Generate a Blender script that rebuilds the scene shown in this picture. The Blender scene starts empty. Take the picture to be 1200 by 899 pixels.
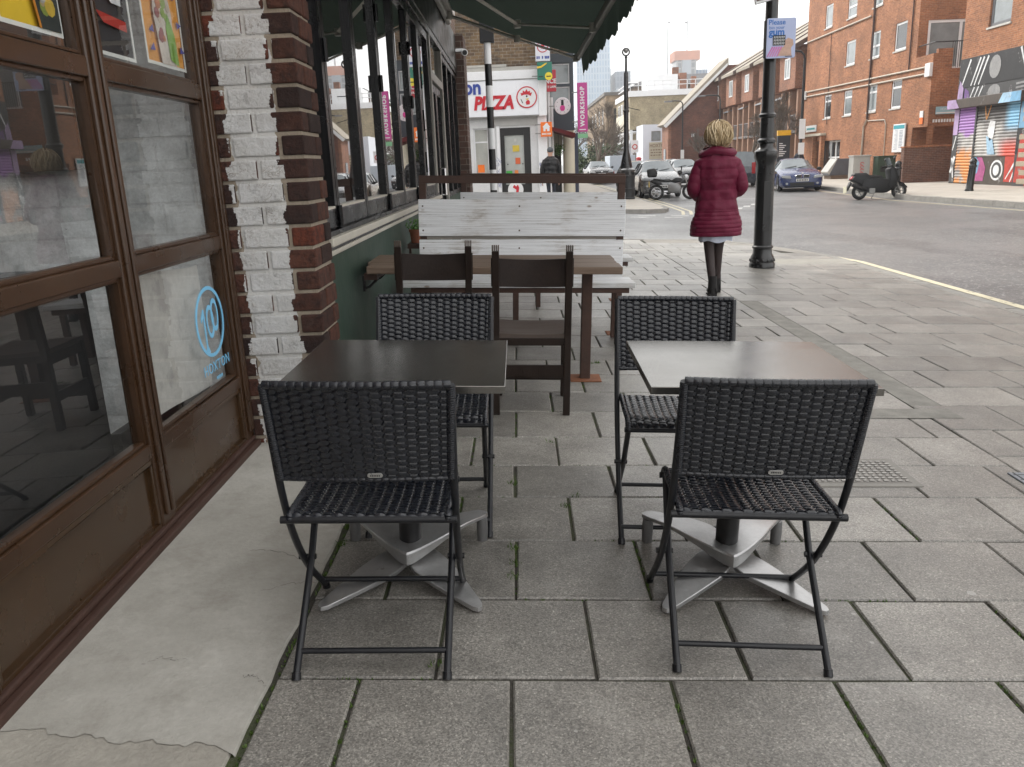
import bpy, bmesh, math, random
from mathutils import Vector, Matrix, Euler
R = math.radians
PI = math.pi
SC = bpy.context.scene
COL = SC.collection
rnd = random.Random(7)

# ------------------------------------------------------------------ camera, sky, sun, exposure
cam_d = bpy.data.cameras.new('camera')
cam = bpy.data.objects.new('camera', cam_d)
COL.objects.link(cam)
cam_d.sensor_width = 36
cam_d.lens = 28.5
cam_d.clip_start = .05
cam_d.clip_end = 3000
_dY = Vector((5, -256.5, 950)).normalized()              # street direction seen from the camera
_up = _dY.cross(Vector((1, -.042, 0))).normalized()
if _up.y > 0: _up = -_up
_dX = _dY.cross(_up).normalized()
if _dX.x < 0: _dX = -_dX
def _w(c): return Vector((_dX.dot(c), _dY.dot(c), _up.dot(c)))
_cx, _cy, _cz = _w(Vector((1, 0, 0))), _w(Vector((0, -1, 0))), _w(Vector((0, 0, -1)))
cam.matrix_world = Matrix(((_cx.x, _cy.x, _cz.x, 0), (_cx.y, _cy.y, _cz.y, 0), (_cx.z, _cy.z, _cz.z, 1.36), (0, 0, 0, 1)))
SC.camera = cam

SUN_EL, SUN_AZ = R(36), R(-40)        # azimuth from +Y towards +X
world = bpy.data.worlds.new('World'); SC.world = world
world.use_nodes = True
nt = world.node_tree
bgn = nt.nodes['Background']
sky = nt.nodes.new('ShaderNodeTexSky'); sky.sky_type = 'NISHITA'; sky.sun_disc = False
sky.sun_elevation = SUN_EL; sky.sun_rotation = SUN_AZ
sky.air_density = 1.0; sky.dust_density = 4.0; sky.ozone_density = 1.0
hs = nt.nodes.new('ShaderNodeHueSaturation'); hs.inputs['Saturation'].default_value = .16
hs.inputs['Value'].default_value = 1.0
nt.links.new(sky.outputs[0], hs.inputs['Color'])
# thin cloud cover: an even white veil with slightly brighter and darker banks
tc = nt.nodes.new('ShaderNodeTexCoord'); cn = nt.nodes.new('ShaderNodeTexNoise')
cn.inputs['Scale'].default_value = 2.2; cn.inputs['Detail'].default_value = 6
cr = nt.nodes.new('ShaderNodeValToRGB')
cr.color_ramp.elements[0].position = .3; cr.color_ramp.elements[0].color = (7.4, 7.45, 7.5, 1)
cr.color_ramp.elements[1].position = .75; cr.color_ramp.elements[1].color = (10.7, 10.4, 10.0, 1)
nt.links.new(tc.outputs['Generated'], cn.inputs['Vector']); nt.links.new(cn.outputs['Fac'], cr.inputs[0])
mxw = nt.nodes.new('ShaderNodeMix'); mxw.data_type = 'RGBA'; mxw.inputs['Factor'].default_value = .7
nt.links.new(hs.outputs[0], mxw.inputs['A']); nt.links.new(cr.outputs[0], mxw.inputs['B'])
nt.links.new(mxw.outputs['Result'], bgn.inputs['Color'])
bgn.inputs['Strength'].default_value = .12
sun_d = bpy.data.lights.new('sun', 'SUN'); sun_d.energy = 1.4; sun_d.angle = R(12); sun_d.color = (1, .95, .87)
sun = bpy.data.objects.new('sun', sun_d); COL.objects.link(sun)
_sd = Vector((math.sin(SUN_AZ) * math.cos(SUN_EL), math.cos(SUN_AZ) * math.cos(SUN_EL), math.sin(SUN_EL)))
sun.rotation_euler = (-_sd).to_track_quat('-Z', 'Y').to_euler()
SC.view_settings.view_transform = 'Standard'; SC.view_settings.look = 'None'
SC.view_settings.exposure = 1.08; SC.view_settings.gamma = 1; SC.view_settings.use_curve_mapping = False
SC.render.engine = 'CYCLES'
SC.cycles.max_bounces = 8; SC.cycles.transparent_max_bounces = 12

# ------------------------------------------------------------------ materials
def newmat(name):
    m = bpy.data.materials.new(name); m.use_nodes = True
    n = m.node_tree.nodes; return m, n, m.node_tree.links, n['Principled BSDF']
def mixc(n, l, fac, a, b, blend='MIX'):
    x = n.new('ShaderNodeMix'); x.data_type = 'RGBA'; x.blend_type = blend
    for k, v in (('Factor', fac), ('A', a), ('B', b)):
        if hasattr(v, 'links') or hasattr(v, 'is_linked'): l.new(v, x.inputs[k])
        elif k == 'Factor': x.inputs[k].default_value = v
        else: x.inputs[k].default_value = (*v[:3], 1)
    return x.outputs['Result']
def mth(n, l, op, a, b=None, c=None):
    x = n.new('ShaderNodeMath'); x.operation = op
    for i, v in enumerate((a, b, c)):
        if v is None: continue
        if hasattr(v, 'is_linked'): l.new(v, x.inputs[i])
        else: x.inputs[i].default_value = v
    return x.outputs[0]
def noise(n, l, vec, scale, detail=4, rough=.6, dist=0):
    x = n.new('ShaderNodeTexNoise'); x.inputs['Scale'].default_value = scale
    x.inputs['Detail'].default_value = detail; x.inputs['Roughness'].default_value = rough
    x.inputs['Distortion'].default_value = dist
    l.new(vec, x.inputs['Vector']); return x.outputs['Fac']
def ramp(n, l, fac, p0, p1, c0=0., c1=1.):
    x = n.new('ShaderNodeMapRange'); x.inputs[1].default_value = p0; x.inputs[2].default_value = p1
    x.inputs[3].default_value = c0; x.inputs[4].default_value = c1; x.clamp = True
    l.new(fac, x.inputs[0]); return x.outputs[0]
def ocoord(n): return n.new('ShaderNodeTexCoord').outputs['Object']
def scl(n, l, vec, s):
    x = n.new('ShaderNodeMapping'); x.inputs['Scale'].default_value = s; l.new(vec, x.inputs['Vector']); return x.outputs[0]
def bump(n, l, bs, h, strength, dist):
    x = n.new('ShaderNodeBump'); x.inputs['Strength'].default_value = strength; x.inputs['Distance'].default_value = dist
    l.new(h, x.inputs['Height']); l.new(x.outputs[0], bs.inputs['Normal'])
def C(c): return (*c[:3], 1)
def dk(c, f): return tuple(max(0, min(1, x * f)) for x in c[:3])

def M(name, col, rough=.6, metal=0., var=.18, sc=6., fine=80., bmp=.0, bsc=60., spec=.5, coat=0., stretch=None, wear=None):
    m, n, l, b = newmat(name)
    v = ocoord(n)
    if stretch: v = scl(n, l, v, stretch)
    if var:
        f = noise(n, l, v, sc, 5); g = noise(n, l, v, fine, 3)
        k = mth(n, l, 'ADD', mth(n, l, 'MULTIPLY', f, .65), mth(n, l, 'MULTIPLY', g, .35))
        k = ramp(n, l, k, .3, .7)
        c = mixc(n, l, k, dk(col, 1 - var), dk(col, 1 + var))
        if wear:
            w = ramp(n, l, noise(n, l, v, wear[1], 6, .7), wear[2], wear[2] + .08)
            c = mixc(n, l, w, c, wear[0])
        l.new(c, b.inputs['Base Color'])
        l.new(ramp(n, l, f, .3, .7, max(0, rough - .08), min(1, rough + .08)), b.inputs['Roughness'])
    else:
        b.inputs['Base Color'].default_value = C(col); b.inputs['Roughness'].default_value = rough
    b.inputs['Metallic'].default_value = metal
    b.inputs['Specular IOR Level'].default_value = spec
    b.inputs['Coat Weight'].default_value = coat; b.inputs['Coat Roughness'].default_value = .06
    if bmp: bump(n, l, b, noise(n, l, v, bsc, 5), bmp, .01)
    return m

def brickuv(n, l):
    """(run along the wall, height) whichever way the wall faces"""
    t = n.new('ShaderNodeTexCoord')
    s = n.new('ShaderNodeSeparateXYZ'); l.new(t.outputs['Object'], s.inputs[0])
    q = n.new('ShaderNodeSeparateXYZ'); l.new(t.outputs['Normal'], q.inputs[0])
    isx = mth(n, l, 'GREATER_THAN', mth(n, l, 'ABSOLUTE', q.outputs[0]), .6)
    u = mth(n, l, 'ADD', mth(n, l, 'MULTIPLY', s.outputs[1], isx), mth(n, l, 'MULTIPLY', s.outputs[0], mth(n, l, 'SUBTRACT', 1, isx)))
    c = n.new('ShaderNodeCombineXYZ'); l.new(u, c.inputs[0]); l.new(s.outputs[2], c.inputs[1])
    return c.outputs[0], t.outputs['Object']

def brick(name, c1, c2, mortar, course=.075, length=.225, joint=.012, dirt=None, rough=.85):
    m, n, l, b = newmat(name)
    uv, ob = brickuv(n, l)
    t = n.new('ShaderNodeTexBrick')
    l.new(uv, t.inputs['Vector'])
    t.inputs['Scale'].default_value = 1; t.inputs['Brick Width'].default_value = length; t.inputs['Row Height'].default_value = course
    t.inputs['Mortar Size'].default_value = joint / 2; t.inputs['Mortar Smooth'].default_value = .1
    t.inputs['Color1'].default_value = C(c1); t.inputs['Color2'].default_value = C(c2); t.inputs['Mortar'].default_value = C(mortar)
    t.inputs['Bias'].default_value = -.1
    k = ramp(n, l, noise(n, l, ob, .7, 6, .65), .3, .72, .62, 1.3)
    kk = mth(n, l, 'MULTIPLY', k, ramp(n, l, noise(n, l, ob, 9, 5, .75), .3, .7, .70, 1.32))
    cc = n.new('ShaderNodeCombineColor')
    for i in range(3): l.new(kk, cc.inputs[i])
    c = mixc(n, l, 1.0, t.outputs['Color'], cc.outputs[0], 'MULTIPLY')
    if dirt:
        w = ramp(n, l, noise(n, l, ob, dirt[1], 6, .7), dirt[2], dirt[2] + .12, 0, dirt[3])
        c = mixc(n, l, w, c, dirt[0])
    l.new(c, b.inputs['Base Color']); b.inputs['Roughness'].default_value = rough
    bump(n, l, b, mth(n, l, 'SUBTRACT', noise(n, l, ob, 60, 3), mth(n, l, 'MULTIPLY', t.outputs['Fac'], 1.5)), .5, .01)
    return m

def glass(name, tint=(.9, .93, .92), refl=1.4, rough=.0):
    """single pane of clear window glass: see-through with mirror reflection"""
    m, n, l, b = newmat(name); n.remove(b)
    fr = n.new('ShaderNodeFresnel'); gm = n.new('ShaderNodeNewGeometry')
    l.new(mth(n, l, 'SUBTRACT', 1.55, mth(n, l, 'MULTIPLY', gm.outputs['Backfacing'], 1.55 - 1 / 1.55)), fr.inputs['IOR'])   # the same mirror from both sides of the sheet
    tr = n.new('ShaderNodeBsdfTransparent'); tr.inputs['Color'].default_value = C(tint)
    gl = n.new('ShaderNodeBsdfGlossy'); gl.inputs['Roughness'].default_value = rough
    f = mth(n, l, 'MINIMUM', mth(n, l, 'MULTIPLY', fr.outputs[0], refl), 1)
    mx = n.new('ShaderNodeMixShader'); l.new(f, mx.inputs[0]); l.new(tr.outputs[0], mx.inputs[1]); l.new(gl.outputs[0], mx.inputs[2])
    l.new(mx.outputs[0], n['Material Output'].inputs['Surface'])
    return m

def leafmat(name, a, b_):
    m, n, l, b = newmat(name)
    o = ocoord(n); g = n.new('ShaderNodeNewGeometry')
    c = mixc(n, l, ramp(n, l, g.outputs['Random Per Island'], 0, 1), a, b_)
    c = mixc(n, l, ramp(n, l, noise(n, l, o, .9, 3), .35, .65, 0, .45), c, dk(a, .6))
    l.new(c, b.inputs['Base Color']); b.inputs['Roughness'].default_value = .55
    return m

# ------------------------------------------------------------------ mesh building
class MB:
    def __init__(s): s.v = []; s.f = []; s.attr = None
    def add(s, vs, fs, mtx=None):
        k = len(s.v)
        s.v += [tuple(mtx @ Vector(p)) if mtx else tuple(p) for p in vs]
        s.f += [tuple(i + k for i in f) for f in fs]
        return s
    def box(s, x0, x1, y0, y1, z0, z1, mtx=None):
        v = [(x, y, z) for z in (z0, z1) for y in (y0, y1) for x in (x0, x1)]
        return s.add(v, [(0, 2, 3, 1), (4, 5, 7, 6), (0, 1, 5, 4), (2, 6, 7, 3), (0, 4, 6, 2), (1, 3, 7, 5)], mtx)
    def cbox(s, c, size, mtx=None):
        (x, y, z), (a, b, d) = c, size
        return s.box(x - a / 2, x + a / 2, y - b / 2, y + b / 2, z - d / 2, z + d / 2, mtx)
    def tube(s, pts, r, n=8, caps=True, sx=1., sy=1.):
        pts = [Vector(p) for p in pts]; N = len(pts)
        rs = r if isinstance(r, (list, tuple)) else [r] * N
        vs = []; fs = []
        t0 = (pts[1] - pts[0]).normalized()
        ref = Vector((0, 0, 1)) if abs(t0.z) < .9 else Vector((0, 1, 0))
        u = t0.cross(ref).normalized()
        for i, p in enumerate(pts):
            t = (pts[min(i + 1, N - 1)] - pts[max(i - 1, 0)])
            t = t.normalized() if t.length > 1e-9 else t0
            u = (u - t * u.dot(t)); u = u.normalized() if u.length > 1e-6 else t.orthogonal().normalized()
            w = t.cross(u)
            for k in range(n):
                a = 2 * PI * k / n
                vs.append(p + u * math.cos(a) * rs[i] * sx + w * math.sin(a) * rs[i] * sy)
        for i in range(N - 1):
            for k in range(n):
                a, b = i * n + k, i * n + (k + 1) % n
                fs.append((a, b, b + n, a + n))
        if caps: fs += [tuple(reversed(range(n))), tuple(range((N - 1) * n, N * n))]
        return s.add(vs, fs)
    def lathe(s, prof, c=(0, 0, 0), n=24, mtx=None, caps=True):
        vs = []; fs = []
        for r, z in prof:
            for k in range(n):
                a = 2 * PI * k / n; vs.append((c[0] + r * math.cos(a), c[1] + r * math.sin(a), c[2] + z))
        for i in range(len(prof) - 1):
            for k in range(n):
                a, b = i * n + k, i * n + (k + 1) % n; fs.append((a, b, b + n, a + n))
        if caps: fs += [tuple(reversed(range(n))), tuple(range((len(prof) - 1) * n, len(prof) * n))]
        return s.add(vs, fs, mtx)
    def prism(s, poly, o, U, V, th):
        """2-D outline in the plane o+U,V pushed by th along U x V"""
        o, U, V = Vector(o), Vector(U), Vector(V); W = U.cross(V).normalized() * th
        n = len(poly)
        a = [o + U * p[0] + V * p[1] for p in poly]
        area = sum(poly[i][0] * poly[(i + 1) % n][1] - poly[(i + 1) % n][0] * poly[i][1] for i in range(n))
        if area < 0: a.reverse()
        vs = a + [p + W for p in a]
        fs = [tuple(reversed(range(n))), tuple(range(n, 2 * n))] + [(i, (i + 1) % n, n + (i + 1) % n, n + i) for i in range(n)]
        return s.add(vs, fs)
    def grid(s, fn, nu, nv, closed_u=False):
        vs = [fn(i / nu, j / nv) for j in range(nv + 1) for i in range(nu + (0 if closed_u else 1))]
        w = nu if closed_u else nu + 1
        fs = []
        for j in range(nv):
            for i in range(nu):
                a = j * w + i; b = j * w + (i + 1) % w
                fs.append((a, b, b + w, a + w))
        return s.add(vs, fs)
    def ell(s, c, r, nu=16, nv=10, mtx=None):
        k = len(s.v)
        s.grid(lambda u, v: (c[0] + r[0] * math.cos(2 * PI * u) * math.sin(PI * v), c[1] + r[1] * math.sin(2 * PI * u) * math.sin(PI * v), c[2] - r[2] * math.cos(PI * v)), nu, nv, True)
        if mtx:
            for i in range(k, len(s.v)): s.v[i] = tuple(mtx @ Vector(s.v[i]))
        return s
    def torus(s, c, R_, r, axis='x', n=24, m=8, sx=1.):
        def fn(u, v):
            a, b = 2 * PI * u, 2 * PI * v
            q = (R_ + r * math.cos(b)); h = r * math.sin(b) * sx
            p = {'x': (h, q * math.cos(a), q * math.sin(a)), 'y': (q * math.cos(a), h, q * math.sin(a)), 'z': (q * math.cos(a), q * math.sin(a), h)}[axis]
            return (c[0] + p[0], c[1] + p[1], c[2] + p[2])
        return s.grid(fn, n, m, True)
    def holewall(s, o, U, V, W, H, holes, depth):
        """wall sheet with rectangular openings (u0,u1,v0,v1) and reveals going back by depth"""
        o, U, V = Vector(o), Vector(U), Vector(V); B = -U.cross(V).normalized() * depth
        us = sorted({0, W, *[h[0] for h in holes], *[h[1] for h in holes]}); vs_ = sorted({0, H, *[h[2] for h in holes], *[h[3] for h in holes]})
        us = [u for u in us if 0 <= u <= W]; vs_ = [v for v in vs_ if 0 <= v <= H]
        P = lambda u, v: o + U * u + V * v
        for i in range(len(us) - 1):
            for j in range(len(vs_) - 1):
                cu, cv = (us[i] + us[i + 1]) / 2, (vs_[j] + vs_[j + 1]) / 2
                if any(h[0] < cu < h[1] and h[2] < cv < h[3] for h in holes): continue
                s.add([P(us[i], vs_[j]), P(us[i + 1], vs_[j]), P(us[i + 1], vs_[j + 1]), P(us[i], vs_[j + 1])], [(0, 1, 2, 3)])
        for a, b, c, d in holes:
            q = [P(a, c), P(b, c), P(b, d), P(a, d)]
            for i in range(4):
                s.add([q[i], q[(i + 1) % 4], q[(i + 1) % 4] + B, q[i] + B], [(3, 2, 1, 0)])
        return s
    def mesh(s, name, mat=None, bevel=0, seg=2, smooth=None, sub=0):
        bm = bmesh.new()
        vv = [bm.verts.new(p) for p in s.v]
        for f in s.f:
            try: bm.faces.new([vv[i] for i in f])
            except ValueError: pass
        lo = [v for v in bm.verts if not v.link_faces]
        if lo: bmesh.ops.delete(bm, geom=lo, context='VERTS')
        if bevel:
            bmesh.ops.remove_doubles(bm, verts=bm.verts, dist=1e-6)
            es = [e for e in bm.edges if len(e.link_faces) == 2 and e.calc_face_angle(0) > R(30)]
            bmesh.ops.bevel(bm, geom=es, offset=bevel, segments=seg, profile=.5, affect='EDGES', clamp_overlap=True)
        bmesh.ops.recalc_face_normals(bm, faces=bm.faces)
        me = bpy.data.meshes.new(name); bm.to_mesh(me); bm.free()
        if smooth is not None:
            for p in me.polygons: p.use_smooth = True
            me.set_sharp_from_angle(angle=R(smooth))
        if mat:
            for mm in (mat if isinstance(mat, (list, tuple)) else [mat]): me.materials.append(mm)
        return me
    def build(s, name, mat, parent=None, **k):
        o = bpy.data.objects.new(name, s.mesh(name, mat, **k)); COL.objects.link(o)
        if parent: o.parent = parent
        return o

def tag(o, label=None, cat=None, group=None, kind=None):
    if label: o['label'] = label
    if cat: o['category'] = cat
    if group: o['group'] = group
    if kind: o['kind'] = kind
    return o
TILT = math.atan(.041)
def rot(rz=0, tilt=False):
    m = Matrix.Rotation(rz, 4, 'Z')
    return ((Matrix.Rotation(TILT, 4, 'Y') @ m) if tilt else m).to_euler()
def thing(name, loc, label, cat, rz=0, tilt=False, group=None):
    o = bpy.data.objects.new(name, None); o.empty_display_size = .2; COL.objects.link(o)
    o.location = loc; o.rotation_euler = rot(rz, tilt)
    return tag(o, label, cat, group)
def copy_tree(o, parent=None):
    c = o.copy(); COL.objects.link(c)
    c.parent = parent
    for ch in list(o.children): copy_tree(ch, c)
    return c
def dup(o, loc, rz, label, tilt=False):
    c = copy_tree(o); c.location = loc; c.rotation_euler = rot(rz, tilt); c['label'] = label
    return c
def tz(x): return -.041 * max(-8, min(x, 4.95))          # cross-fall of the pavement
FX = {'-y': ((1, 0, 0), (0, 0, 1), (0, -1, 0)), '+x': ((0, 1, 0), (0, 0, 1), (1, 0, 0)), '-x': ((0, -1, 0), (0, 0, 1), (-1, 0, 0))}
def text(name, s, size, loc, facing, mat, parent, ext=.002, align='CENTER', sx=1., shear=0., rz=0., bold=0., sp=1.):
    cu = bpy.data.curves.new(name, 'FONT'); cu.body = s; cu.size = size; cu.extrude = ext; cu.align_x = align; cu.align_y = 'CENTER'
    cu.shear = shear; cu.offset = bold; cu.space_character = sp; cu.resolution_u = 3
    t = bpy.data.objects.new(name, cu); COL.objects.link(t)
    bpy.context.view_layer.update()
    me = bpy.data.meshes.new_from_object(t.evaluated_get(bpy.context.evaluated_depsgraph_get()))
    bpy.data.objects.remove(t)
    X, Y, Z = [Vector(q) for q in FX[facing]]
    X, Y = X * math.cos(rz) + Y * math.sin(rz), Y * math.cos(rz) - X * math.sin(rz)
    X = X * sx
    me.transform(Matrix(((X.x, Y.x, Z.x, loc[0]), (X.y, Y.y, Z.y, loc[1]), (X.z, Y.z, Z.z, loc[2]), (0, 0, 0, 1))))
    me.materials.clear(); me.materials.append(mat)
    o = bpy.data.objects.new(name, me); COL.objects.link(o); o.parent = parent
    return o
def circ(r, n=32, cx=0, cy=0, ry=None): return [(cx + r * math.cos(2 * PI * i / n), cy + (ry or r) * math.sin(2 * PI * i / n)) for i in range(n)]
def ring(mb, r0, r1, o, U, V, th, n=40, ry=1., cx=0., cy=0.):
    o, U, V = Vector(o), Vector(U), Vector(V); W = U.cross(V).normalized() * th
    def fn(u, v):
        a = 2 * PI * u; k = [(r0, 0), (r1, 0), (r1, 1), (r0, 1), (r0, 0)][int(round(v * 4))]
        return o + U * (cx + k[0] * math.cos(a)) + V * (cy + k[0] * math.sin(a) * ry) + W * k[1]
    mb.grid(fn, n, 4, True)

# shared materials
m_black_metal = M('black_paint', (.008, .008, .009), .35, 0, .3, 12, bmp=.05)
m_gunmetal = M('charcoal_tube', (.007, .008, .011), .38, .0, .25, 20)
m_white = M('white_paint', (.74, .75, .76), .45, 0, .06, 3)
m_cream = M('cream_paint', (.62, .58, .47), .6, 0, .08, 2)
m_dkglass = M('dark_window_glass', (.025, .03, .034), .06, 0, .3, 2, spec=.8)
m_paleglass = M('pale_window_glass', (.22, .25, .26), .08, 0, .35, 1.2, spec=.8)
m_dark = M('dark_recess', (.012, .012, .012), .8, 0, .2)
m_rubber = M('tyre_rubber', (.012, .012, .012), .75, 0, .2)
m_alloy = M('alloy_silver', (.55, .56, .58), .3, .9, .08, 10)
m_chrome = M('chrome', (.7, .7, .72), .12, 1., 0)
m_red = M('signal_red', (.5, .02, .02), .35, 0, .1)
m_yellow = M('plate_yellow', (.75, .5, .03), .4, 0, .05)
m_plate = M('plate_white', (.8, .8, .78), .4, 0, .04)
m_ink = M('black_ink', (.01, .01, .011), .5, 0, 0)
m_orange = M('orange_sign', (.8, .17, .015), .45, 0, .06)
def canvas_mat():
    m, n, l, b = newmat('green_canvas'); o = ocoord(n)
    c = mixc(n, l, noise(n, l, o, 4, 4), (.017, .026, .020), (.030, .042, .034))
    l.new(c, b.inputs['Base Color']); b.inputs['Roughness'].default_value = .9
    tr = n.new('ShaderNodeBsdfTranslucent'); tr.inputs['Color'].default_value = (.028, .040, .031, 1)
    mx = n.new('ShaderNodeMixShader'); mx.inputs[0].default_value = .35
    l.new(b.outputs[0], mx.inputs[1]); l.new(tr.outputs[0], mx.inputs[2]); l.new(mx.outputs[0], n['Material Output'].inputs['Surface'])
    return m
m_green_fabric = canvas_mat()
m_steel_grey = M('grey_steel', (.22, .22, .21), .45, .3, .15, 5)
m_concrete = M('pale_concrete', (.42, .41, .38), .85, 0, .16, 3, bmp=.2)
# ================================================================== SETTING: road, pavements, kerbs
def asphalt():
    m, n, l, b = newmat('asphalt'); o = ocoord(n)
    sp = noise(n, l, o, 120, 2); big = noise(n, l, o, .35, 5, .65); st = noise(n, l, scl(n, l, o, (.9, .22, 1)), .8, 5, .6)
    c = mixc(n, l, ramp(n, l, sp, .3, .75), (.085, .085, .086), (.19, .19, .188))
    c = mixc(n, l, ramp(n, l, big, .42, .6, 0, .6), c, (.20, .20, .20))
    c = mixc(n, l, ramp(n, l, st, .52, .6, 0, .5), c, (.065, .065, .067))
    mid = noise(n, l, o, 11, 6, .75)
    c = mixc(n, l, ramp(n, l, mid, .52, .70, 0, .6), c, (.24, .24, .235))
    c = mixc(n, l, ramp(n, l, mid, .46, .34, 0, .6), c, (.05, .05, .052))
    v = n.new('ShaderNodeTexVoronoi'); v.inputs['Scale'].default_value = 38; l.new(o, v.inputs['Vector'])
    sv = n.new('ShaderNodeSeparateColor'); l.new(v.outputs['Color'], sv.inputs[0])
    c = mixc(n, l, ramp(n, l, sv.outputs[0], .9, .93, 0, .7), c, (.36, .35, .34))
    l.new(c, b.inputs['Base Color'])
    l.new(ramp(n, l, big, .35, .65, .46, .30), b.inputs['Roughness'])
    bump(n, l, b, sp, .5, .01); return m
m_asphalt = asphalt()
def roadz(x): return tz(x) - .07
xs = [-420, -200, -100, -40, -15, -8, -4, 0, 3, 4.95, 6, 9, 13, 20, 40, 100, 200, 420]
ys = [-60, -20, 0, 5, 10, 15, 20, 25, 30, 40, 60, 100, 200, 400, 640]
mb = MB()
mb.add([(x, y, roadz(x)) for y in ys for x in xs], [(j * len(xs) + i, j * len(xs) + i + 1, (j + 1) * len(xs) + i + 1, (j + 1) * len(xs) + i) for j in range(len(ys) - 1) for i in range(len(xs) - 1)])
tag(mb.build('road', m_asphalt), kind='structure')

def paving_mat(name='paving_stone', base=(.228, .216, .194), lite=False):
    m, n, l, b = newmat(name); o = ocoord(n); g = n.new('ShaderNodeNewGeometry')
    tone = ramp(n, l, g.outputs['Random Per Island'], 0, 1, .74, 1.18)
    blot = ramp(n, l, noise(n, l, o, 3.2, 6, .68), .3, .7, .68, 1.26)
    sp = noise(n, l, o, 150, 2, .7)
    vs_ = n.new('ShaderNodeTexVoronoi'); vs_.inputs['Scale'].default_value = 230; l.new(o, vs_.inputs['Vector'])
    sv = n.new('ShaderNodeSeparateColor'); l.new(vs_.outputs['Color'], sv.inputs[0])
    grain = mth(n, l, 'ADD', ramp(n, l, sv.outputs[0], 0, 1, .62, 1.3), ramp(n, l, sv.outputs[1], .93, .96, 0, .6))
    spk = mth(n, l, 'MULTIPLY', ramp(n, l, sp, .25, .75, .7, 1.3), grain)
    k = mth(n, l, 'MULTIPLY', mth(n, l, 'MULTIPLY', tone, blot), spk)
    cc = n.new('ShaderNodeCombineColor')
    for i in range(3): l.new(k, cc.inputs[i])
    c = mixc(n, l, 1., base, cc.outputs[0], 'MULTIPLY')
    # worn pale scuffs, old chewing-gum spots
    sc = ramp(n, l, noise(n, l, o, 1.6, 7, .75), .56, .72, 0, .5)
    c = mixc(n, l, sc, c, (.33, .32, .30))
    v = n.new('ShaderNodeTexVoronoi'); v.inputs['Scale'].default_value = 3.3; l.new(o, v.inputs['Vector'])
    gum = mth(n, l, 'MULTIPLY', mth(n, l, 'LESS_THAN', mth(n, l, 'ADD', v.outputs['Distance'], mth(n, l, 'MULTIPLY', noise(n, l, o, 40, 2), .06)), .082), mth(n, l, 'GREATER_THAN', noise(n, l, v.outputs['Position'], 13, 0), .5))
    c = mixc(n, l, mth(n, l, 'MULTIPLY', gum, .6), c, (.42, .41, .39))
    v2 = n.new('ShaderNodeTexVoronoi'); v2.inputs['Scale'].default_value = 9; l.new(o, v2.inputs['Vector'])
    sp2 = mth(n, l, 'MULTIPLY', mth(n, l, 'LESS_THAN', v2.outputs['Distance'], .06), mth(n, l, 'GREATER_THAN', noise(n, l, v2.outputs['Position'], 9, 0), .5))
    c = mixc(n, l, mth(n, l, 'MULTIPLY', sp2, .45), c, (.5, .49, .46))
    l.new(c, b.inputs['Base Color'])
    l.new(ramp(n, l, noise(n, l, o, 2, 5), .3, .7, .33, .48), b.inputs['Roughness']); b.inputs['Specular IOR Level'].default_value = .8
    h = mth(n, l, 'ADD', sp, mth(n, l, 'MULTIPLY', noise(n, l, o, 30, 4), .8))
    bump(n, l, b, h, .35, .005); return m
m_slab = paving_mat()

def bed_mat():
    m, n, l, b = newmat('joint_dirt_and_moss'); o = ocoord(n)
    f = ramp(n, l, noise(n, l, o, 2.3, 5, .65), .44, .60)
    c = mixc(n, l, f, (.045, .040, .033), (.055, .075, .022))
    c = mixc(n, l, ramp(n, l, noise(n, l, o, 90, 3), .35, .7, 0, .6), c, (.09, .085, .07))
    l.new(c, b.inputs['Base Color']); b.inputs['Roughness'].default_value = .95
    bump(n, l, b, noise(n, l, o, 150, 3), .8, .01); return m
m_bed = bed_mat()

rp = random.Random(3)
rows = [-2.0, -1.57, -1.14, -.71, -.27, .17, .6, 1.05, 1.5, 1.934, 2.354, 2.781, 3.193, 3.568, 3.975, 4.425]
while rows[-1] < 15.0: rows.append(rows[-1] + rp.uniform(.40, .45))
rows[-1] = 15.55
DRAIN = (1.17, 1.74, 3.29, 3.66); DRAIN2 = (2.16, 2.52, 3.28, 3.50)
joints = []
def slab(mb, x0, x1, y0, y1):
    g = .0055 if x0 < 1.2 else .004; x0 += g; x1 -= g; y0 += .004; y1 -= .004
    if x1 - x0 < .03: return
    j = lambda: rp.uniform(-.003, .003)
    q = [(x0 + j(), y0 + j()), (x1 + j(), y0 + j()), (x1 + j(), y1 + j()), (x0 + j(), y1 + j())]
    dz = rp.uniform(-.002, .0015); tx = rp.uniform(-.003, .003); ty = rp.uniform(-.003, .003)
    cx, cy = (x0 + x1) / 2, (y0 + y1) / 2
    def P(x, y, z): return (x, y, z + dz + (x - cx) * tx + (y - cy) * ty + tz(x))
    c = .005; vs = []; out = []
    for (x, y) in q:                                    # slightly chipped corners
        out.append((x, y))
    ins = [(x + (c if x < cx else -c), y + (c if y < cy else -c)) for x, y in out]
    vs = [P(x, y, -.04) for x, y in out] + [P(x, y, -.005) for x, y in out] + [P(x, y, 0) for x, y in ins]
    fs = [(0 + i, (i + 1) % 4, 4 + (i + 1) % 4, 4 + i) for i in range(4)] + [(4 + i, 4 + (i + 1) % 4, 8 + (i + 1) % 4, 8 + i) for i in range(4)] + [(8, 9, 10, 11)]
    mb.add(vs, fs)
    joints.append((x0, x1, y0, y1))
mb = MB()
def edgeY(x): return 15.55 - max(0, (x - 3.3) / 1.6) ** 2 * 2.8         # rounded street corner
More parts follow.
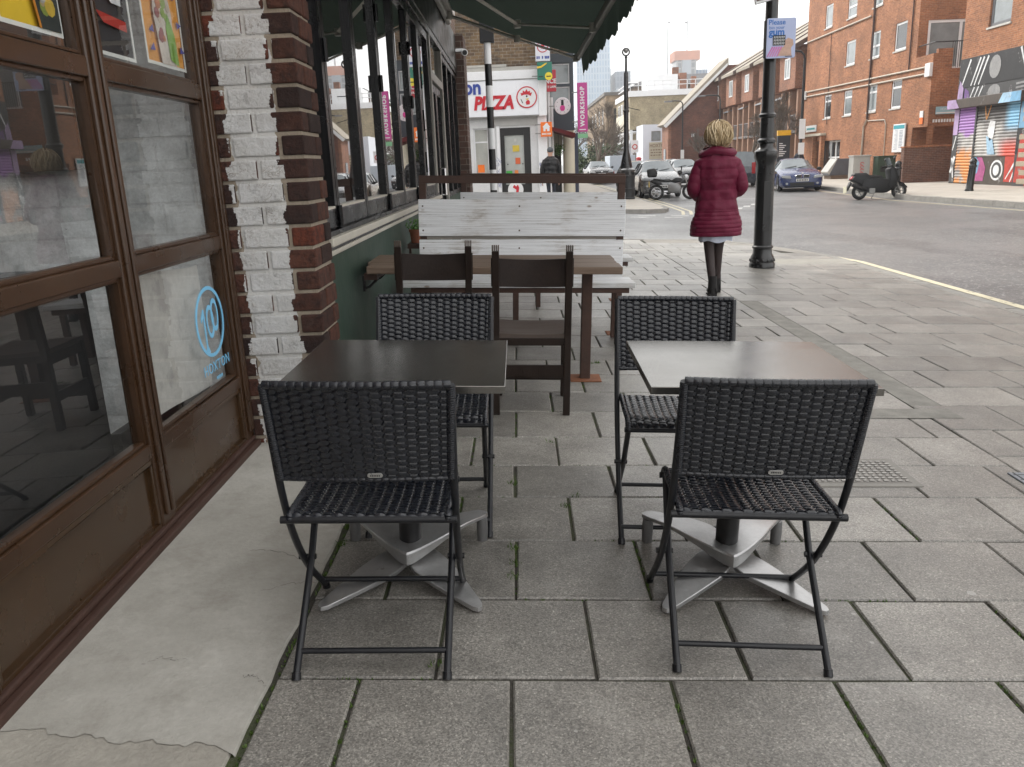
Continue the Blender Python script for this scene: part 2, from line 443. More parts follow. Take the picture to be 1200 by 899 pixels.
for r in range(len(rows) - 1):
    y0, y1 = rows[r], rows[r + 1]
    off = -.058 if r % 2 == 0 else .157
    xl = -.71 if y1 < 3.9 else -1.0
    xend = 2.25
    cuts = [xl]; x = off - .435 * 4
    while x < xend:
        xx = x + rp.uniform(-.012, .012)
        if xx > cuts[-1] + .1 and xx < xend - .08: cuts.append(xx)
        x += .435
    cuts.append(xend)
    for a, b in zip(cuts, cuts[1:]): slab(mb, a, b, y0, y1)
    # beyond the filled trench the rows are set out afresh
    xs0 = 2.43 if 4.3 < y0 < 8.2 else 2.25
    sh = .13
    a0, a1 = y0 + sh, y1 + sh
    cuts = [xs0]; x = 2.25 + (.2 if r % 2 else .42)
    while x < 4.7:
        if x > cuts[-1] + .12: cuts.append(x + rp.uniform(-.02, .02))
        x += rp.choice((.44, .52, .6))
    cuts.append(4.72)
    for a, b in zip(cuts, cuts[1:]):
        if a1 < edgeY(b) - .1: slab(mb, a, b, a0, a1)
pav = mb
tag(pav.build('pavement', m_slab, smooth=None), kind='structure')
mb = MB()
def bz(x, y): return (x, y, tz(x) - .009)
bx = [-1.6, -.71, 0, 1, 2, 3, 4, 4.74]
for a, b in zip(bx, bx[1:]):
    ya, yb = edgeY(a), edgeY(b)
    mb.add([bz(a, -3), bz(b, -3), bz(b, yb - .05), bz(a, ya - .05)], [(0, 1, 2, 3)])
tag(mb.build('pavement_joints', m_bed), kind='structure')

# mortar haunching between the last slabs and the curved kerb
mb = MB()
for k in range(24):
    a, b = 2.3 + k * .1, 2.4 + k * .1
    q = lambda x, d: (x, edgeY(x) - d, tz(x) - .003)
    mb.add([q(a, 1.1), q(b, 1.1), q(b, .03), q(a, .03)], [(0, 1, 2, 3)])
mb.add([(4.66, -3, tz(4.66) - .003), (4.745, -3, tz(4.745) - .003), (4.745, 12.7, tz(4.745) - .003), (4.66, 12.7, tz(4.66) - .003)], [(0, 1, 2, 3)])
mb.add([(-1.5, 15.3, tz(-1.5) - .003), (2.3, 15.3, tz(2.3) - .003), (2.3, 15.6, tz(2.3) - .003), (-1.5, 15.6, tz(-1.5) - .003)], [(0, 1, 2, 3)])
tag(mb.build('kerb_haunching', M('haunching_mortar', (.26, .245, .22), .8, 0, .3, 5, 80, bmp=.3)), kind='structure')

# trench filled with pale gritty mortar
m_grit = M('gritty_mortar', (.27, .26, .235), .9, 0, .35, 8, 160, bmp=.8, bsc=200)
mb = MB()
for y0 in [4.3 + .5 * i for i in range(8)]:
    mb.add([(2.25, y0, tz(2.25) - .001), (2.43, y0, tz(2.43) - .001), (2.43, y0 + .5, tz(2.43) - .001), (2.25, y0 + .5, tz(2.25) - .001)], [(0, 1, 2, 3)])
mb.add([(1.75, 4.3, tz(1.75) + .003), (2.43, 4.3, tz(2.43) + .003), (2.43, 4.48, tz(2.43) + .003), (1.75, 4.48, tz(1.75) + .003)], [(0, 1, 2, 3)])
tag(mb.build('trench_fill', m_grit), kind='structure')

# smooth concrete apron in front of the brown shopfront
def apron_mat():
    m, n, l, b = newmat('apron_concrete'); o = ocoord(n)
    c = mixc(n, l, ramp(n, l, noise(n, l, o, 1.8, 6, .62), .32, .68), (.32, .305, .268), (.52, .505, .46))
    c = mixc(n, l, ramp(n, l, noise(n, l, o, 5.5, 7, .7), .50, .68, 0, .55), c, (.27, .25, .215))
    c = mixc(n, l, ramp(n, l, noise(n, l, o, 45, 3), .3, .75, 0, .28), c, (.25, .235, .21))
    pit = ramp(n, l, noise(n, l, scl(n, l, o, (1, 1.4, 1)), 9, 5, .75), .7, .76)
    c = mixc(n, l, mth(n, l, 'MULTIPLY', pit, .6), c, (.17, .16, .145))
    l.new(c, b.inputs['Base Color']); b.inputs['Roughness'].default_value = .78
    h = mth(n, l, 'SUBTRACT', noise(n, l, o, 70, 4), mth(n, l, 'MULTIPLY', pit, 1.2))
    bump(n, l, b, h, .4, .006); return m
m_apron = apron_mat()
def apron(name, ya, yb, x0, x1, mat, dz, near=lambda u: 0):
    mb = MB()
    ed = lambda t: x1 + .003 * math.sin(t * 23) + .002 * math.sin(t * 51)
    def fn(u, v):
        t = ya + (yb - ya) * v; x = x0 + (ed(t) - x0) * u
        t += (1 - v) * near(u)
        return (x, t, tz(x) + dz - (.05 if u == 1 else 0))
    mb.grid(lambda u, v: fn(min(u * 41 / 40, 1) if u < .99 else 1, v) if u < 1 else (lambda p: (p[0], p[1], p[2]))(fn(1, v)), 41, 24)
    return tag(mb.build(name, mat), kind='structure')
apron('concrete_strip', 1.70, 3.95, -1.42, -.712, m_apron, .002, lambda u: .012 * math.sin(u * 9) + .008 * math.sin(u * 31) + .005 * math.sin(u * 77) + .004 * math.sin(u * 140) - .12 * max(0, u - .45) + .05 * max(0, .3 - u))
apron('concrete_strip', -3, 2.0, -1.75, -.712, M('old_apron', (.33, .31, .27), .85, 0, .28, 4, 60, bmp=.4), -.0005)

# hairline cracks in the apron
mb = MB(); rc = random.Random(31)
for (x0, y0), (x1, y1), w in (((-1.02, 2.68), (-.72, 2.60), .0028), ((-.72, 2.45), (-.92, 2.40), .0022), ((-1.1, 1.98), (-.98, 2.03), .002), ((-.80, 1.93), (-.72, 1.90), .002)):
    P = []; n_ = 26
    for i in range(n_ + 1):
        f = i / n_; P.append((x0 + (x1 - x0) * f + rc.gauss(0, .003), y0 + (y1 - y0) * f + .018 * math.sin(f * 5) + rc.gauss(0, .005)))
    for i in range(n_):
        (a, b), (c, d) = P[i], P[i + 1]; ww = w * .5 * rc.uniform(.4, 1) * min(1, (1 - i / n_) * 3)
        mb.add([(a, b - ww, tz(a) + .0052), (c, d - ww, tz(c) + .0052), (c, d + ww, tz(c) + .0052), (a, b + ww, tz(a) + .0052)], [(0, 1, 2, 3)])
tag(mb.build('apron_cracks', M('crack_dirt', (.06, .055, .05), .9, 0, .2)), kind='structure')

# moss and little weeds in the joints
m_moss = leafmat('moss_green', (.06, .12, .02), (.12, .19, .035))
mb = MB(); rm = random.Random(11)
def tuft(mb, x, y, r, n, h):
    for _ in range(n):
        a = rm.uniform(0, 2 * PI); d = r * rm.random() ** .5
        px, py = x + d * math.cos(a), y + d * math.sin(a); z = tz(px) - .008
        b = rm.uniform(0, PI); w = .003; hh = h * rm.uniform(.4, 1); lx, ly = rm.uniform(-.5, .5) * hh, rm.uniform(-.5, .5) * hh
        mb.add([(px - w * math.cos(b), py - w * math.sin(b), z), (px + w * math.cos(b), py + w * math.sin(b), z), (px + lx, py + ly, z + hh)], [(0, 1, 2)])
for x0, x1, y0, y1 in joints:
    if y0 > 5.2 or x0 > 1.6: continue
    for side in (0, 1):
        if rm.random() < .6:
            for _ in range(int(rm.uniform(4, 22))):
                if side: tuft(mb, x0 - .005, rm.uniform(y0, y1), .005, 4, .014)
                else: tuft(mb, rm.uniform(x0, x1), y0 - .004, .005, 3, .012)
for x, y, k in ((-.065, 2.72, 40), (-.06, 2.6, 30), (-.065, 2.5, 26), (-.07, 3.35, 30), (.15, 3.1, 25), (.52, 5.6, 70), (.47, 5.58, 50), (.12, 3.9, 20), (-.28, 2.0, 20), (-.7, 2.75, 30), (-.7, 2.9, 30), (.2, 3.2, 20)):
    tuft(mb, x, y, .022, k, .028)
tag(mb.build('moss', m_moss), kind='stuff')

# kerbs and far pavements
m_kerb = M('granite_kerb', (.27, .26, .24), .8, 0, .3, 6, 120, bmp=.4)
def kerbline(name, pts, w=.16, h=.13, top=None, below=.3):
    """kerb stones along a polyline; pts = (x, y, ztop) of the road-side edge, width towards the left of travel"""
    mb = MB(); rk = random.Random(5)
    P = [Vector(p) for p in pts]
    for a, b in zip(P, P[1:]):
        d = b - a; L = d.length; n_ = max(1, round(L / .9)); d = d / n_
        nrm = Vector((-d.y, d.x, 0)).normalized() * w
        for i in range(n_):
            s, e = a + d * (i + .006), a + d * (i + .994)
            z = rk.uniform(-.004, .004); dn = Vector((0, 0, -below)); ch = Vector((0, 0, -.02)); ci = nrm * .12
            q = [s + dn, e + dn, e + ch, s + ch, s + ci, e + ci, e + nrm, s + nrm, e + nrm + dn, s + nrm + dn]
            q = [p + Vector((0, 0, z)) for p in q]
            mb.add(q, [(0, 1, 2, 3), (3, 2, 5, 4), (4, 5, 6, 7), (7, 6, 8, 9), (0, 3, 4, 7, 9), (1, 8, 6, 5, 2)])
    return tag(mb.build(name, m_kerb), kind='structure')
cor = [(x, edgeY(x) if x < 4.8 else 12.75, tz(x) + .002) for x in (4.89, 4.6, 4.2, 3.8, 3.3)]
kerbline('kerb', [(4.89, -3, tz(4.89) + .002), (4.89, 6, tz(4.89) + .002), (4.89, 12.7, tz(4.89) + .002)] + cor[1:] + [(-1.5, 15.62, tz(-1.5) + .002), (-8, 15.62, tz(-8) + .002)])
m_pave_far = brick('far_paving', (.30, .285, .26), (.36, .34, .31), (.2, .19, .17), 1, 1, .02)
m_pave_far = M('far_paving_stone', (.44, .41, .36), .7, 0, .2, 1.5, 40, bmp=.2)
def sheet(name, quads, mat):
    mb = MB()
    for q in quads: mb.add(q, [tuple(range(len(q)))])
    return tag(mb.build(name, mat), kind='structure')
# far side of the side street (left)
fz = lambda x: tz(x) + .045
L_edge = [(-8, 25.1), (3.9, 25.1), (4.55, 25.5), (4.8, 26.4), (4.95, 30), (5.0, 40), (5.2, 60), (5.2, 120)]
pz = [(x, y, fz(x)) for x, y in L_edge]
kerbline('kerb', [(x, y, z + .006) for x, y, z in pz][::1], .2)
q = []
for a, b in zip(L_edge[1:], L_edge[2:]): q.append([(-8, a[1], fz(-8)), (0, a[1], fz(0)), (a[0], a[1], fz(a[0])), (b[0], b[1], fz(b[0])), (0, b[1], fz(0)), (-8, b[1], fz(-8))])
sheet('far_pavement', [[(-8, 25.1, fz(-8)), (0, 25.1, fz(0)), (3.9, 25.1, fz(3.9)), (3.9, 25.1001, fz(3.9)), (-8, 25.1001, fz(-8))]] + q, m_pave_far)
# right-hand pavement
R_edge = [(13.5, -40), (13.5, 10), (13.15, 21), (12.75, 27.5), (13.6, 37), (14, 46), (13.6, 60), (13.4, 78)]
Rz = -.13
kerbline('kerb', [(x, y, Rz + .006) for x, y in R_edge][::-1], .18)
sheet('right_pavement', [[(a[0], a[1], Rz), (45, a[1], Rz), (45, b[1], Rz), (b[0], b[1], Rz)] for a, b in zip(R_edge, R_edge[1:])], m_pave_far)

# painted road markings
m_rpaint = M('worn_white_road_paint', (.62, .62, .60), .6, 0, .15, 6, 60, wear=((.12, .12, .12), 7, .56))
m_ypaint = M('worn_yellow_road_paint', (.60, .55, .40), .6, 0, .12, 6, 60, wear=((.13, .13, .12), 9, .6))
def strip(pts, w, dz=.004):
    mb = MB(); P = [Vector((x, y, 0)) for x, y in pts]; vs = []
    for i, p in enumerate(P):
        d = (P[min(i + 1, len(P) - 1)] - P[max(i - 1, 0)]).normalized(); nn = Vector((-d.y, d.x, 0)) * w / 2
        vs += [p + nn, p - nn]
    vs = [(v.x, v.y, roadz(v.x) + dz) for v in vs]
    return mb.add(vs, [(2 * i, 2 * i + 1, 2 * i + 3, 2 * i + 2) for i in range(len(P) - 1)])
def marks(name, mbs, mat):
    m = MB()
    for q in mbs: m.add(q.v, q.f)
    return tag(m.build(name, mat), kind='structure')
marks('road_markings', [strip([(5.16, -3), (5.16, 12.4), (4.95, 13.5), (4.4, 14.6), (3.6, 15.4), (3.0, 15.85)], .11)] +
      [strip([(4.75 + o, 24.4), (5.05 + o, 26), (5.2 + o, 30), (5.3 + o, 42), (5.5 + o, 60)], .1) for o in (.12, .36)] +
      [strip([(12.9 - o, 20), (12.45 - o, 27.5), (13.3 - o, 37)], .1) for o in (.15,)], m_ypaint)
zz = [strip([(2.6 - .1 + i * .95, 23.9), (2.6 + .42 + i * .95, 23.9)], .24) for i in range(-4, 4)] + [strip([(2.6 - .4 + i * .95, 23.2), (2.6 + .12 + i * .95, 23.2)], .24) for i in range(-4, 4)]
zz += [strip([(5.9 + .5 * i, 24.2 + .9 * i), (6.15 + .5 * i, 25.0 + .9 * i)], .22) for i in range(6)]
zz += [strip([(5.6, 26.5), (6.3, 24.6), (6.0, 23.2)], .12), strip([(9.4, 36), (9.5, 42)], .1)]
zz += [strip([(-1, 15.9), (3.2, 15.9), (4.2, 15.4)], .1)]
marks('road_markings', zz, m_rpaint)
# blister paving at the dropped kerb
mb = MB()
for i in range(17):
    for j in range(9):
        x, y = 3.7 + i * .067, 11.6 + j * .067
        mb.lathe([(.02, 0), (.016, .005), (.006, .006)], (x, y, tz(x) - .002), 6)
mb.add([(3.66, 11.56, tz(3.66) + .0015), (4.83, 11.56, tz(4.83) + .0015), (4.83, 12.2, tz(4.83) + .0015), (3.66, 12.2, tz(3.66) + .0015)], [(0, 1, 2, 3)])
tag(mb.build('tactile_paving', M('tactile_slab', (.33, .315, .28), .8, 0, .2, 5)), kind='structure')

# drain covers let into the slabs
m_iron = M('worn_cast_iron', (.20, .19, .175), .45, .6, .25, 14, 90, bmp=.2)
t = thing('inspection_cover', (1.455, 3.475, tz(1.455) + .002), 'worn cast iron inspection cover with raised studs beside the right table', 'drain cover', 0, True)
MB().box(-.27, .27, -.17, .17, -.01, .0045).build('cover_frame', M('cover_slab', (.25, .24, .22), .85, 0, .2, 8), t, bevel=.003)
mb = MB().box(-.235, .235, -.135, .135, .003, .0075)
MB_ = mb.build('cover_plate', m_iron, t, bevel=.002)
mb = MB()
for i in range(15):
    for j in range(9):
        x, y = -.216 + i * .031 , -.118 + j * .0295
        if abs(x - .01) < .05 and abs(y) < .02: continue
        s = .011 if (i + j) % 2 else .007
        mb.box(x - s, x + s, y - .005, y + .005, .0076, .0125)
mb.build('raised_studs', M('polished_iron_studs', (.36, .35, .33), .35, .7, .2, 30), t, bevel=.0015)
t = thing('drain_cover', (2.35, 3.385, tz(2.35) + .002), 'small blue grey square drain cover at the right edge of the pavement', 'drain cover', 0, True)
MB().box(-.17, .17, -.085, .085, -.01, .006).build('cover_plate', M('grey_plastic_cover', (.20, .215, .24), .5, 0, .2, 9), t, bevel=.003)
mb = MB()
for i in range(6):
    mb.box(-.15 + i * .058, -.15 + i * .058 + .005, -.078, .078, .006, .0085)
for j in range(3): mb.box(-.16, .16, -.06 + j * .055, -.055 + j * .055, .0062, .008)
mb.build('cover_ribs', M('grey_cover_rib', (.1, .105, .11), .6), t)
# ================================================================== BROWN SHOPFRONT BUILDING (near left)
m_brown = M('brown_gloss_timber', (.046, .022, .010), .3, 0, .25, 4, 60, coat=.15)
m_brown2 = M('brown_lower_panel', (.048, .024, .0095), .26, 0, .25, 2.5, 70, coat=.2)
m_sillw = M('worn_threshold', (.055, .026, .018), .6, 0, .3, 8, 90, wear=((.28, .25, .22), 30, .66))
m_dkbrick = brick('dark_red_stock_brick', (.085, .035, .026), (.045, .026, .022), (.25, .22, .18), .104, .235, .014)
m_innerbrick = brick('grey_painted_inner_brick', (.66, .68, .69), (.58, .60, .61), (.54, .55, .56), .15, .33, .012, dirt=((.4, .4, .4), 2.5, .55, .5))
m_glass = glass('shop_window_glass', (.93, .95, .94), 1.6)
SX = -1.37
cafe = thing('cafe_building', (SX, 3.0, .05), 'near building with brown framed shopfront and half white painted brick pier', 'building')
cinv = Matrix.Translation(-Vector(cafe.location))
def part(mb, name, mat, parent, root, **k):
    o = mb.build(name, mat, parent, **k)
    o.data.transform(Matrix.Translation(-Vector(root.location))); return o
# upper storeys, and the room behind the glass
mb = MB().box(-2.3, SX + .02, -12, 3.92, 2.62, 10.5)
mb.box(-9, SX + .02, -12, .55, -.3, 2.62)      # unseen back half left roofless so added sky light reaches the inner wall
part(mb, 'wall', brick('brown_stock_brick', (.16, .085, .055), (.10, .06, .045), (.22, .2, .17)), cafe, cafe)
mb = MB().box(-6, -1.43, 3.97, 4.1, 0, 2.6)
part(mb, 'inner_wall', m_innerbrick, cafe, cafe)
part(MB().box(-6, -2.02, 3.90, 3.968, 1.42, 2.59), 'shade_panel', M('shade_panel_dark', (.03, .026, .022), .5, 0, .3, 2), cafe, cafe)  # added dark sheet, standing in for the dim upper part of the room
mb = MB().box(-6, -1.43, .5, 3.96, -.1, .06).box(-6.1, -6, .5, 4, 0, 2.6).box(-2.3, SX - .05, .56, 4.1, 2.6, 2.61)
part(mb, 'inner_room', M('dim_interior', (.16, .15, .14), .7, 0, .2), cafe, cafe)
# timber frame
posts = [(.66, .76), (1.70, 1.80), (2.79, 2.895), (3.775, 3.865)]
mb = MB()
for a, b in posts:
    mb.box(SX - .07, SX, a, b, .05, 2.55)
    mb.box(SX - .001, SX + .012, a + .022, a + .05, .14, 2.5); mb.box(SX - .001, SX + .014, b - .04, b - .015, .14, 2.5)
bays = [(posts[i][1], posts[i + 1][0]) for i in range(3)]
for a, b in bays:
    for z0, z1 in ((.375, .43), (1.04, 1.10), (1.69, 1.755), (2.42, 2.55)):
        mb.box(SX - .06, SX - .002, a - .001, b + .001, z0, z1)
    for z0, z1 in ((.43, 1.04), (1.10, 1.69), (1.755, 2.42)):      # glazing beads
        for q in ((a, a + .018, z0, z1), (b - .018, b, z0, z1)): mb.box(SX - .052, SX - .014, *q)
        for q in ((a + .018, b - .018, z0, z0 + .016), (a + .018, b - .018, z1 - .016, z1)): mb.box(SX - .052, SX - .014, *q)
part(mb, 'shopfront_frame', m_brown, cafe, cafe, bevel=.005)
for a, b in bays:
    mb = MB().box(SX - .045, SX - .022, a, b, .10, .376)
    for z in (.10, .355): mb.box(SX - .03, SX - .006, a, b, z, z + .02)
    for y in (a, b - .02): mb.box(SX - .03, SX - .006, y, y + .02, .12, .355)
    part(mb, 'panel', m_brown2, cafe, cafe, bevel=.003)
mb = MB().box(SX - .06, SX + .035, .7, 3.86, .03, .085).box(SX - .05, SX + .012, .7, 3.86, .085, .105)
part(mb, 'threshold', m_sillw, cafe, cafe, bevel=.006)
panes = {}
for bi, (a, b) in enumerate(bays):
    for z0, z1 in ((.44, 1.03), (1.11, 1.685), (1.765, 2.41)):
        mb = MB().add([(SX - .034, a + .01, z0), (SX - .034, b - .01, z0), (SX - .034, b - .01, z1), (SX - .034, a + .01, z1)], [(0, 1, 2, 3)])
        panes[bi, z0] = part(mb, 'pane', m_glass, cafe, cafe)
# pale sheet behind the lower right pane, dark sheets standing in for the unlit room behind the others
part(MB().grid(lambda u, v: (SX - .085 - .004 * math.sin(u * 9 + v * 3), 2.93 + u * .72, .44 + v * .555 + .012 * math.sin(u * 5)), 24, 12), 'window_sheet', M('pale_window_sheet', (.56, .54, .52), .8, 0, .25, 2.2, 30, wear=((.42, .40, .39), 4, .56)), cafe, cafe, smooth=60)
part(MB().box(SX - .20, SX - .14, .76, 2.79, .2, 1.045).box(SX - .20, SX - .16, 2.895, 3.8, .3, .44), 'back_board', M('room_shade_dark', (.014, .014, .016), .5, 0, .3), cafe, cafe)
part(MB().box(SX - .55, SX - .08, .8, 2.78, 1.046, 1.075), 'window_counter', M('window_counter', (.10, .11, .12), .3), cafe, cafe, bevel=.005)
# window decal
m_blue = M('light_blue_vinyl', (.20, .52, .78), .5, 0, .03)
GX = SX - .032
dec = MB(); ring(dec, .148, .165, (GX, 3.585, .735), (0, 1, 0), (0, 0, 1), .0015, 48, .96)
ring(dec, .031, .043, (GX, 3.585, .735), (0, 1, 0), (0, 0, 1), .0015, 32, 1.75)
ring(dec, .031, .043, (GX + .0002, 3.643, .757), (0, 1, 0), (0, 0, 1), .0015, 32, 1.75)
dec.prism([(-.006, -.1), (.008, -.1), (.008, .085), (-.004, .085), (-.032, .05), (-.032, .03), (-.006, .05)], (GX, 3.515, .715), (0, 1, 0), (0, 0, 1), .0015)
dec.prism([(-.026, -.112), (.026, -.112), (.008, -.08), (-.006, -.08)], (GX + .0003, 3.516, .716), (0, 1, 0), (0, 0, 1), .0015)
decal = part(dec, 'window_decal', m_blue, panes[2, .44], cafe)
o = text('lettering', 'HOXTON', .066, (GX, 3.60, .530), '+x', m_blue, decal, .0006, sp=1.15); o.data.transform(cinv)
mb = MB()
for i in range(5): mb.box(GX, GX + .001, 3.575 + i * .015, 3.585 + i * .015, .468, .482)
part(mb, 'small_print', m_blue, decal, cafe)

# brick pier: every brick laid, the middle of the near face painted white
def pier_mat():
    m, n, l, b = newmat('pier_brick'); o = ocoord(n); g = n.new('ShaderNodeNewGeometry')
    s = n.new('ShaderNodeSeparateXYZ'); l.new(o, s.inputs[0])
    q = n.new('ShaderNodeSeparateXYZ'); l.new(g.outputs['Normal'], q.inputs[0])
    r = g.outputs['Random Per Island']
    c = mixc(n, l, ramp(n, l, r, .0, .8), (.034, .025, .024), (.125, .054, .038))
    c = mixc(n, l, ramp(n, l, r, .93, .96), c, (.17, .05, .03))
    c = mixc(n, l, ramp(n, l, noise(n, l, o, 26, 5, .7), .42, .66, 0, .75), c, (.028, .021, .020))
    c = mixc(n, l, ramp(n, l, noise(n, l, o, 8, 5, .7), .58, .72, 0, .4), c, (.16, .11, .09))
    wn = n.new('ShaderNodeTexWhiteNoise'); wn.noise_dimensions = '1D'
    l.new(mth(n, l, 'FLOOR', mth(n, l, 'DIVIDE', mth(n, l, 'ADD', s.outputs[2], .0), .104)), wn.inputs['W'])
    wob = mth(n, l, 'MULTIPLY', mth(n, l, 'SUBTRACT', noise(n, l, o, 22, 5, .75), .5), .05)
    x = mth(n, l, 'ADD', s.outputs[0], wob)
    lo = mth(n, l, 'ADD', mth(n, l, 'MULTIPLY', wn.outputs['Value'], .03), .03)
    hi = mth(n, l, 'ADD', mth(n, l, 'MULTIPLY', wn.outputs['Value'], -.04), .302)
    pm = mth(n, l, 'MULTIPLY', mth(n, l, 'GREATER_THAN', x, lo), mth(n, l, 'LESS_THAN', x, hi))
    pm = mth(n, l, 'MULTIPLY', pm, mth(n, l, 'LESS_THAN', q.outputs[0], .9))
    chip = ramp(n, l, noise(n, l, o, 9, 8, .78), .585, .61)
    chip = mth(n, l, 'MULTIPLY', chip, ramp(n, l, noise(n, l, o, 2.2, 2), .42, .55))
    pm = mth(n, l, 'MULTIPLY', pm, mth(n, l, 'SUBTRACT', 1, mth(n, l, 'MULTIPLY', chip, .22)))
    w = mixc(n, l, ramp(n, l, noise(n, l, o, 6, 6, .7), .3, .7), (.60, .59, .57), (.80, .80, .80))
    w = mixc(n, l, ramp(n, l, noise(n, l, scl(n, l, o, (1, 1, .4)), 20, 5, .7), .6, .72, 0, .5), w, (.42, .36, .31))
    ln = mth(n, l, 'ABSOLUTE', mth(n, l, 'SUBTRACT', noise(n, l, scl(n, l, o, (1, 1, 1.8)), 9, 6, .7, .5), .5))
    w = mixc(n, l, mth(n, l, 'MULTIPLY', ramp(n, l, ln, .012, .003), ramp(n, l, noise(n, l, o, 4, 3), .45, .6, 0, .8)), w, (.22, .16, .12))
    c = mixc(n, l, pm, c, w)
    l.new(c, b.inputs['Base Color']); b.inputs['Roughness'].default_value = .9; b.inputs['Specular IOR Level'].default_value = .25
    bump(n, l, b, mth(n, l, 'ADD', noise(n, l, o, 38, 7, .75), mth(n, l, 'MULTIPLY', pm, .35)), 1., .02); return m, c, pm
m_pier, _, _ = pier_mat()
def laid_bricks(x0, x1, y0, y1, z0, z1, course, face_len, seed, proud=.0):
    """courses of single bricks on the near (-y) and street (+x) faces; returns brick mesh builder"""
    mb = MB(); rb = random.Random(seed); z = z0; k = 0
    while z < z1:
        off = 0 if k % 2 else face_len / 2
        J = .017
        cuts = [x0]; x = x1 - (.225 if k % 2 else .115)
        while x > x0 + .05: cuts.insert(1, x); x -= .225
        cuts.append(x1)
        for i, (a, b) in enumerate(zip(cuts, cuts[1:])):
            d = rb.uniform(-.005, .006); last = i == len(cuts) - 2
            mb.box(a + (J / 2 if i else 0), b - (0 if last else J / 2) + (rb.uniform(-.002, .003) if last else 0), y0 + d, y0 + (.115 if last and k % 2 else .225 if last else .11), z + J / 2, z + course - J / 2)
        y = y0 + (.115 if k % 2 else .225)
        while y < y1 - .03:
            e = min(y + (.225 if (k % 2 == 0) else .235), y1); d = rb.uniform(-.003, .004)
            mb.box(x1 - .1, x1 + d, y + J, e, z + J / 2, z + course - J / 2); y = e
        z += course; k += 1
    return mb
PX0, PX1, PY0, PY1 = -1.372, -.965, 3.868, 4.22
mb = laid_bricks(PX0, PX1, PY0, PY1, -.02, 3.2, .104, .235, 5)
pier = mb.build('pier', m_pier, cafe, bevel=.0075, seg=2)
pier.data.transform(Matrix.Translation((1.37, -3, -.05)))
def mortar_mat():
    m, n, l, b = newmat('pier_mortar'); o = ocoord(n)
    s = n.new('ShaderNodeSeparateXYZ'); l.new(o, s.inputs[0])
    x = mth(n, l, 'ADD', s.outputs[0], mth(n, l, 'MULTIPLY', mth(n, l, 'SUBTRACT', noise(n, l, o, 14, 4), .5), .06))
    pm = mth(n, l, 'MULTIPLY', mth(n, l, 'GREATER_THAN', x, .06), mth(n, l, 'LESS_THAN', x, .28))
    c = mixc(n, l, noise(n, l, o, 30, 4), (.22, .18, .14), (.42, .36, .28))
    l.new(mixc(n, l, pm, c, (.62, .61, .59)), b.inputs['Base Color']); b.inputs['Roughness'].default_value = .9
    bump(n, l, b, noise(n, l, o, 90, 4), .7, .01); return m
part(MB().box(PX0 + .005, PX1 - .013, PY0 + .012, PY1, -.1, 3.25), 'pier_mortar', mortar_mat(), cafe, cafe)

# posters inside the glass
def poster(loc_y, z, w, h, label, base):
    t = thing('poster', (SX - .045, loc_y, z), label, 'poster')
    m_p = M('poster_paper', base, .6, 0, .1, 5, 30)
    curl = lambda u, v: -.006 * math.sin(PI * u) - .004 * (1 - v)
    mb = MB(); mb.grid(lambda u, v: (curl(u, v), u * w, v * h), 10, 10); mb.build('sheet', m_p, t, smooth=60)
    mb = MB()
    wv = .013
    for a0, a1, b0, b1 in ((-wv, 0, -wv, h), (w, w + wv, -wv, h), (0, w, -wv, 0)):
        mb.box(-.001, .0005, a0, a1, b0, b1)
    mb.build('border', m_plate, t)
    return t, curl
def pdec(t, name, poly, col, dx=.003, **k):
    return MB().prism(poly, (dx, 0, 0), (0, 1, 0), (0, 0, 1), .0008).build(name, M('printed_' + name, col, .6, 0, .25, 12, 60), t)
t, _ = poster(2.43, 1.815, .31, .5, 'yellow food poster with dark photo strip inside the left shop window', (.78, .52, .03))
pdec(t, 'photo', [(.20, .0), (.31, .0), (.31, .5), (.10, .5)], (.035, .04, .04))
pdec(t, 'stripe', [(.188, 0), (.20, 0), (.10, .5), (.085, .5)], (.6, .22, .02), .0035)
rq = random.Random(2)
for k in range(14):
    cx, cy = .20 + rq.random() * .09, .02 + rq.random() * .26
    pdec(t, 'food', circ(rq.uniform(.012, .03), 9, cx, cy), rq.choice([(.35, .16, .04), (.5, .35, .2), (.25, .3, .06), (.6, .4, .05), (.4, .38, .36)]), .0042 + k * .0001)
text('lettering', 'MEAT', .05, (.004, .045, .23), '+x', m_ink, t, .0005, 'LEFT', .7, rz=-.02)
text('lettering', 'VEGETARIAN/VEGAN', .042, (.004, .03, .15), '+x', m_ink, t, .0005, 'LEFT', .42, bold=.0006)
t, _ = poster(2.915, 1.80, .33, .55, 'dark poster with a red heart shaped bowl beside the window post', (.03, .03, .035))
pdec(t, 'bowl', [(.10, .23), (.2, .17), (.27, .17), (.28, .24), (.27, .55), (.08, .55)], (.7, .7, .72))
pdec(t, 'sauce', [(.115, .25), (.2, .215), (.265, .215), (.27, .25), (.262, .5), (.25, .55), (.09, .55)], (.55, .06, .02), .004)
pdec(t, 'band', [(.07, .13), (.29, .12), (.29, .085), (.12, .095)], (.45, .03, .02), .0035)
t, _ = poster(3.375, 1.815, .355, .6, 'orange poster with blue triangles and a stuffed wrap in the right window', (.75, .33, .06))
for (a, b, d) in ((.05, .35, 2.6), (.03, .24, 3.0), (.06, .12, 3.4), (.12, .40, 2.1), (.19, .41, 1.4), (.28, .37, .9), (.31, .28, .4), (.33, .17, .1), (.335, .07, -.2), (.05, .05, 3.5)):
    q = [(a + .032 * math.cos(d), b + .032 * math.sin(d)), (a + .02 * math.cos(d + 2.3), b + .02 * math.sin(d + 2.3)), (a + .02 * math.cos(d - 2.3), b + .02 * math.sin(d - 2.3))]
    pdec(t, 'triangle', q, (.08, .08, .35))
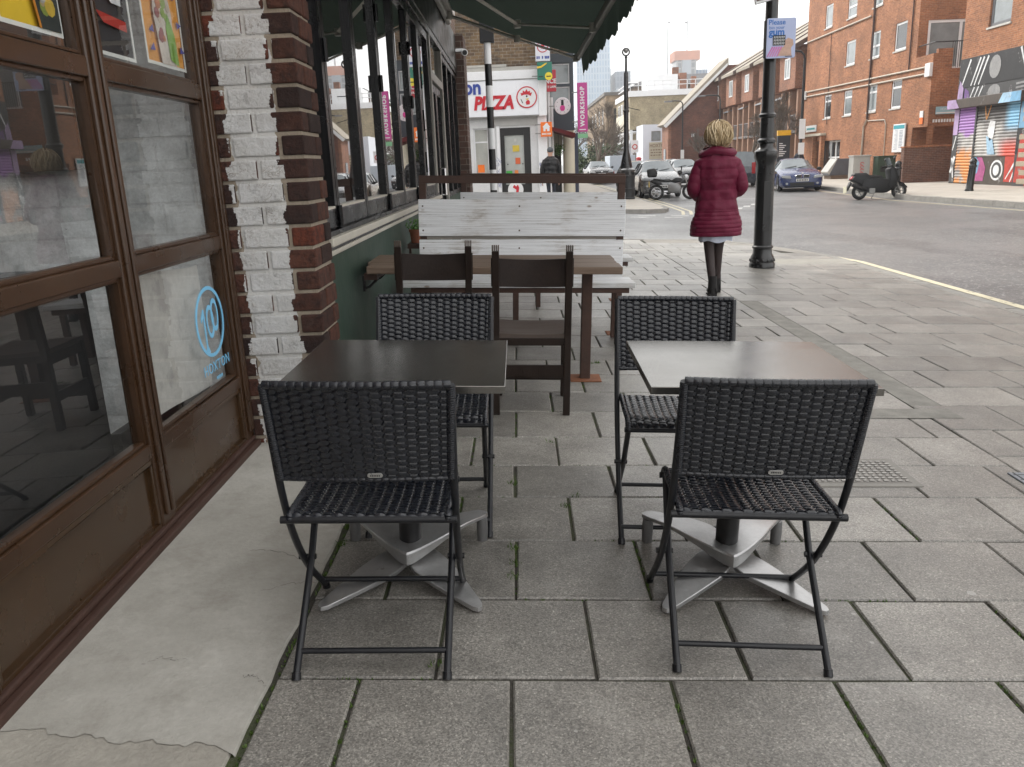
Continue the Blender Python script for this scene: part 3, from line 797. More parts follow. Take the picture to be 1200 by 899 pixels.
pdec(t, 'wrap', [(.12, .0), (.26, 0), (.27, .2), (.24, .31), (.18, .34), (.12, .30), (.09, .2)], (.62, .55, .5))
for k in range(16):
    pdec(t, 'filling', circ(rq.uniform(.012, .028), 8, rq.uniform(.12, .24), rq.uniform(.03, .3)), rq.choice([(.45, .15, .06), (.3, .09, .1), (.55, .25, .1), (.25, .36, .07), (.6, .5, .42)]), .0045 + k * .0001)
pdec(t, 'lettuce', [(.2, .02), (.28, 0), (.27, .12), (.22, .2), (.19, .14)], (.2, .38, .06), .0065)
text('lettering', 'EAT', .06, (.004, .16, .47), '+x', M('poster_red_ink', (.55, .05, .08), .6), t, .0005, bold=.001)

# ================================================================== GREEN RESTAURANT
m_greenwall = M('dark_green_render', (.018, .043, .028), .6, 0, .25, 3, 40, bmp=.25, bsc=20)
m_frame = M('black_gloss_frame', (.006, .006, .007), .30, 0, .2, 5, spec=.22)
m_sillp = M('weathered_pale_sill', (.55, .52, .45), .45, .2, .14, 4, 40)
GXW = -1.02
rest = thing('restaurant_building', (GXW, 10, 0), 'dark green restaurant front with black folding windows above a pale sill', 'building')
def rp_(mb, name, mat, parent=None, **k): return part(mb, name, mat, parent or rest, rest, **k)
rp_(MB().box(-1.3, -1.0, 4.0, 10.55, -.1, .93).box(-1.3, -1.0, 12.3, 15.35, -.1, .93), 'lower_wall', m_greenwall)
rp_(MB().box(-9, -1.04, 3.93, 16.2, 3.62, 10.5).box(-9, -1.1, 3.93, 16.2, 3.02, 3.62), 'upper_wall', brick('upper_stock_brick', (.17, .095, .06), (.11, .065, .048), (.25, .22, .18)))
rp_(MB().box(-1.12, -.99, 4.22, 15.3, 3.02, 3.60), 'fascia', M('black_fascia_board', (.010, .013, .011), .4, 0, .2), bevel=.01)
mb = MB().box(-1.25, -.955, 4.22, 10.56, .985, 1.03).box(-1.25, -.975, 4.22, 10.56, .935, .962)
rp_(mb, 'sill', m_sillp, bevel=.006)
rp_(MB().box(-1.2, -.985, 4.22, 10.56, .962, .985).box(-1.2, -.99, 4.22, 10.56, 1.03, 1.055), 'sill_track', m_frame)
rp_(MB().box(-1.25, -1.0, 4.2, 15.35, 2.94, 3.02), 'head_rail', m_frame, bevel=.006)
rp_(MB().box(-5, -4.9, 4, 16, 0, 3).box(-5, -1.3, 4, 16, -.05, 0).box(-5, -1.2, 4, 16, 3.03, 3.06).box(-5, -1.3, 4.05, 4.1, 0, 3).box(-5, -1.3, 15.9, 15.95, 0, 3), 'inner_room', M('dark_interior', (.02, .018, .016), .7, 0, .2))
m_rglass = glass('restaurant_glass', (.5, .52, .5), 2.2)
leafs = [4.24, 4.69, 5.60, 6.58, 7.55, 8.5, 9.42, 10.5]
for a, b in zip(leafs, leafs[1:]):
    mb = MB(); x0, x1 = GXW - .055, GXW
    a += .004; b -= .004; sw = .062
    mb.box(x0, x1, a, a + sw, 1.06, 2.93).box(x0, x1, b - sw, b, 1.06, 2.93).box(x0, x1, a + sw, b - sw, 1.06, 1.165).box(x0, x1, a + sw, b - sw, 2.84, 2.93)
    wf = rp_(mb, 'window', m_frame, bevel=.006)
    rp_(MB().add([(GXW - .03, a + sw, 1.165), (GXW - .03, b - sw, 1.165), (GXW - .03, b - sw, 2.84), (GXW - .03, a + sw, 2.84)], [(0, 1, 2, 3)]), 'pane', m_rglass, wf)
    rp_(MB().box(GXW - .03, GXW + .002, a + sw, b - sw, 1.1652, 1.178), 'glazing_bead', m_sillp, wf)
for y in (4.69, 6.58, 8.5):
    for z in (1.12, 2.0, 2.5): rp_(MB().tube([(GXW + .012, y, z - .06), (GXW + .012, y, z + .06)], .014, 8), 'hinge', m_frame)
# doors
m_pframe = M('pale_edge_frame', (.35, .34, .31), .4, .2, .2)
mb = MB().box(-1.1, -1.0, 10.56, 10.68, -.1, 2.94).box(-1.1, -1.0, 12.14, 12.26, -.1, 2.94).box(-1.1, -1.0, 10.68, 12.14, 2.42, 2.52)
rp_(mb, 'door_frame', m_pframe, bevel=.006)
for a, b in ((10.69, 11.405), (11.415, 12.13)):
    mb = MB().box(-1.08, -1.03, a, a + .09, .06, 2.4).box(-1.08, -1.03, b - .09, b, .06, 2.4).box(-1.08, -1.03, a + .09, b - .09, .06, .42).box(-1.08, -1.03, a + .09, b - .09, 2.3, 2.4)
    d = rp_(mb, 'door', m_frame, bevel=.006)
    rp_(MB().add([(-1.055, a + .09, .42), (-1.055, b - .09, .42), (-1.055, b - .09, 2.3), (-1.055, a + .09, 2.3)], [(0, 1, 2, 3)]), 'pane', m_rglass, d)
    yy = b - .045 if a < 11 else a + .045
    rp_(MB().tube([(-1.03, yy, 1.0), (-.97, yy, 1.0), (-.97, yy, 1.35), (-1.03, yy, 1.35)], .012, 8), 'handle', m_chrome, d)
rp_(MB().add([(-1.05, 10.68, 2.52), (-1.05, 12.14, 2.52), (-1.05, 12.14, 2.93), (-1.05, 10.68, 2.93)], [(0, 1, 2, 3)]), 'fanlight', m_rglass)
for a, b in ((12.26, 13.3), (13.3, 14.3), (14.3, 15.3)):
    mb = MB().box(-1.09, -1.02, a, a + .07, .93, 2.94).box(-1.09, -1.02, b - .07, b, .93, 2.94).box(-1.09, -1.02, a + .07, b - .07, .93, 1.0).box(-1.09, -1.02, a + .07, b - .07, 2.86, 2.94)
    wf = rp_(mb, 'window', m_frame, bevel=.006)
    rp_(MB().add([(-1.05, a + .07, 1.0), (-1.05, b - .07, 1.0), (-1.05, b - .07, 2.86), (-1.05, a + .07, 2.86)], [(0, 1, 2, 3)]), 'pane', m_rglass, wf)
m_endbrick = brick('brown_pier_brick', (.080, .040, .028), (.048, .030, .025), (.14, .12, .10), .10, .235, .013)
rp_(MB().box(-1.7, -.86, 15.36, 16.2, -.2, 3.62), 'end_pier', m_endbrick, bevel=.006)

# awning
awn = thing('awning', (-.9, 8.6, 3.5), 'dark green retractable awning with scalloped valance over the restaurant tables', 'awning')
def aw(mb, name, mat, parent=None, **k): return part(mb, name, mat, parent or awn, awn, **k)
AY0, AY1 = 4.3, 12.75
AW0, AW1 = Vector((-.92, 0, 3.58)), Vector((.98, 0, 2.86))
def aslope(u): p = AW0.lerp(AW1, u); return Vector((p.x, 0, p.z - .05 * math.sin(PI * u)))
def canopy(u, v):
    p = aslope(u); return (p.x, AY0 + (AY1 - AY0) * v, p.z + .012)
aw(MB().grid(canopy, 12, 20), 'canopy', m_green_fabric, smooth=60)
def valance(u, v):
    y = AY0 + (AY1 - AY0) * u; k = y * PI / .26
    drop = .29 + .032 * abs(math.sin(k))
    return (1.01 + .02 * math.sin(k * .5) * v + .01 * math.sin(y * 3.1) * v, y, 2.88 - drop * v)
aw(MB().grid(valance, 300, 5), 'valance', m_green_fabric, smooth=60)
aw(MB().box(.935, .995, AY0, AY1 + .04, 2.80, 2.885), 'front_bar', M('awning_grey_metal', (.34, .33, .30), .5, .3, .2, 9), bevel=.012)
aw(MB().box(-1.0, -.84, AY0, AY1 + .5, 3.52, 3.66).box(-.98, -.90, AY0, AY1 + .5, 3.44, 3.52), 'roller_box', M('awning_cassette', (.45, .44, .41), .45, .4, .2, 9), bevel=.02)
m_arm = M('awning_arm', (.60, .58, .53), .5, .2, .2, 9)
for (yw, ye, yf) in ((12.6, 12.45, 12.62), (9.6, 11.0, 9.9), (5.4, 6.9, 5.7)):
    p0 = Vector((-.88, yw, 3.46)); p2 = Vector((.92, yf, 2.82))
    el = Vector((.08, ye, 3.09 if ye > 12 else 3.06))
    mb = MB().tube([p0, el], .034, 4, sy=.75).tube([el, p2], .024, 4, sy=.75)
    mb.lathe([(.045, -.045), (.045, .045)], tuple(el), 12).lathe([(.04, -.05), (.04, .05)], tuple(p2), 10).lathe([(.05, -.05), (.05, .05)], tuple(p0), 10)
    aw(mb, 'folding_arm', m_arm, bevel=.004)
# small camera on the wall end
t = thing('security_camera', (-.86, 15.05, 3.28), 'small white security camera at the far end of the restaurant wall', 'camera')
MB().cbox((-.05, 0, .03), (.14, .05, .05)).build('bracket', m_white, t, bevel=.008)
MB().tube([(.02, .1, .01), (.05, -.16, -.03)], .055, 12).build('housing', m_white, t, smooth=40)
MB().tube([(.05, -.161, -.031), (.052, -.175, -.033)], .042, 12).build('lens', m_ink, t)
# ================================================================== FOLDING RATTAN CHAIRS
m_rattan = M('black_poly_rattan', (.0115, .0135, .019), .27, 0, .3, 40, 200, spec=.6)
m_badge = M('brushed_badge', (.5, .5, .49), .35, .6, .1, 40)
rw = random.Random(17)
def weave(mb, P, nu, nv, A):
    """flat strips woven over and under flat stakes; P(u, v) -> point, normal"""
    for j in range(nv):
        sg = 1 if j % 2 else -1
        vm = (j + .5) / nv; jt = rw.uniform(-.06, .06)
        vs = []; fs = []; K = nu * 8
        for k in range(K + 1):
            u = k / K; o = math.sin(PI * u * nu + jt) + .16 * sg; o = A * math.copysign(abs(o) ** .45, o) * sg
            ed = min(1, min(u, 1 - u) * nu * 2)
            hh = (.46 + .32 * min(1, abs(o) / A)) / nv; v0, v1 = max(0, vm - hh), min(1, vm + hh)
            for v, d in ((v0, -.0011), (vm, .0004), (v1, -.0011)):
                p, n = P(u, v); vs.append(p + n * (o * ed + d * (1 if o >= 0 else -1)))
        for k in range(K):
            for q in range(2): a = k * 3 + q; fs.append((a, a + 3, a + 4, a + 1))
        mb.add(vs, fs)
    for i in range(nu):
        u0, u1 = (i + .16) / nu, (i + .84) / nu
        vs = []; fs = []; K = nv * 2
        for k in range(K + 1):
            v = k / K; o = -A * .75 * math.cos(PI * v * nv + PI / 2) * (1 if i % 2 == 0 else -1)
            o = A * .75 * math.sin(PI * v * nv) * (1 if i % 2 else -1)
            for u in (u0, u1):
                p, n = P(u, v); vs.append(p + n * o)
        for k in range(K): a = k * 2; fs.append((a, a + 1, a + 3, a + 2))
        mb.add(vs, fs)
def curve(pts):
    """smooth path through points, by arc length"""
    pts = [Vector(p) for p in pts]; out = []
    for i in range(len(pts) - 1):
        p0, p1, p2, p3 = pts[max(i - 1, 0)], pts[i], pts[i + 1], pts[min(i + 2, len(pts) - 1)]
        for k in range(8):
            t = k / 8
            out.append(.5 * ((2 * p1) + (p2 - p0) * t + (2 * p0 - 5 * p1 + 4 * p2 - p3) * t * t + (3 * p1 - p0 - 3 * p2 + p3) * t ** 3))
    out.append(pts[-1]); L = [0]
    for a, b in zip(out, out[1:]): L.append(L[-1] + (b - a).length)
    def f(t):
        s = t * L[-1]
        for i in range(len(out) - 1):
            if s <= L[i + 1] or i == len(out) - 2:
                return out[i].lerp(out[i + 1], (s - L[i]) / max(1e-9, L[i + 1] - L[i]))
    return f
def wrapped(mb, f, r, n, a0=0., a1=1., gap=.14):
    for i in range(n):
        t0, t1 = a0 + (a1 - a0) * (i + gap / 2) / n, a0 + (a1 - a0) * (i + 1 - gap / 2) / n
        pts = [f(t0), f(t0 + (t1 - t0) * .2), f(t0 + (t1 - t0) * .8), f(t1)]
        mb.tube(pts, [r * .93, r, r, r * .93], 8)
def make_chair(label):
    t = thing('folding_rattan_chair', (0, 0, 0), label, 'chair')
    HW = .232
    side = curve([(0, -.262, .835), (0, -.215, .66), (0, -.165, .5), (0, -.085, .345), (0, .05, .18), (0, .245, .012)])
    back = curve([(0, -.262, .832), (0, -.228, .70), (0, -.190, .562)])
    def PB(u, v):
        p = back(v); q = back(min(1, v + .02)) - back(max(0, v - .02)); q.normalize()
        n = Vector((0, q.z, -q.y)); n = -n if n.y > 0 else n
        bow = -.012 * math.sin(PI * u)
        return Vector((HW * (1 - .035 * v) * (2 * u - 1), p.y + bow, p.z)), n
    mb = MB(); weave(mb, PB, 16, 30, .0042)
    wrapped(mb, lambda s: PB(s, .0)[0] + Vector((0, 0, .004)), .0115, 22, gap=.05)
    for u in (0, 1): wrapped(mb, lambda s: PB(u, s)[0], .0118, 42, gap=.06)
    wrapped(mb, lambda s: PB(s, 1.)[0], .0075, 22, gap=.05)
    mb.build('backrest', m_rattan, t, smooth=50)
    seat = curve([(0, -.185, .440), (0, -.176, .453), (0, -.1, .452), (0, .03, .449), (0, .11, .452), (0, .150, .440), (0, .165, .415)])
    def PS(u, v):
        p = seat(v); q = seat(min(1, v + .02)) - seat(max(0, v - .02)); q.normalize()
        n = Vector((0, -q.z, q.y))
        dip = -.01 * math.sin(PI * u) * math.sin(PI * v)
        return Vector((.212 * (2 * u - 1), p.y, p.z + dip)), n
    mb = MB(); weave(mb, PS, 15, 36, .0042)
    for u in (0, 1): wrapped(mb, lambda s: PS(u, s)[0], .0105, 46, gap=.06)
    mb.build('seat', m_rattan, t, smooth=50)
    mb = MB()
    mb.tube([(-.236, -.183, .440), (.236, -.183, .440)], .0105, 10).build('seat_rail', m_gunmetal, t, smooth=50)
    MB().tube([(-.225, .160, .418), (.225, .160, .418)], .0095, 10).build('seat_rail', m_gunmetal, t, smooth=50)
    for s in (-1, 1):
        pts = [side(k / 24) for k in range(25)]
        MB().tube([(s * (HW - .004 * (k / 24)), p.y, p.z) for k, p in enumerate(pts)], .0105, 10).tube([(s * (HW - .004), .237, .02), (s * (HW - .004), .247, .0)], .013, 10).build('side_tube', m_gunmetal, t, smooth=50)
        MB().tube([(s * .208, .148, .425), (s * .208, .0, .232), (s * .206, -.255, .012)], .0105, 10).tube([(s * .206, -.25, .018), (s * .206, -.26, 0)], .013, 10).build('leg', m_gunmetal, t, smooth=50)
        MB().tube([(s * .195, .005, .236), (s * .245, .005, .236)], .009, 8).build('pivot_bolt', m_black_metal, t, smooth=50)
    MB().tube([(-.206, -.205, .055), (.206, -.205, .055)], .0085, 10).build('crossbar', m_gunmetal, t, smooth=50)
    MB().tube([(-.228, .205, .052), (.228, .205, .052)], .0085, 10).build('crossbar', m_gunmetal, t, smooth=50)
    # little oval maker's plate on the outside of the backrest
    p, n = PB(.56, .935)
    U = Vector((1, 0, 0)); V = n.cross(U).normalized(); V = -V if V.z < 0 else V
    q = [(.0125 * (1 if math.cos(2 * PI * k / 20) > 0 else -1) + .0075 * math.cos(2 * PI * k / 20), .0075 * math.sin(2 * PI * k / 20)) for k in range(20)]
    mb = MB().prism(q, p + n * .0055, U, V, .0025)
    if U.cross(V).dot(n) < 0: mb = MB().prism([(-a, b) for a, b in q], p + n * .0055, -U, V, .0025)
    bd = mb.build('badge', m_badge, t, bevel=.0006)
    mb = MB()
    for k in range(6):
        mb.box(-.0125 + k * .0045, -.0098 + k * .0045, -.0022, .0022, 0, .0004, Matrix.Translation(p + n * .0084) @ Matrix((( U.x, V.x, n.x, 0), (U.y, V.y, n.y, 0), (U.z, V.z, n.z, 0), (0, 0, 0, 1))))
    mb.build('badge_mark', m_ink, bd)
    t['group'] = 'black folding rattan chairs'
    return t
def onpave(x, y): return (x, y, tz(x))
ch = make_chair('black rattan folding chair in front of the left table, back to the viewer')
ch.location = onpave(-.452, 2.185); ch.rotation_euler = rot(R(1), True)
dup(ch, onpave(.612, 2.215), R(-3), 'black rattan folding chair in front of the right pale topped table, back to the viewer', True)
dup(ch, onpave(-.385, 3.045), R(181), 'black rattan folding chair behind the left table, near the dark wooden chairs', True)
dup(ch, onpave(.575, 2.985), R(177.5), 'black rattan folding chair on the far side of the right table, facing the viewer', True)

# ================================================================== PEDESTAL TABLES
def lam_mat():
    m, n, l, b = newmat('black_laminate'); o = ocoord(n)
    c = mixc(n, l, ramp(n, l, noise(n, l, o, 5, 5), .3, .7), (.022, .021, .020), (.030, .029, .027))
    l.new(c, b.inputs['Base Color'])
    sm = noise(n, l, o, 3.5, 6, .7)
    l.new(ramp(n, l, sm, .3, .7, .17, .27), b.inputs['Roughness'])
    b.inputs['Specular IOR Level'].default_value = 1.0; b.inputs['IOR'].default_value = 1.85
    b.inputs['Specular Tint'].default_value = (1, .96, .88, 1)
    return m
m_lam = lam_mat()
m_cast = M('cast_aluminium', (.44, .44, .44), .38, .8, .14, 9, 70, bmp=.08, bsc=70, wear=((.15, .13, .10), 16, .64))
def arm(mb, ang, hub_z, arch, L, w0, tip_w, foot, th=.012):
    """one blade of the star base, from the hub out to its foot"""
    N = 16; M4 = 8
    ca, sa = math.cos(ang), math.sin(ang)
    def prof(t):
        r = .0 + L * t
        w = w0 * (1 - t) ** 1.25 + tip_w * (t ** .6) * (1 if t < .97 else .55)
        if arch: z = hub_z + .012 * math.sin(PI * min(1, t * 1.25)) - (.018 * max(0, t - .75) / .25)
        else: z = hub_z * (1 - t) ** 1.15 + .028 * (1 - .55 * t)
        return r, w, z
    for top in (1, 0):
        def fn(u, v):
            r, w, z = prof(v); y = (2 * u - 1) * w
            zz = z + .006 * (1 - (2 * u - 1) ** 2) * (1 - .6 * v) if top else z - th
            return (r * ca - y * sa, r * sa + y * ca, zz)
        mb.grid(fn, M4, N)
    def sidew(u0):
        def fn(u, v):
            r, w, z = prof(v); y = u0 * w
            return (r * ca - y * sa, r * sa + y * ca, z - th * u)
        return fn
    for s in (-1, 1): mb.grid(sidew(s), 1, N)
    r, w, z = prof(1)
    def endc(u, v):
        y = (2 * u - 1) * w; return (r * ca - y * sa, r * sa + y * ca, z - th * v)
    mb.grid(endc, 4, 1)
def vcast(mb, sg, slope, rnd_, dy, L, wf, zf, df):
    """one smooth V-shaped casting: two tapering arms joined round the hub"""
    N = 56; prof = [(-1, 1), (-1, .15), (-.95, 0), (-.6, -.05), (0, -.08), (.6, -.05), (.95, 0), (1, .15), (1, 1)]
    def cl(s): x = s * L; return Vector((x, sg * (math.sqrt((slope * x) ** 2 + rnd_ ** 2) - dy), 0))
    rings = []
    for i in range(N + 1):
        s = -1 + 2 * i / N; t = abs(s); c = cl(s); d = (cl(s + .01) - cl(s - .01)).normalized(); nn = Vector((-d.y, d.x, 0)).lerp(Vector((0, 1, 0)), max(0, 1 - t * 2.2)).normalized()
        w = wf(t) * (1 if t < .96 else (1 - ((t - .96) / .04) ** 2 * .45))
        rings.append([tuple(c + nn * (a * w) + Vector((0, 0, zf(t) - (df(t) * b if b > 0 else .035 * w * b * 4)))) for a, b in prof])
    k = len(prof); vs = [p for r in rings for p in r]
    fs = [(i * k + j, i * k + j + 1, (i + 1) * k + j + 1, (i + 1) * k + j) for i in range(N) for j in range(k - 1)]
    fs += [(i * k + k - 1, i * k, (i + 1) * k, (i + 1) * k + k - 1) for i in range(N)]
    fs += [tuple(range(k)), tuple(reversed(range(N * k, N * k + k)))]
    mb.add(vs, fs)
def make_table(label):
    t = thing('pedestal_table', (0, 0, 0), label, 'table')
    mb = MB().box(-.332, .332, -.317, .317, .722, .745)
    mb.build('tabletop', m_lam, t, bevel=.0018)
    MB().box(-.15, .15, -.15, .15, .712, .7215).box(-.02, .02, -.2, .2, .70, .712).build('support_plate', m_black_metal, t, bevel=.003)
    mb = MB().lathe([(.038, .09), (.038, .70), (.06, .702), (.06, .712)], (0, 0, 0), 24)
    mb.build('post', m_black_metal, t, smooth=40)
    mb = MB()
    vcast(mb, 1, 1.25, .012, .035, .245, lambda t: .062 * (1 - t) ** .85 + .024, lambda t: .112 + .010 * math.sin(PI * min(1, t * 1.2)) - .016 * t ** 4, lambda t: .012 + .034 * math.exp(-(t / .25) ** 2))
    b1 = mb.build('base', m_cast, t, smooth=28)
    mb = MB()
    vcast(mb, -1, 1.25, .012, .022, .252, lambda t: .078 * (1 - t) ** .85 + .014, lambda t: .048 * (1 - t) + .022, lambda t: .014)
    mb.build('base', m_cast, t, smooth=28)
    for a in (45, 135):
        x, y = .238 * (1 if a == 45 else -1), .222
        MB().lathe([(.019, 0), (.021, .05), (.019, .088)], (x, y, 0), 14).build('foot', M('grey_foot', (.16, .16, .16), .5, .3, .15) if a == 45 else bpy.data.materials['grey_foot'], t, smooth=50)
    for a in (-45, -135):
        x, y = .238 * (1 if a == -45 else -1), -.238
        MB().lathe([(.016, 0), (.016, .012)], (x, y, 0), 12).build('foot', bpy.data.materials['grey_foot'], t, smooth=50)
    t['group'] = 'square pedestal tables'
    return t
tb = make_table('square black topped pedestal table on the left, beside the brick pier')
tb.location = onpave(-.418, 2.56); tb.rotation_euler = rot(0, True)
dup(tb, onpave(.668, 2.55), R(-1.2), 'square pedestal table on the right whose top mirrors the pale sky', True)

# ================================================================== DARK WOODEN CHAIRS
m_dwood = M('dark_stained_oak', (.017, .0095, .0065), .45, 0, .4, 4, 90, stretch=(6, 6, 1), spec=.3, bmp=.25, bsc=30)
m_seatwood = M('worn_seat_wood', (.075, .055, .045), .5, 0, .35, 3, 60, stretch=(1.2, 8, 6), bmp=.15)
m_leather = M('dark_leather', (.018, .010, .0075), .38, 0, .45, 7, 60, bmp=.15, wear=((.05, .03, .02), 18, .64))
def make_wchair(label):
    t = thing('wooden_chair', (0, 0, 0), label, 'chair', group='dark wooden chairs')
    for s in (-1, 1):
        x = s * .197
        pr = [(-.016, 0), (.016, 0), (.018, .45), (.017, .93), (-.017, .93), (-.018, .45)]
        mb = MB()
        secs = [(0, -.20), (.45, -.185), (.70, -.20), (.915, -.235)]
        for (z0, y0), (z1, y1) in zip(secs, secs[1:]):
            mb.add([(x - .019, y0 - .022, z0), (x + .019, y0 - .022, z0), (x + .019, y0 + .022, z0), (x - .019, y0 + .022, z0),
                    (x - .019, y1 - .022, z1), (x + .019, y1 - .022, z1), (x + .019, y1 + .022, z1), (x - .019, y1 + .022, z1)],
                   [(0, 1, 5, 4), (1, 2, 6, 5), (2, 3, 7, 6), (3, 0, 4, 7)] + ([(3, 2, 1, 0)] if z0 == 0 else []) + ([(4, 5, 6, 7)] if z1 == .915 else []))
        mb.build('back_post', m_dwood, t, bevel=.003)
        mb = MB()
        for k in range(4): mb.box(x - .019 + k * .0104, x - .019 + k * .0104 + .0068, -.255, -.217, .916, .947)
        mb.build('carved_finial', M('worn_finial', (.08, .06, .045), .55, 0, .3, 30) if 'worn_finial' not in bpy.data.materials else bpy.data.materials['worn_finial'], t, bevel=.0015)
        MB().box(x - .02, x + .02, .17, .21, 0, .445).build('leg', m_dwood, t, bevel=.004)
        MB().box(x - .012, x + .012, -.17, .175, .16, .215).box(x - .014, x + .014, -.17, .175, .375, .435).build('side_stretcher', m_dwood, t, bevel=.004)
    def back(u, v):
        x = -.222 + .444 * u; z = .722 + .155 * v - .012 * math.sin(PI * u) * (1 if v > .5 else .6)
        y = -.205 - .012 * v + .03 * math.sin(PI * u)
        return (x, y, z)
    mb = MB(); mb.grid(back, 20, 8)
    k = len(mb.v); mb.grid(lambda u, v: (back(u, v)[0], back(u, v)[1] + .014, back(u, v)[2]), 20, 8)
    for e in (lambda u, v: (back(u, 1)[0], back(u, 1)[1] + .014 * v, back(u, 1)[2]), lambda u, v: (back(u, 0)[0], back(u, 0)[1] + .014 * v, back(u, 0)[2])): mb.grid(e, 20, 1)
    for uu in (0, 1): mb.grid(lambda u, v: (back(uu, v)[0], back(uu, v)[1] + .014 * u, back(uu, v)[2]), 1, 8)
    mb.build('back_panel', m_leather, t, smooth=40)
    def seat(u, v): return (-.21 + .42 * u, -.2 + .42 * v, .465 - .014 * math.sin(PI * u) * (.5 + .5 * math.sin(PI * v)))
    mb = MB(); mb.grid(seat, 14, 10).grid(lambda u, v: (seat(u, v)[0], seat(u, v)[1], .438), 2, 2)
    for e in (lambda u, v: (seat(u, 0)[0], -.2, .438 + (seat(u, 0)[2] - .438) * v), lambda u, v: (seat(u, 1)[0], .22, .438 + (seat(u, 1)[2] - .438) * v)): mb.grid(e, 14, 1)
    for uu in (0, 1): mb.grid(lambda u, v: (seat(uu, u)[0], seat(uu, u)[1], .438 + (seat(uu, u)[2] - .438) * v), 10, 1)
    mb.build('seat', m_seatwood, t, smooth=40)
    mb = MB().box(-.18, .18, -.205, -.185, .215, .285); mb.build('rear_stretcher', m_dwood, t, bevel=.004)
    MB().box(-.18, .18, .178, .2, .10, .18).build('front_stretcher', m_dwood, t, bevel=.004)
    for ya, yb in ((-.2, -.18), (.18, .2)): MB().box(-.18, .18, ya, yb, .395, .437).build('seat_frame', m_dwood, t, bevel=.003)
    return t
wc = make_wchair('dark carved wooden chair nearer the rusty table post, four legs in full view')
wc.location = onpave(.035, 4.57); wc.rotation_euler = rot(R(-1), True)
dup(wc, onpave(-.535, 4.83), R(3), 'dark carved wooden chair by the green wall, mostly hidden by a rattan chair', True)

# ================================================================== WOODEN TABLE FIXED TO THE WALL
def plank_mat(name, a, b_, gr, rough=.55, paint=None, thr=.5):
    m, n, l, b = newmat(name); o = ocoord(n)
    g = noise(n, l, scl(n, l, o, (.7, 14, 14)), 3.2, 7, .68, .6)
    c = mixc(n, l, ramp(n, l, g, .3, .72), a, b_)
    if paint:
        w1 = noise(n, l, scl(n, l, o, (.55, 4, 4)), 5.5, 9, .82, .8); w2 = noise(n, l, o, 1.9, 4); w3 = noise(n, l, scl(n, l, o, (.35, 22, 22)), 4, 6, .8, .3)
        sm_ = mth(n, l, 'ADD', mth(n, l, 'ADD', mth(n, l, 'MULTIPLY', w1, .42), mth(n, l, 'MULTIPLY', w2, .28)), mth(n, l, 'MULTIPLY', w3, .3))
        pm = ramp(n, l, sm_, thr, thr + .10, 0, .9)
        pc = mixc(n, l, ramp(n, l, w3, .42, .62), paint, dk(paint, .74))
        pc = mixc(n, l, ramp(n, l, w2, .5, .68, 0, .35), pc, (.55, .5, .44))
        ck = n.new('ShaderNodeTexVoronoi'); ck.inputs['Scale'].default_value = 2.6; l.new(scl(n, l, o, (1, 2.2, 2.2)), ck.inputs['Vector'])
        pc = mixc(n, l, ramp(n, l, ck.outputs['Distance'], .075, .045, 0, .8), pc, (.24, .17, .12))
        c = mixc(n, l, pm, pc, c)
    l.new(c, b.inputs['Base Color']); b.inputs['Roughness'].default_value = rough
    bump(n, l, b, g, .4, .004); return m
m_tabwood = plank_mat('brown_table_wood', (.115, .075, .05), (.21, .15, .11), 1)
m_whitewood = plank_mat('white_washed_board', (.20, .15, .11), (.38, .33, .28), 1, .7, (.86, .87, .89), .522)
m_greywood = plank_mat('grey_weathered_board', (.22, .2, .175), (.40, .37, .33), 1, .7)
m_rustbrown = M('rust_brown_steel', (.060, .030, .021), .6, .1, .35, 9, 70, bmp=.2)
m_rust = M('orange_rust', (.22, .085, .04), .8, 0, .4, 12, 90, bmp=.3)
t = thing('wooden_table', onpave(-.2, 5.2), 'brown wooden table fixed to the green wall, standing on one rusty post', 'table', 0, True)
mb = MB()
for k in range(3): mb.box(-.785 + (.0 if k else .03), .785 - .006 * (k % 2), -.33 + k * .2215, -.33 + k * .2215 + .2205, .722, .768)
mb.build('tabletop', m_tabwood, t, bevel=.006)
MB().box(.12, .80 - .04, -.03, .03, .70, .7205).build('support_bar', m_rustbrown, t, bevel=.003)
MB().box(-.78, -.70, -.28, .3, .68, .7205).build('support_bar', m_rustbrown, t, bevel=.003)
MB().box(.565, .63, -.07, -.005, .006, .70).build('post', m_rustbrown, t, bevel=.004)
MB().box(.50, .70, -.13, .05, 0, .008).build('foot_plate', m_rust, t, bevel=.002)
for y in (-.2, .2):
    MB().tube([(-.79, y, .62), (-.76, y, .63), (-.70, y, .69)], .009, 6).tube([(-.795, y, .60), (-.795, y, .7)], .01, 6).build('wall_bracket', m_black_metal, t)

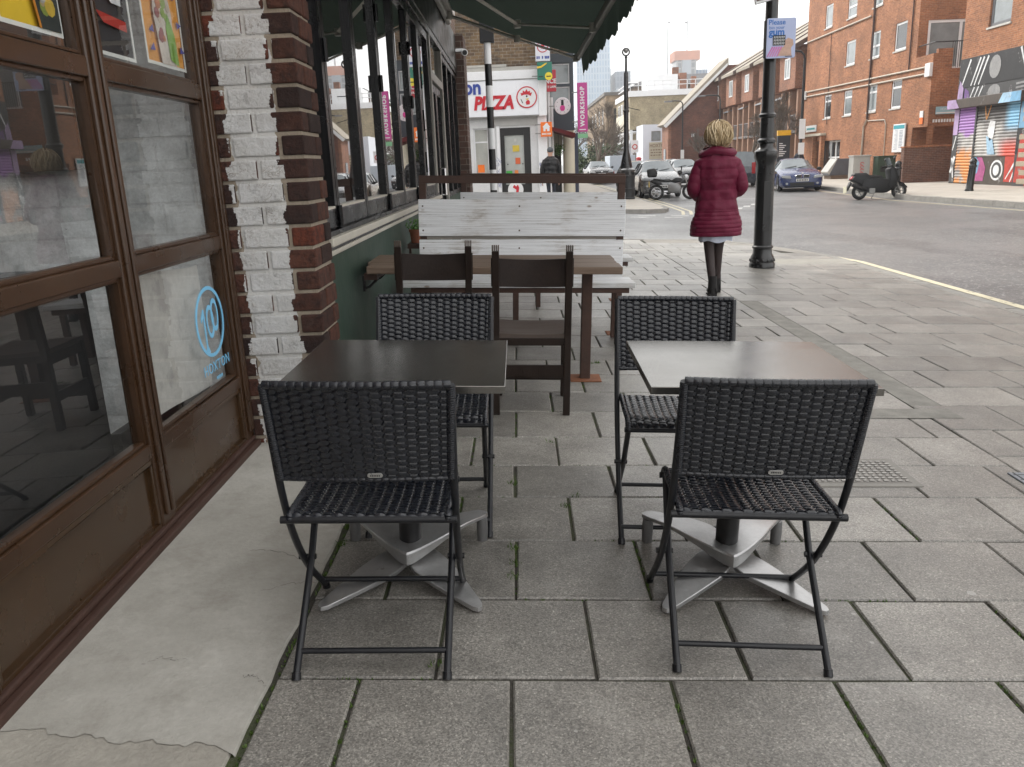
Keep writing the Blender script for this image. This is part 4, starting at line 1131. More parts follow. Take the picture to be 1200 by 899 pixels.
# ================================================================== BENCHES WITH WHITE BACK BOARDS
def make_bench(label):
    t = thing('bench', (0, 0, 0), label, 'bench', group='white board benches by the wall')
    W0, W1 = -.85, .79
    for x in (W0 + .0, W1 - .055):
        MB().box(x, x + .055, .0, .05, .006, 1.215).build('post', m_rustbrown, t, bevel=.003)
    MB().box(W0, W1, .0, .05, 1.2155, 1.275).build('top_rail', m_rustbrown, t, bevel=.003)
    MB().box(W0 - .005, W1 + .005, -.032, -.001, .805, 1.092).build('back_board', m_whitewood, t, bevel=.004)
    MB().box(W0 - .005, W1 - .004, -.032, -.001, .455, .775).build('back_board', m_whitewood, t, bevel=.004)
    MB().box(W0 + .01, W1 - .06, .004, .046, .778, .803).build('mid_rail', m_greywood, t, bevel=.003)
    for bz_ in (.85, 1.04, .52, .71):
        for x in (W0 + .03, W0 + .8, W1 - .03): MB().lathe([(.007, 0), (.007, .003), (.002, .0045)], (0, 0, 0), 8, Matrix.Translation((x, -.032, bz_)) @ Matrix.Rotation(R(90), 4, 'X')).build('bolt_head', m_rustbrown, t)
    # seats front and back
    for (y0, y1, nm) in ((-.47, -.12, 'seat'),):
        mb = MB().box(W0 - .10, W1 + .045, y0, y0 + .17, .452, .492).box(W0 - .10, W1 + .04, y0 + .175, y1, .452, .491)
        mb.build(nm, m_whitewood if False else plank_mat('seat_board', (.25, .22, .19), (.45, .42, .38), 1, .6, (.70, .71, .72), .49), t, bevel=.005)
        for ya in (y0 + .02, y1 - .06): MB().box(W0 - .03, W1, ya, ya + .04, .41, .4515).build('seat_frame', m_rustbrown, t, bevel=.003)
        for x in (W0 + .02, W0 + .75, W1 - .10):
            MB().box(x, x + .045, y0 + .02, y0 + .06, .006, .41).build('leg', m_rustbrown, t, bevel=.003)
            MB().box(x, x + .045, y1 - .06, y1 - .02, .006, .41).build('leg', m_rustbrown, t, bevel=.003)
    for x in (W0 - .04, W1 - .115): MB().box(x, x + .13, -.06, .10, 0, .007).build('foot_plate', m_rust, t)
    return t
be = make_bench('nearer white board bench with a brown steel top rail, behind the wooden table')
be.location = onpave(.02, 6.62); be.rotation_euler = rot(0, True)
dup(be, onpave(.24, 8.35), R(.0), 'farther white board bench, showing only its top board and rail above the nearer one', True)

# plant pots by the wall
m_leaf = leafmat('pot_plant_leaf', (.05, .14, .025), (.12, .26, .05))
m_terra = M('terracotta', (.28, .10, .055), .8, 0, .2, 8, 60)
def pot(loc, label, s=1.):
    t = thing('potted_plant', loc, label, 'plant', 0, True)
    MB().lathe([(.055 * s, 0), (.075 * s, .13 * s), (.084 * s, .13 * s), (.084 * s, .16 * s), (.07 * s, .16 * s), (.066 * s, .13 * s)], (0, 0, 0), 18).build('pot', m_terra, t, smooth=40)
    mb = MB(); rl = random.Random(4)
    for k in range(150):
        a = rl.uniform(0, 2 * PI); e = rl.uniform(.1, 1.3); r = rl.uniform(.02, .13) * s
        c = Vector((math.cos(a) * math.cos(e) * r, math.sin(a) * math.cos(e) * r, .15 * s + math.sin(e) * r * 1.1))
        d = Vector((rl.uniform(-1, 1), rl.uniform(-1, 1), rl.uniform(-.3, 1))).normalized(); w = d.orthogonal().normalized() * .011 * s
        d = d * .032 * s
        mb.add([c, c + d * .5 + w, c + d, c + d * .5 - w], [(0, 1, 2, 3)])
    mb.build('foliage', m_leaf, t)
    return t
t = thing('shelf', onpave(-.92, 7.15), 'dark narrow ledge on the green wall under a plant pot', 'shelf', 0, True)
MB().box(-.07, .09, -.12, .12, .66, .70).build('board', m_rustbrown, t, bevel=.003)
MB().box(-.07, -.05, -.02, .02, .5, .66).build('bracket', m_rustbrown, t)
pot((-.90, 7.15, .70 + .038), 'small green plant in a terracotta pot on the ledge beside the white bench boards', .72)
# ================================================================== PIZZA SHOP (across the side street)
m_yellowbrick = brick('yellow_stock_brick', (.19, .125, .068), (.11, .072, .046), (.24, .21, .17), .10, .26, .018, dirt=((.04, .034, .03), .8, .50, .8))
m_shopwhite = M('shop_white_panel', (.78, .79, .81), .4, 0, .07, 1.5, 20)
m_shopgrey = M('shop_painted_wall', (.60, .61, .62), .6, 0, .12, 1.5, 20, wear=((.34, .33, .31), 2.2, .62))
m_logored = M('sign_red', (.52, .015, .03), .4, 0, .05)
m_logoblue = M('sign_blue', (.03, .06, .30), .4, 0, .05)
def bpart(root):
    def f(mb, name, mat, parent=None, **k): return part(mb, name, mat, parent or root, root, **k)
    return f
def btext(root, parent, s, size, loc, facing, mat, **k):
    o = text('lettering', s, size, loc, facing, mat, parent, **k); o.data.transform(Matrix.Translation(-Vector(root.location))); return o
def window(bp, o, U, V, w, h, frame, fm, gm, parent=None, bars_v=(), bars_h=(), sill=None, th=.05, back=.06, name='window'):
    """frame set into an opening whose outer corner is o; returns the frame"""
    o, U, V = Vector(o), Vector(U), Vector(V); N = U.cross(V).normalized()
    mb = MB(); q = o - N * back
    def bar(a0, a1, b0, b1, t=th): mb.prism([(a0, b0), (a1, b0), (a1, b1), (a0, b1)], q - N * t * .5, U, V, t)
    bar(0, w, 0, frame); bar(0, w, h - frame, h); bar(0, frame, frame, h - frame); bar(w - frame, w, frame, h - frame)
    for x in bars_v: bar(x * w - frame / 2, x * w + frame / 2, frame, h - frame, th * .9)
    for z in bars_h: bar(frame, w - frame, z * h - frame / 2, z * h + frame / 2, th * .8)
    f = bp(mb, name, fm, parent)
    bp(MB().add([q + U * a + V * b for a, b in ((0, 0), (w, 0), (w, h), (0, h))], [(0, 1, 2, 3)]), 'pane', gm, f)
    if sill: bp(MB().prism([(-.06, -.07), (w + .06, -.07), (w + .06, 0), (-.06, 0)], o - N * back, U, V, back + .05), 'sill', sill, f)
    return f
PZ = 28.0
pz_ = thing('pizza_shop', (-.3, PZ, .0), 'white fronted takeaway with PIZZA sign below a yellow brick upper wall', 'shop')
bp = bpart(pz_)
mb = MB().holewall((-6, PZ, 4.3), (1, 0, 0), (0, 0, 1), 7.05, 5.2, [(2.6, 3.6, 1.9, 3.8), (5.0, 6.0, 1.9, 3.8)], .15)
mb.box(-6, 1.05, PZ + .3, PZ + 9, 0, 9.4).add([(1.05, PZ, 0), (1.05, PZ + .3, 0), (1.05, PZ + .3, 9.5), (1.05, PZ, 9.5)], [(0, 1, 2, 3)])
bp(mb, 'upper_wall', m_yellowbrick)
for x in (-3.4, -1.0): window(bp, (x, PZ, 6.2), (1, 0, 0), (0, 0, 1), 1.0, 1.9, .06, m_white, m_dkglass, None, (), (.5,), m_concrete, back=.12)
bp(MB().box(-6, 1.0, PZ - .07, PZ - .002, 4.3, 4.42).box(-2.0, -.2, PZ - .09, PZ - .002, 4.42, 4.5), 'ledge', m_concrete, bevel=.01)
# fascia and sign
bp(MB().box(-6, 1.05, PZ - .22, PZ, 4.02, 4.29).box(.80, 1.06, PZ - .28, PZ, 2.86, 4.02), 'fascia', m_shopwhite, bevel=.015)
sg = bp(MB().box(-6, .80, PZ - .25, PZ - .05, 2.9, 4.0), 'sign_board', M('light_sign_panel', (.80, .82, .86), .3, 0, .05, 1.2, 8), bevel=.01)
bp(MB().box(-6, .81, PZ - .27, PZ - .04, 2.86, 2.9).box(-6, .81, PZ - .27, PZ - .04, 4.0, 4.02), 'sign_trim', m_steel_grey, sg)
ys_ = PZ - .26
btext(pz_, sg, 'PIZZA', .56, (-.67, ys_, 3.30), '-y', m_logored, bold=.026, shear=.2, sx=.84, ext=.01)
btext(pz_, sg, 'on', .62, (-1.04, ys_, 3.80), '-y', m_logoblue, bold=.02, ext=.01, align='RIGHT', sx=.9)
lg = MB(); ring(lg, .30, .335, (.42, ys_, 3.45), (1, 0, 0), (0, 0, 1), .012, 40)
em = bp(lg, 'emblem', m_logored, sg)
bp(MB().prism(circ(.30, 36), (.42, ys_, 3.45), (1, 0, 0), (0, 0, 1), .006), 'emblem_disc', m_white, em)
bp(MB().prism([(-.17, .05), (-.2, .14), (-.13, .13), (-.12, .21), (-.05, .17), (.0, .25), (.04, .17), (.11, .20), (.11, .13), (.18, .14), (.13, .03), (.05, .08), (-.08, .08)], (.42, ys_ - .007, 3.45), (1, 0, 0), (0, 0, 1), .006)
   .prism([(-.02, -.23), (.09, -.22), (.10, -.14), (.06, -.08), (.0, -.1), (-.04, -.15)], (.42, ys_ - .007, 3.45), (1, 0, 0), (0, 0, 1), .006), 'emblem_mark', m_logored, em)
bp(MB().prism([(-.05, -.05), (.08, -.03), (.02, -.09)], (.42, ys_ - .007, 3.45), (1, 0, 0), (0, 0, 1), .006), 'emblem_beak', m_yellow, em)
bp(MB().prism(circ(.03, 10, .0, .03), (.42, ys_ - .007, 3.45), (1, 0, 0), (0, 0, 1), .007).prism([(-.2, -.05), (-.18, -.05), (-.12, -.18), (-.15, -.18)], (.42, ys_ - .007, 3.45), (1, 0, 0), (0, 0, 1), .006), 'emblem_eye', m_ink, em)
# ground floor: painted piers, window, door
mb = MB().holewall((-6, PZ - .02, -.1), (1, 0, 0), (0, 0, 1), 7.05, 3.0, [(4.62, 5.12, .9, 2.66), (5.5, 6.5, 0, 2.64), (1, 4.2, .9, 2.66)], .25)
bp(mb, 'front_wall', m_shopgrey)
bp(MB().box(.75, 1.05, PZ - .10, PZ - .02, -.1, 2.86).box(-.62, -.52, PZ - .08, PZ - .021, -.1, 2.6).box(-.86, -.76, PZ - .08, PZ - .021, -.1, 2.6), 'pilaster', m_shopwhite, bevel=.01)
bp(MB().box(-.75, .78, PZ - .06, PZ - .02, 2.6, 2.88), 'lintel_panel', M('grey_lintel', (.42, .42, .41), .6, 0, .1), bevel=.01)
mwin = M('lit_shop_interior', (.42, .43, .40), .5, 0, .25, 1.6)
window(bp, (-5, PZ - .02, .8), (1, 0, 0), (0, 0, 1), 3.2, 1.76, .06, m_shopwhite, mwin, None, (.5,), (.75,), None, back=.15)
f = window(bp, (-1.38, PZ - .02, .8), (1, 0, 0), (0, 0, 1), .5, 1.76, .05, m_shopwhite, mwin, None, (), (.75,), None, back=.15)
bp(MB().box(-1.27, -1.05, PZ - .2, PZ - .19, 1.15, 1.4), 'orange_sticker', m_orange, f)
dr = bp(MB().box(-.5, -.36, PZ + .0, PZ + .08, -.1, 2.52).box(.28, .50, PZ, PZ + .08, -.1, 2.52).box(-.36, .28, PZ, PZ + .08, 2.30, 2.52).box(-.36, .28, PZ, PZ + .08, .3, .72).box(-.36, .28, PZ + .01, PZ + .07, -.1, .04), 'door', M('black_door_frame', (.012, .012, .012), .4, 0, .2), bevel=.008)
bp(MB().add([(-.36, PZ + .05, .7), (.28, PZ + .05, .7), (.28, PZ + .05, 2.31), (-.36, PZ + .05, 2.31)], [(0, 1, 2, 3)]).add([(-.36, PZ + .05, .04), (.28, PZ + .05, .04), (.28, PZ + .05, .3), (-.36, PZ + .05, .3)], [(0, 1, 2, 3)]), 'pane', M('door_glass_over_menu', (.40, .42, .40), .15, 0, .3, 1.4), dr)
for x0, x1, z0, z1, c in ((-.10, .12, 1.78, 1.98, (.6, .45, .05)), (-.02, .14, 1.38, 1.58, (.6, .12, .04)), (-.34, -.14, 1.06, 1.17, (.05, .35, .06)), (-.06, .06, 1.06, 1.18, (.65, .2, .04)), (-.3, -.26, 1.36, 1.4, (.05, .05, .05)), (.2, .24, 1.36, 1.4, (.05, .05, .05)), (-.04, .04, 2.1, 2.2, (.5, .5, .48))):
    bp(MB().box(x0, x1, PZ + .03, PZ + .045, z0, z1), 'sticker', M('sticker', c, .5, 0, .1, 8), dr)
dc = bp(MB().prism(circ(.26, 30), (-.05, PZ - .005, .55), (1, 0, 0), (0, 0, 1), .006), 'door_emblem', m_white, dr)
bp(MB().prism([(-.1, .08), (-.04, .16), (.02, .1), (.08, .16), (.12, .06), (.08, -.18), (.0, -.16), (.02, .0)], (-.05, PZ - .012, .55), (1, 0, 0), (0, 0, 1), .006), 'emblem_mark', m_logored, dc)
# poster scribbles on the painted pier
mb = MB(); rg = random.Random(9)
for k in range(16):
    x, z = rg.choice([.87, -.6]) + rg.uniform(-.1, .1), rg.uniform(.5, 1.6)
    mb.tube([(x + rg.uniform(-.05, .05), PZ - .104, z + rg.uniform(-.08, .08)) for _ in range(4)], .005, 4)
bp(mb, 'scribble', M('blue_scribble', (.15, .18, .35), .6))

# projecting signs on the side street fronts
def hang_sign(name, label, x0, x1, z0, z1, y, col, edge=None, cat='sign'):
    t = thing(name, ((x0 + x1) / 2, y, (z0 + z1) / 2), label, cat)
    w, h = x1 - x0, z1 - z0
    b = MB().box(-w / 2, w / 2, -.05, .05, -h / 2, h / 2).build('board', col, t, bevel=.012)
    MB().box(-w / 2 - .18, -w / 2, -.015, .015, h * .3, h * .3 + .03).box(-w / 2 - .18, -w / 2, -.015, .015, -h * .3, -h * .3 + .03).build('bracket', m_steel_grey, t)
    return t, w, h
t, w, h = hang_sign('hanging_sign', 'white projecting sign with round red emblem above the green sign', .74, 1.20, 4.50, 5.20, 27.6, M('white_sign', (.68, .70, .76), .4, 0, .05))
mb = MB(); ring(mb, .15, .175, (0, -.052, .08), (1, 0, 0), (0, 0, 1), .006, 30); mb.prism([(-.07, -.02), (.05, -.06), (.07, .1), (-.02, .14)], (0, -.052, .06), (1, 0, 0), (0, 0, 1), .006); mb.build('emblem', m_logored, t)
mb = MB()
for i, x in enumerate((-.2, -.14, -.03, .06, .11, .16)): mb.box(x, x + .04, -.056, -.05, -.28, -.20)
mb.build('lettering', m_logoblue, t)
t, w, h = hang_sign('hanging_sign', 'dark green projecting sign with yellow stripe and yellow disc', .78, 1.25, 3.93, 4.46, 27.5, M('teal_green_sign', (.02, .17, .12), .4, 0, .08))
MB().prism([(-.24, .08), (-.1, .1), (.05, .2), (.08, .24), (.0, .22), (-.12, .15), (-.24, .14)], (0, -.052, 0), (1, 0, 0), (0, 0, 1), .006).build('stripe', m_yellow, t)
MB().prism(circ(.12, 24, .12, -.16), (0, -.052, 0), (1, 0, 0), (0, 0, 1), .008).build('disc', M('yellow_disc', (.75, .62, .04), .4), t)
MB().box(.05, .19, -.066, -.06, -.18, -.15).box(-.2, -.06, -.056, -.05, -.18, -.15).build('lettering', m_ink, t)
t, w, h = hang_sign('hanging_sign', 'red projecting sign with white lettering behind the takeaway fascia', 1.02, 1.46, 3.72, 4.42, 29.4, M('red_sign', (.48, .03, .05), .4, 0, .08))
o = text('lettering', 'NCE', .2, (.03, -.054, -.02), '-y', m_white, t, bold=.006); o = text('lettering', 'N 2 LAW', .10, (.02, -.054, -.2), '-y', m_white, t, bold=.004)
t = thing('hanging_sign', (1.66, 29.4, 3.24), 'round white hanging sign with a nail polish bottle', 'sign')
MB().lathe([(.27, -.03), (.285, 0), (.27, .03)], (0, 0, 0), 36, Matrix.Rotation(R(90), 4, 'X')).build('disc', M('pinkish_white_sign', (.72, .66, .70), .4, 0, .04), t, bevel=.004)
MB().prism([(-.045, .02), (.045, .02), (.04, .2), (-.04, .2)], (0, -.032, 0), (1, 0, 0), (0, 0, 1), .005).build('bottle_cap', m_ink, t)
MB().prism([(-.05, .015), (.05, .015), (.085, -.03), (.085, -.1), (.05, -.16), (-.05, -.16), (-.085, -.1), (-.085, -.03)], (0, -.032, 0), (1, 0, 0), (0, 0, 1), .005).build('bottle', M('hot_pink', (.6, .03, .25), .4), t)
mb = MB()
for k in range(10):
    a = R(-20 - k * 15) ; mb.prism(circ(.012, 6, .21 * math.cos(R(k * 36)), .21 * math.sin(R(k * 36))), (0, -.032, 0), (1, 0, 0), (0, 0, 1), .004)
mb.build('dots', m_ink, t)
MB().box(-.45, -.27, -.015, .015, -.01, .02).build('bracket', m_steel_grey, t)
t, w, h = hang_sign('hanging_sign', 'orange square delivery sign with a white house and cutlery mark', .84, 1.21, 2.20, 2.66, 27.7, m_orange)
mb = MB().prism([(-.13, .07), (-.1, .07), (-.1, -.06), (-.03, -.06), (-.03, .01), (.02, .01), (.02, -.06), (.10, -.06), (.10, .07), (.13, .07), (.05, .155), (.05, .19), (.02, .19), (.0, .2)], (0, -.052, 0), (1, 0, 0), (0, 0, 1), .006)
mb.build('house_mark', m_white, t)
mb = MB()
for i, x in enumerate((-.15, -.11, -.07, -.03, .03, .07, .11)): mb.box(x, x + .028, -.056, -.05, -.17, -.115)
mb.build('lettering', m_white, t)
t, w, h = hang_sign('banner_sign', 'tall pink vertical banner lettered WORKSHOP', 2.16, 2.50, 2.36, 3.95, 29.2, M('pink_banner', (.52, .06, .28), .5, 0, .06))
o = text('lettering', 'WORKSHOP', .2, (.0, -.054, .02), '-y', m_white, t, rz=R(90), bold=.008, sp=1.22)
MB().box(-.12, .1, -.056, -.05, -.74, -.71).build('small_print', m_white, t)
MB().box(-.17, .17, -.03, .03, -1.0, -.86).build('lower_plate', M('green_plate', (.2, .45, .25), .5), t, bevel=.005)

# neighbouring shop with dark bays
sh = thing('corner_shop', (1.5, 33, 0), 'dark grey bay windowed shop front beyond the takeaway', 'shop'); bp = bpart(sh)
bp(MB().box(-5, 1.12, 37, 44, 0, 8.5), 'wall', m_yellowbrick)
bp(MB().box(-5, 1.1, 37, 37.05, 0, .05), 'step', m_concrete)
m_slate = M('dark_slate_panel', (.045, .055, .068), .5, 0, .12)
mb = MB().holewall((1.06, 31.2, 2.5), (1, 0, 0), (0, 0, 1), 1.12, 2.35, [(.12, .98, .78, 1.52), (.12, .98, 1.62, 2.3)], .1)
mb.add([(2.18, 31.2, 2.5), (2.18, 34, 2.5), (2.18, 34, 4.85), (2.18, 31.2, 4.85)], [(0, 1, 2, 3)]).box(1.05, 2.2, 31.18, 34.02, 4.85, 5.15)
bay = bp(mb, 'bay', m_slate)
window(bp, (1.18, 31.2, 3.28), (1, 0, 0), (0, 0, 1), .86, .74, .04, m_shopgrey, m_paleglass, bay, back=.05)
window(bp, (1.18, 31.2, 4.12), (1, 0, 0), (0, 0, 1), .86, .68, .04, m_shopgrey, m_paleglass, bay, back=.05)
bp(MB().box(1.06, 2.1, 31.4, 34, 5.15, 7.6), 'upper_wall', m_yellowbrick)
bp(MB().lathe([(.22, -.2), (.22, 2.5)], (1.98, 31.5, 0), 20), 'column', m_cream, smooth=40)
bp(MB().box(2.2, 2.34, 31.6, 34, -.2, 2.4), 'side_panel', M('navy_panel', (.03, .04, .07), .5, 0, .1))
bp(MB().box(1.06, 1.72, 32.0, 32.1, -.1, 1.9), 'door', m_ink)
bp(MB().box(1.06, 1.8, 32.3, 32.5, 1.9, 2.6), 'signband', m_cream)
bp(MB().box(1.06, 1.11, 28.9, 31.2, -.1, 2.6).box(1.06, 1.12, 28.9, 31.2, 3, 4.1), 'side_front', M('grubby_white_wall', (.45, .43, .40), .7, 0, .3, 2))
bp(MB().tube([(1.2, 29.8, -.1), (1.2, 29.8, 4.6)], .05, 8).tube([(1.32, 30.3, .5), (1.32, 30.3, 3.6)], .06, 8), 'downpipe', m_white)
t = thing('shop_awning', (1.2, 30.2, 2.5), 'small dark red fabric awning beside the orange sign', 'awning')
MB().prism([(0, .1), (.9, -.16), (.9, -.30), (.86, -.30), (0, 0)], (0, .9, 0), (1, 0, 0), (0, 0, 1), 1.6).build('canopy', M('dark_red_canvas', (.12, .012, .014), .8, 0, .15), t)
t = thing('hanging_basket', (1.55, 30.6, 1.85), 'hanging basket of green plants below the red shop awning', 'plant')
mb = MB(); rl = random.Random(8)
for k in range(260):
    d = Vector((rl.gauss(0, 1), rl.gauss(0, 1), rl.gauss(0, 1))).normalized() * rl.uniform(.08, .24)
    q = Vector((rl.uniform(-1, 1), rl.uniform(-1, 1), rl.uniform(-1, 1))).normalized() * .05; w = q.orthogonal().normalized() * .025
    mb.add([d, d + q * .5 + w, d + q, d + q * .5 - w], [(0, 1, 2, 3)])
mb.build('foliage', leafmat('basket_leaf', (.04, .10, .02), (.10, .2, .04)), t)
MB().tube([(0, 0, 0), (0, 0, .5)], .008, 5).build('chain', m_black_metal, t)

# rest of the left side of the street
m_redbrick = brick('dull_red_brick', (.19, .085, .058), (.13, .062, .045), (.22, .19, .165), .08, .23, .012)
lt = thing('street_terrace', (1.5, 50, 0), 'row of plain red brick houses on the left beyond the shops', 'building'); bp = bpart(lt)
bp(MB().box(-6, 2.3, 44, 62, 0, 7.2), 'wall', m_redbrick)
for y in (46, 50, 54, 58):
    for z in (.9, 4.0): window(bp, (2.301, y, z), (0, 1, 0), (0, 0, 1), 1.2, 1.6, .08, m_white, m_dkglass, None, (), (.5,), back=-.02)
bp(MB().box(-6.1, 2.4, 43.9, 62.1, 7.2, 7.5), 'parapet', m_concrete)

# ================================================================== RIGHT HAND SIDE: BRICK FLATS
m_flats = brick('orange_red_brick', (.385, .155, .070), (.245, .092, .044), (.33, .235, .155), .075, .225, .012, dirt=((.27, .12, .06), .45, .5, .5))
FXP = 19.5
fl = thing('brick_flats', (FXP, 48, -.13), 'orange brick block of flats with white framed windows and a corner balcony', 'building'); bp = bpart(fl)
wins = []
for y, w in ((53.9, 1.15), (50.75, 1.2), (47.35, 1.15), (44.45, 1.15)): wins.append((y, w, 3.36, 1.40))
for y, w in ((50.85, 1.35), (47.45, 1.2), (44.5, 1.3)): wins.append((y, w, 6.13, 1.32))
for y, w in ((50.95, 1.3), (47.45, 1.2), (44.6, 1.2), (54.5, 1.2)): wins.append((y, w, 8.70, 1.32))
y0 = 57.6
holes = [(y0 - y, y0 - y + w, z + .13, z + .13 + h) for y, w, z, h in wins] + [(2.6, 6.7, 0, 2.15)]
mb = MB().holewall((FXP, y0, -.13), (0, -1, 0), (0, 0, 1), y0 - 42.0, 13, holes, .14)
# corner: flush lower part, open undercroft, balcony above
mb.holewall((FXP, 42.0, -.13), (0, -1, 0), (0, 0, 1), 1.7, 5.0, [(.2, 1.7, 0, 2.45)], .3)
mb.add([(FXP, 40.3, 2.32), (24, 40.3, 2.32), (24, 40.3, 4.87), (FXP, 40.3, 4.87)], [(0, 1, 2, 3)])
mb.add([(FXP, 40.3, 2.32), (FXP, 42, 2.32), (24, 42, 2.32), (24, 40.3, 2.32)], [(0, 1, 2, 3)])
mb.add([(FXP, 41.9, -.1), (24, 41.9, -.1), (24, 41.9, 2.32), (FXP, 41.9, 2.32)], [(0, 1, 2, 3)])
mb.add([(FXP, 40.3, 4.87), (24, 40.3, 4.87), (24, 42, 4.87), (FXP, 42, 4.87)], [(0, 1, 2, 3)])
mb.holewall((FXP, 42.0, 4.87), (1, 0, 0), (0, 0, 1), 4.5, 8.0, [(.45, 3.6, .1, 2.35)], .14)
mb.add([(FXP, y0, -.13), (30, y0, -.13), (30, y0, 12.87), (FXP, y0, 12.87)], [(0, 1, 2, 3)]).add([(FXP, y0, 12.87), (30, y0, 12.87), (30, 42, 12.87), (FXP, 42, 12.87)], [(0, 1, 2, 3)])
mb.add([(30, y0, 0), (30, 40, 0), (30, 40, 12.87), (30, y0, 12.87)], [(0, 1, 2, 3)])
bp(mb, 'wall', m_flats)
for i, (y, w, z, h) in enumerate(wins):
    window(bp, (FXP, y, z), (0, -1, 0), (0, 0, 1), w, h, .10, m_white, m_paleglass if i % 3 else m_dkglass, None, (), (.72,) if z < 4 else (.45,) if i % 2 else (), M('stone_sill', (.5, .49, .46), .7) if 'stone_sill' not in bpy.data.materials else bpy.data.materials['stone_sill'], back=.07)
window(bp, (FXP + .45, 42, 4.97), (1, 0, 0), (0, 0, 1), 3.15, 2.25, .13, m_white, m_paleglass, None, (.5,), (), None, back=.05, name='balcony_window')
bp(MB().box(FXP - .002, FXP + .22, 40.3, 42, 4.871, 5.55).box(FXP + .22, FXP + .9, 40.3, 40.52, 4.871, 5.75), 'balcony_parapet', m_flats)
mb = MB().tube([(FXP + .1, 40.4, 6.05), (24, 40.4, 6.05)], .03, 6).tube([(FXP + .1, 40.4, 6.05), (FXP + .1, 42, 6.05)], .03, 6)
for k in range(36): mb.tube([(FXP + .9 + k * .1, 40.4, 4.9), (FXP + .9 + k * .1, 40.4, 6.05)], .014, 4, False)
bp(mb, 'railing', m_black_metal)
# conduits and pipes on the wall
m_cond = M('pale_conduit', (.45, .40, .33), .5, 0, .12)
mb = MB()
for z, a, b in ((5.22, 57.4, 40.6), (4.92, 57.2, 40.8), (8.32, 57.5, 47.5)): mb.tube([(FXP - .06, a, z), (FXP - .06, b, z - .22 if z < 6 else z)], .045, 6)
bp(mb, 'conduit', m_cond)
bp(MB().box(FXP - .15, FXP, 40.25, 40.75, 4.55, 5.15), 'junction_box', m_white, bevel=.02)
bp(MB().box(FXP - .12, FXP, 57.2, 57.6, 4.75, 5.3), 'junction_box', m_white, bevel=.02)
m_dpipe = M('dark_pipe', (.06, .03, .025), .5)
for q_, rr_ in (([(FXP - .07, 47.05, 13), (FXP - .07, 47.1, 3.0)], .06), ([(FXP - .05, 53.2, 8.3), (FXP - .05, 53.2, 3.0)], .02), ([(FXP - .05, 42.6, 13), (FXP - .05, 42.6, 5)], .035)): bp(MB().tube(q_, rr_, 6), 'drainpipe', m_dpipe)
bp(MB().tube([(FXP - .06, 47.1, 3.0), (FXP - .06, 47.5, 2.6), (FXP - .06, 47.6, 0)], .05, 6).tube([(FXP - .05, 47, 2.9), (FXP - .05, 44.9, 2.85), (FXP - .05, 44.7, 2.6), (FXP - .05, 44.7, .8)], .03, 5), 'waste_pipe', m_cond)
# entrance: dark glazed doors under a thin canopy
ex = FXP + .3
dr = bp(MB().box(ex, ex + .05, 50.9, 55, -.13, 2.03), 'entrance_door', m_dkglass)
mb = MB()
for y in (51.0, 52.2, 53.0): mb.box(ex - .05, ex + .02, y - .05, y + .05, -.13, 2.0)
for z in (.02, 1.0, 1.95): mb.box(ex - .04, ex + .02, 51, 53.3, z - .04, z + .04)
bp(mb, 'door_frame', m_white, dr)
bp(MB().box(FXP - .35, FXP + .1, 53.3, 57.2, 2.35, 2.5), 'canopy', M('pale_canopy', (.5, .46, .38), .6), bevel=.02)
bp(MB().box(FXP - .25, FXP - .02, 53.4, 53.75, -.13, 2.35).box(FXP - .25, FXP - .02, 54.9, 55.1, -.13, 2.35), 'entrance_pier', m_flats)
sgp = bp(MB().box(FXP - .06, FXP - .01, 55.0, 56.9, 2.65, 3.05), 'name_plate', m_white)
mb = MB().box(FXP - .07, FXP - .06, 55.2, 56.7, 2.78, 2.9); bp(mb, 'plate_line', M('teal_ink', (.05, .3, .32), .5), sgp)
# things fixed near the corner
t = thing('notice_board', (FXP - .05, 43.0, 1.9), 'white notice board with a teal heading on the brick flats', 'notice board')
MB().box(-.06, .0, -.66, .66, -.72, .66).build('board', m_white, t, bevel=.015)
b = MB().box(-.068, -.061, -.6, .6, .42, .6).build('heading', M('teal_sign', (.03, .32, .38), .5), t)
mb = MB()
for k in range(16): mb.box(-.066, -.061, .08, .08 + rg.uniform(.2, .42), .34 - k * .062, .36 - k * .062)
for k in range(12): mb.box(-.066, -.061, -.5 + rg.uniform(0, .1), -.1, .30 - k * .072, .335 - k * .072)
mb.build('printed_lines', M('grey_print', (.3, .34, .4), .6), t)
t = thing('street_sign', (20.5, 40.22, 3.0), 'pale blue street name plate low on the corner of the flats', 'sign')
MB().box(-.72, .72, -.03, 0, -.16, .18).build('plate', M('pale_blue_plate', (.30, .50, .58), .5, 0, .05), t, bevel=.01)
o = text('lettering', 'HOXTON STREET', .15, (0, -.034, .06), '-y', m_white, t, sx=.85)
MB().box(-.7, .7, -.04, -.03, -.13, -.07).build('lower_band', m_white, t)
t = thing('street_sign', (20.2, 40.25, 2.55), 'thin white lettering strip under the street name plate', 'sign')
mb = MB()
for k in range(8): mb.box(-.5 + k * .13, -.42 + k * .13, -.02, 0, -.07, .07)
mb.build('lettering', m_white, t)
t = thing('parking_sign', (FXP - .02, 40.9, 2.75), 'small white and orange notice on the brick corner', 'sign')
MB().box(-.03, 0, -.16, .16, 0, .3).build('upper_plate', m_white, t); MB().box(-.03, 0, -.16, .16, -.3, -.002).build('lower_plate', m_orange, t)
t = thing('brick_wall', (18.3, 37.5, -.13), 'low dark brick wall in front of the open undercroft', 'wall')
MB().box(-1.15, 2.4, -.15, .15, 0, 1.5).build('wall', brick('dark_brown_brick', (.17, .075, .05), (.11, .052, .038), (.2, .17, .14)), t)
MB().box(-1.18, 2.4, -.18, .18, 1.501, 1.57).build('coping', m_flats, t, bevel=.01)

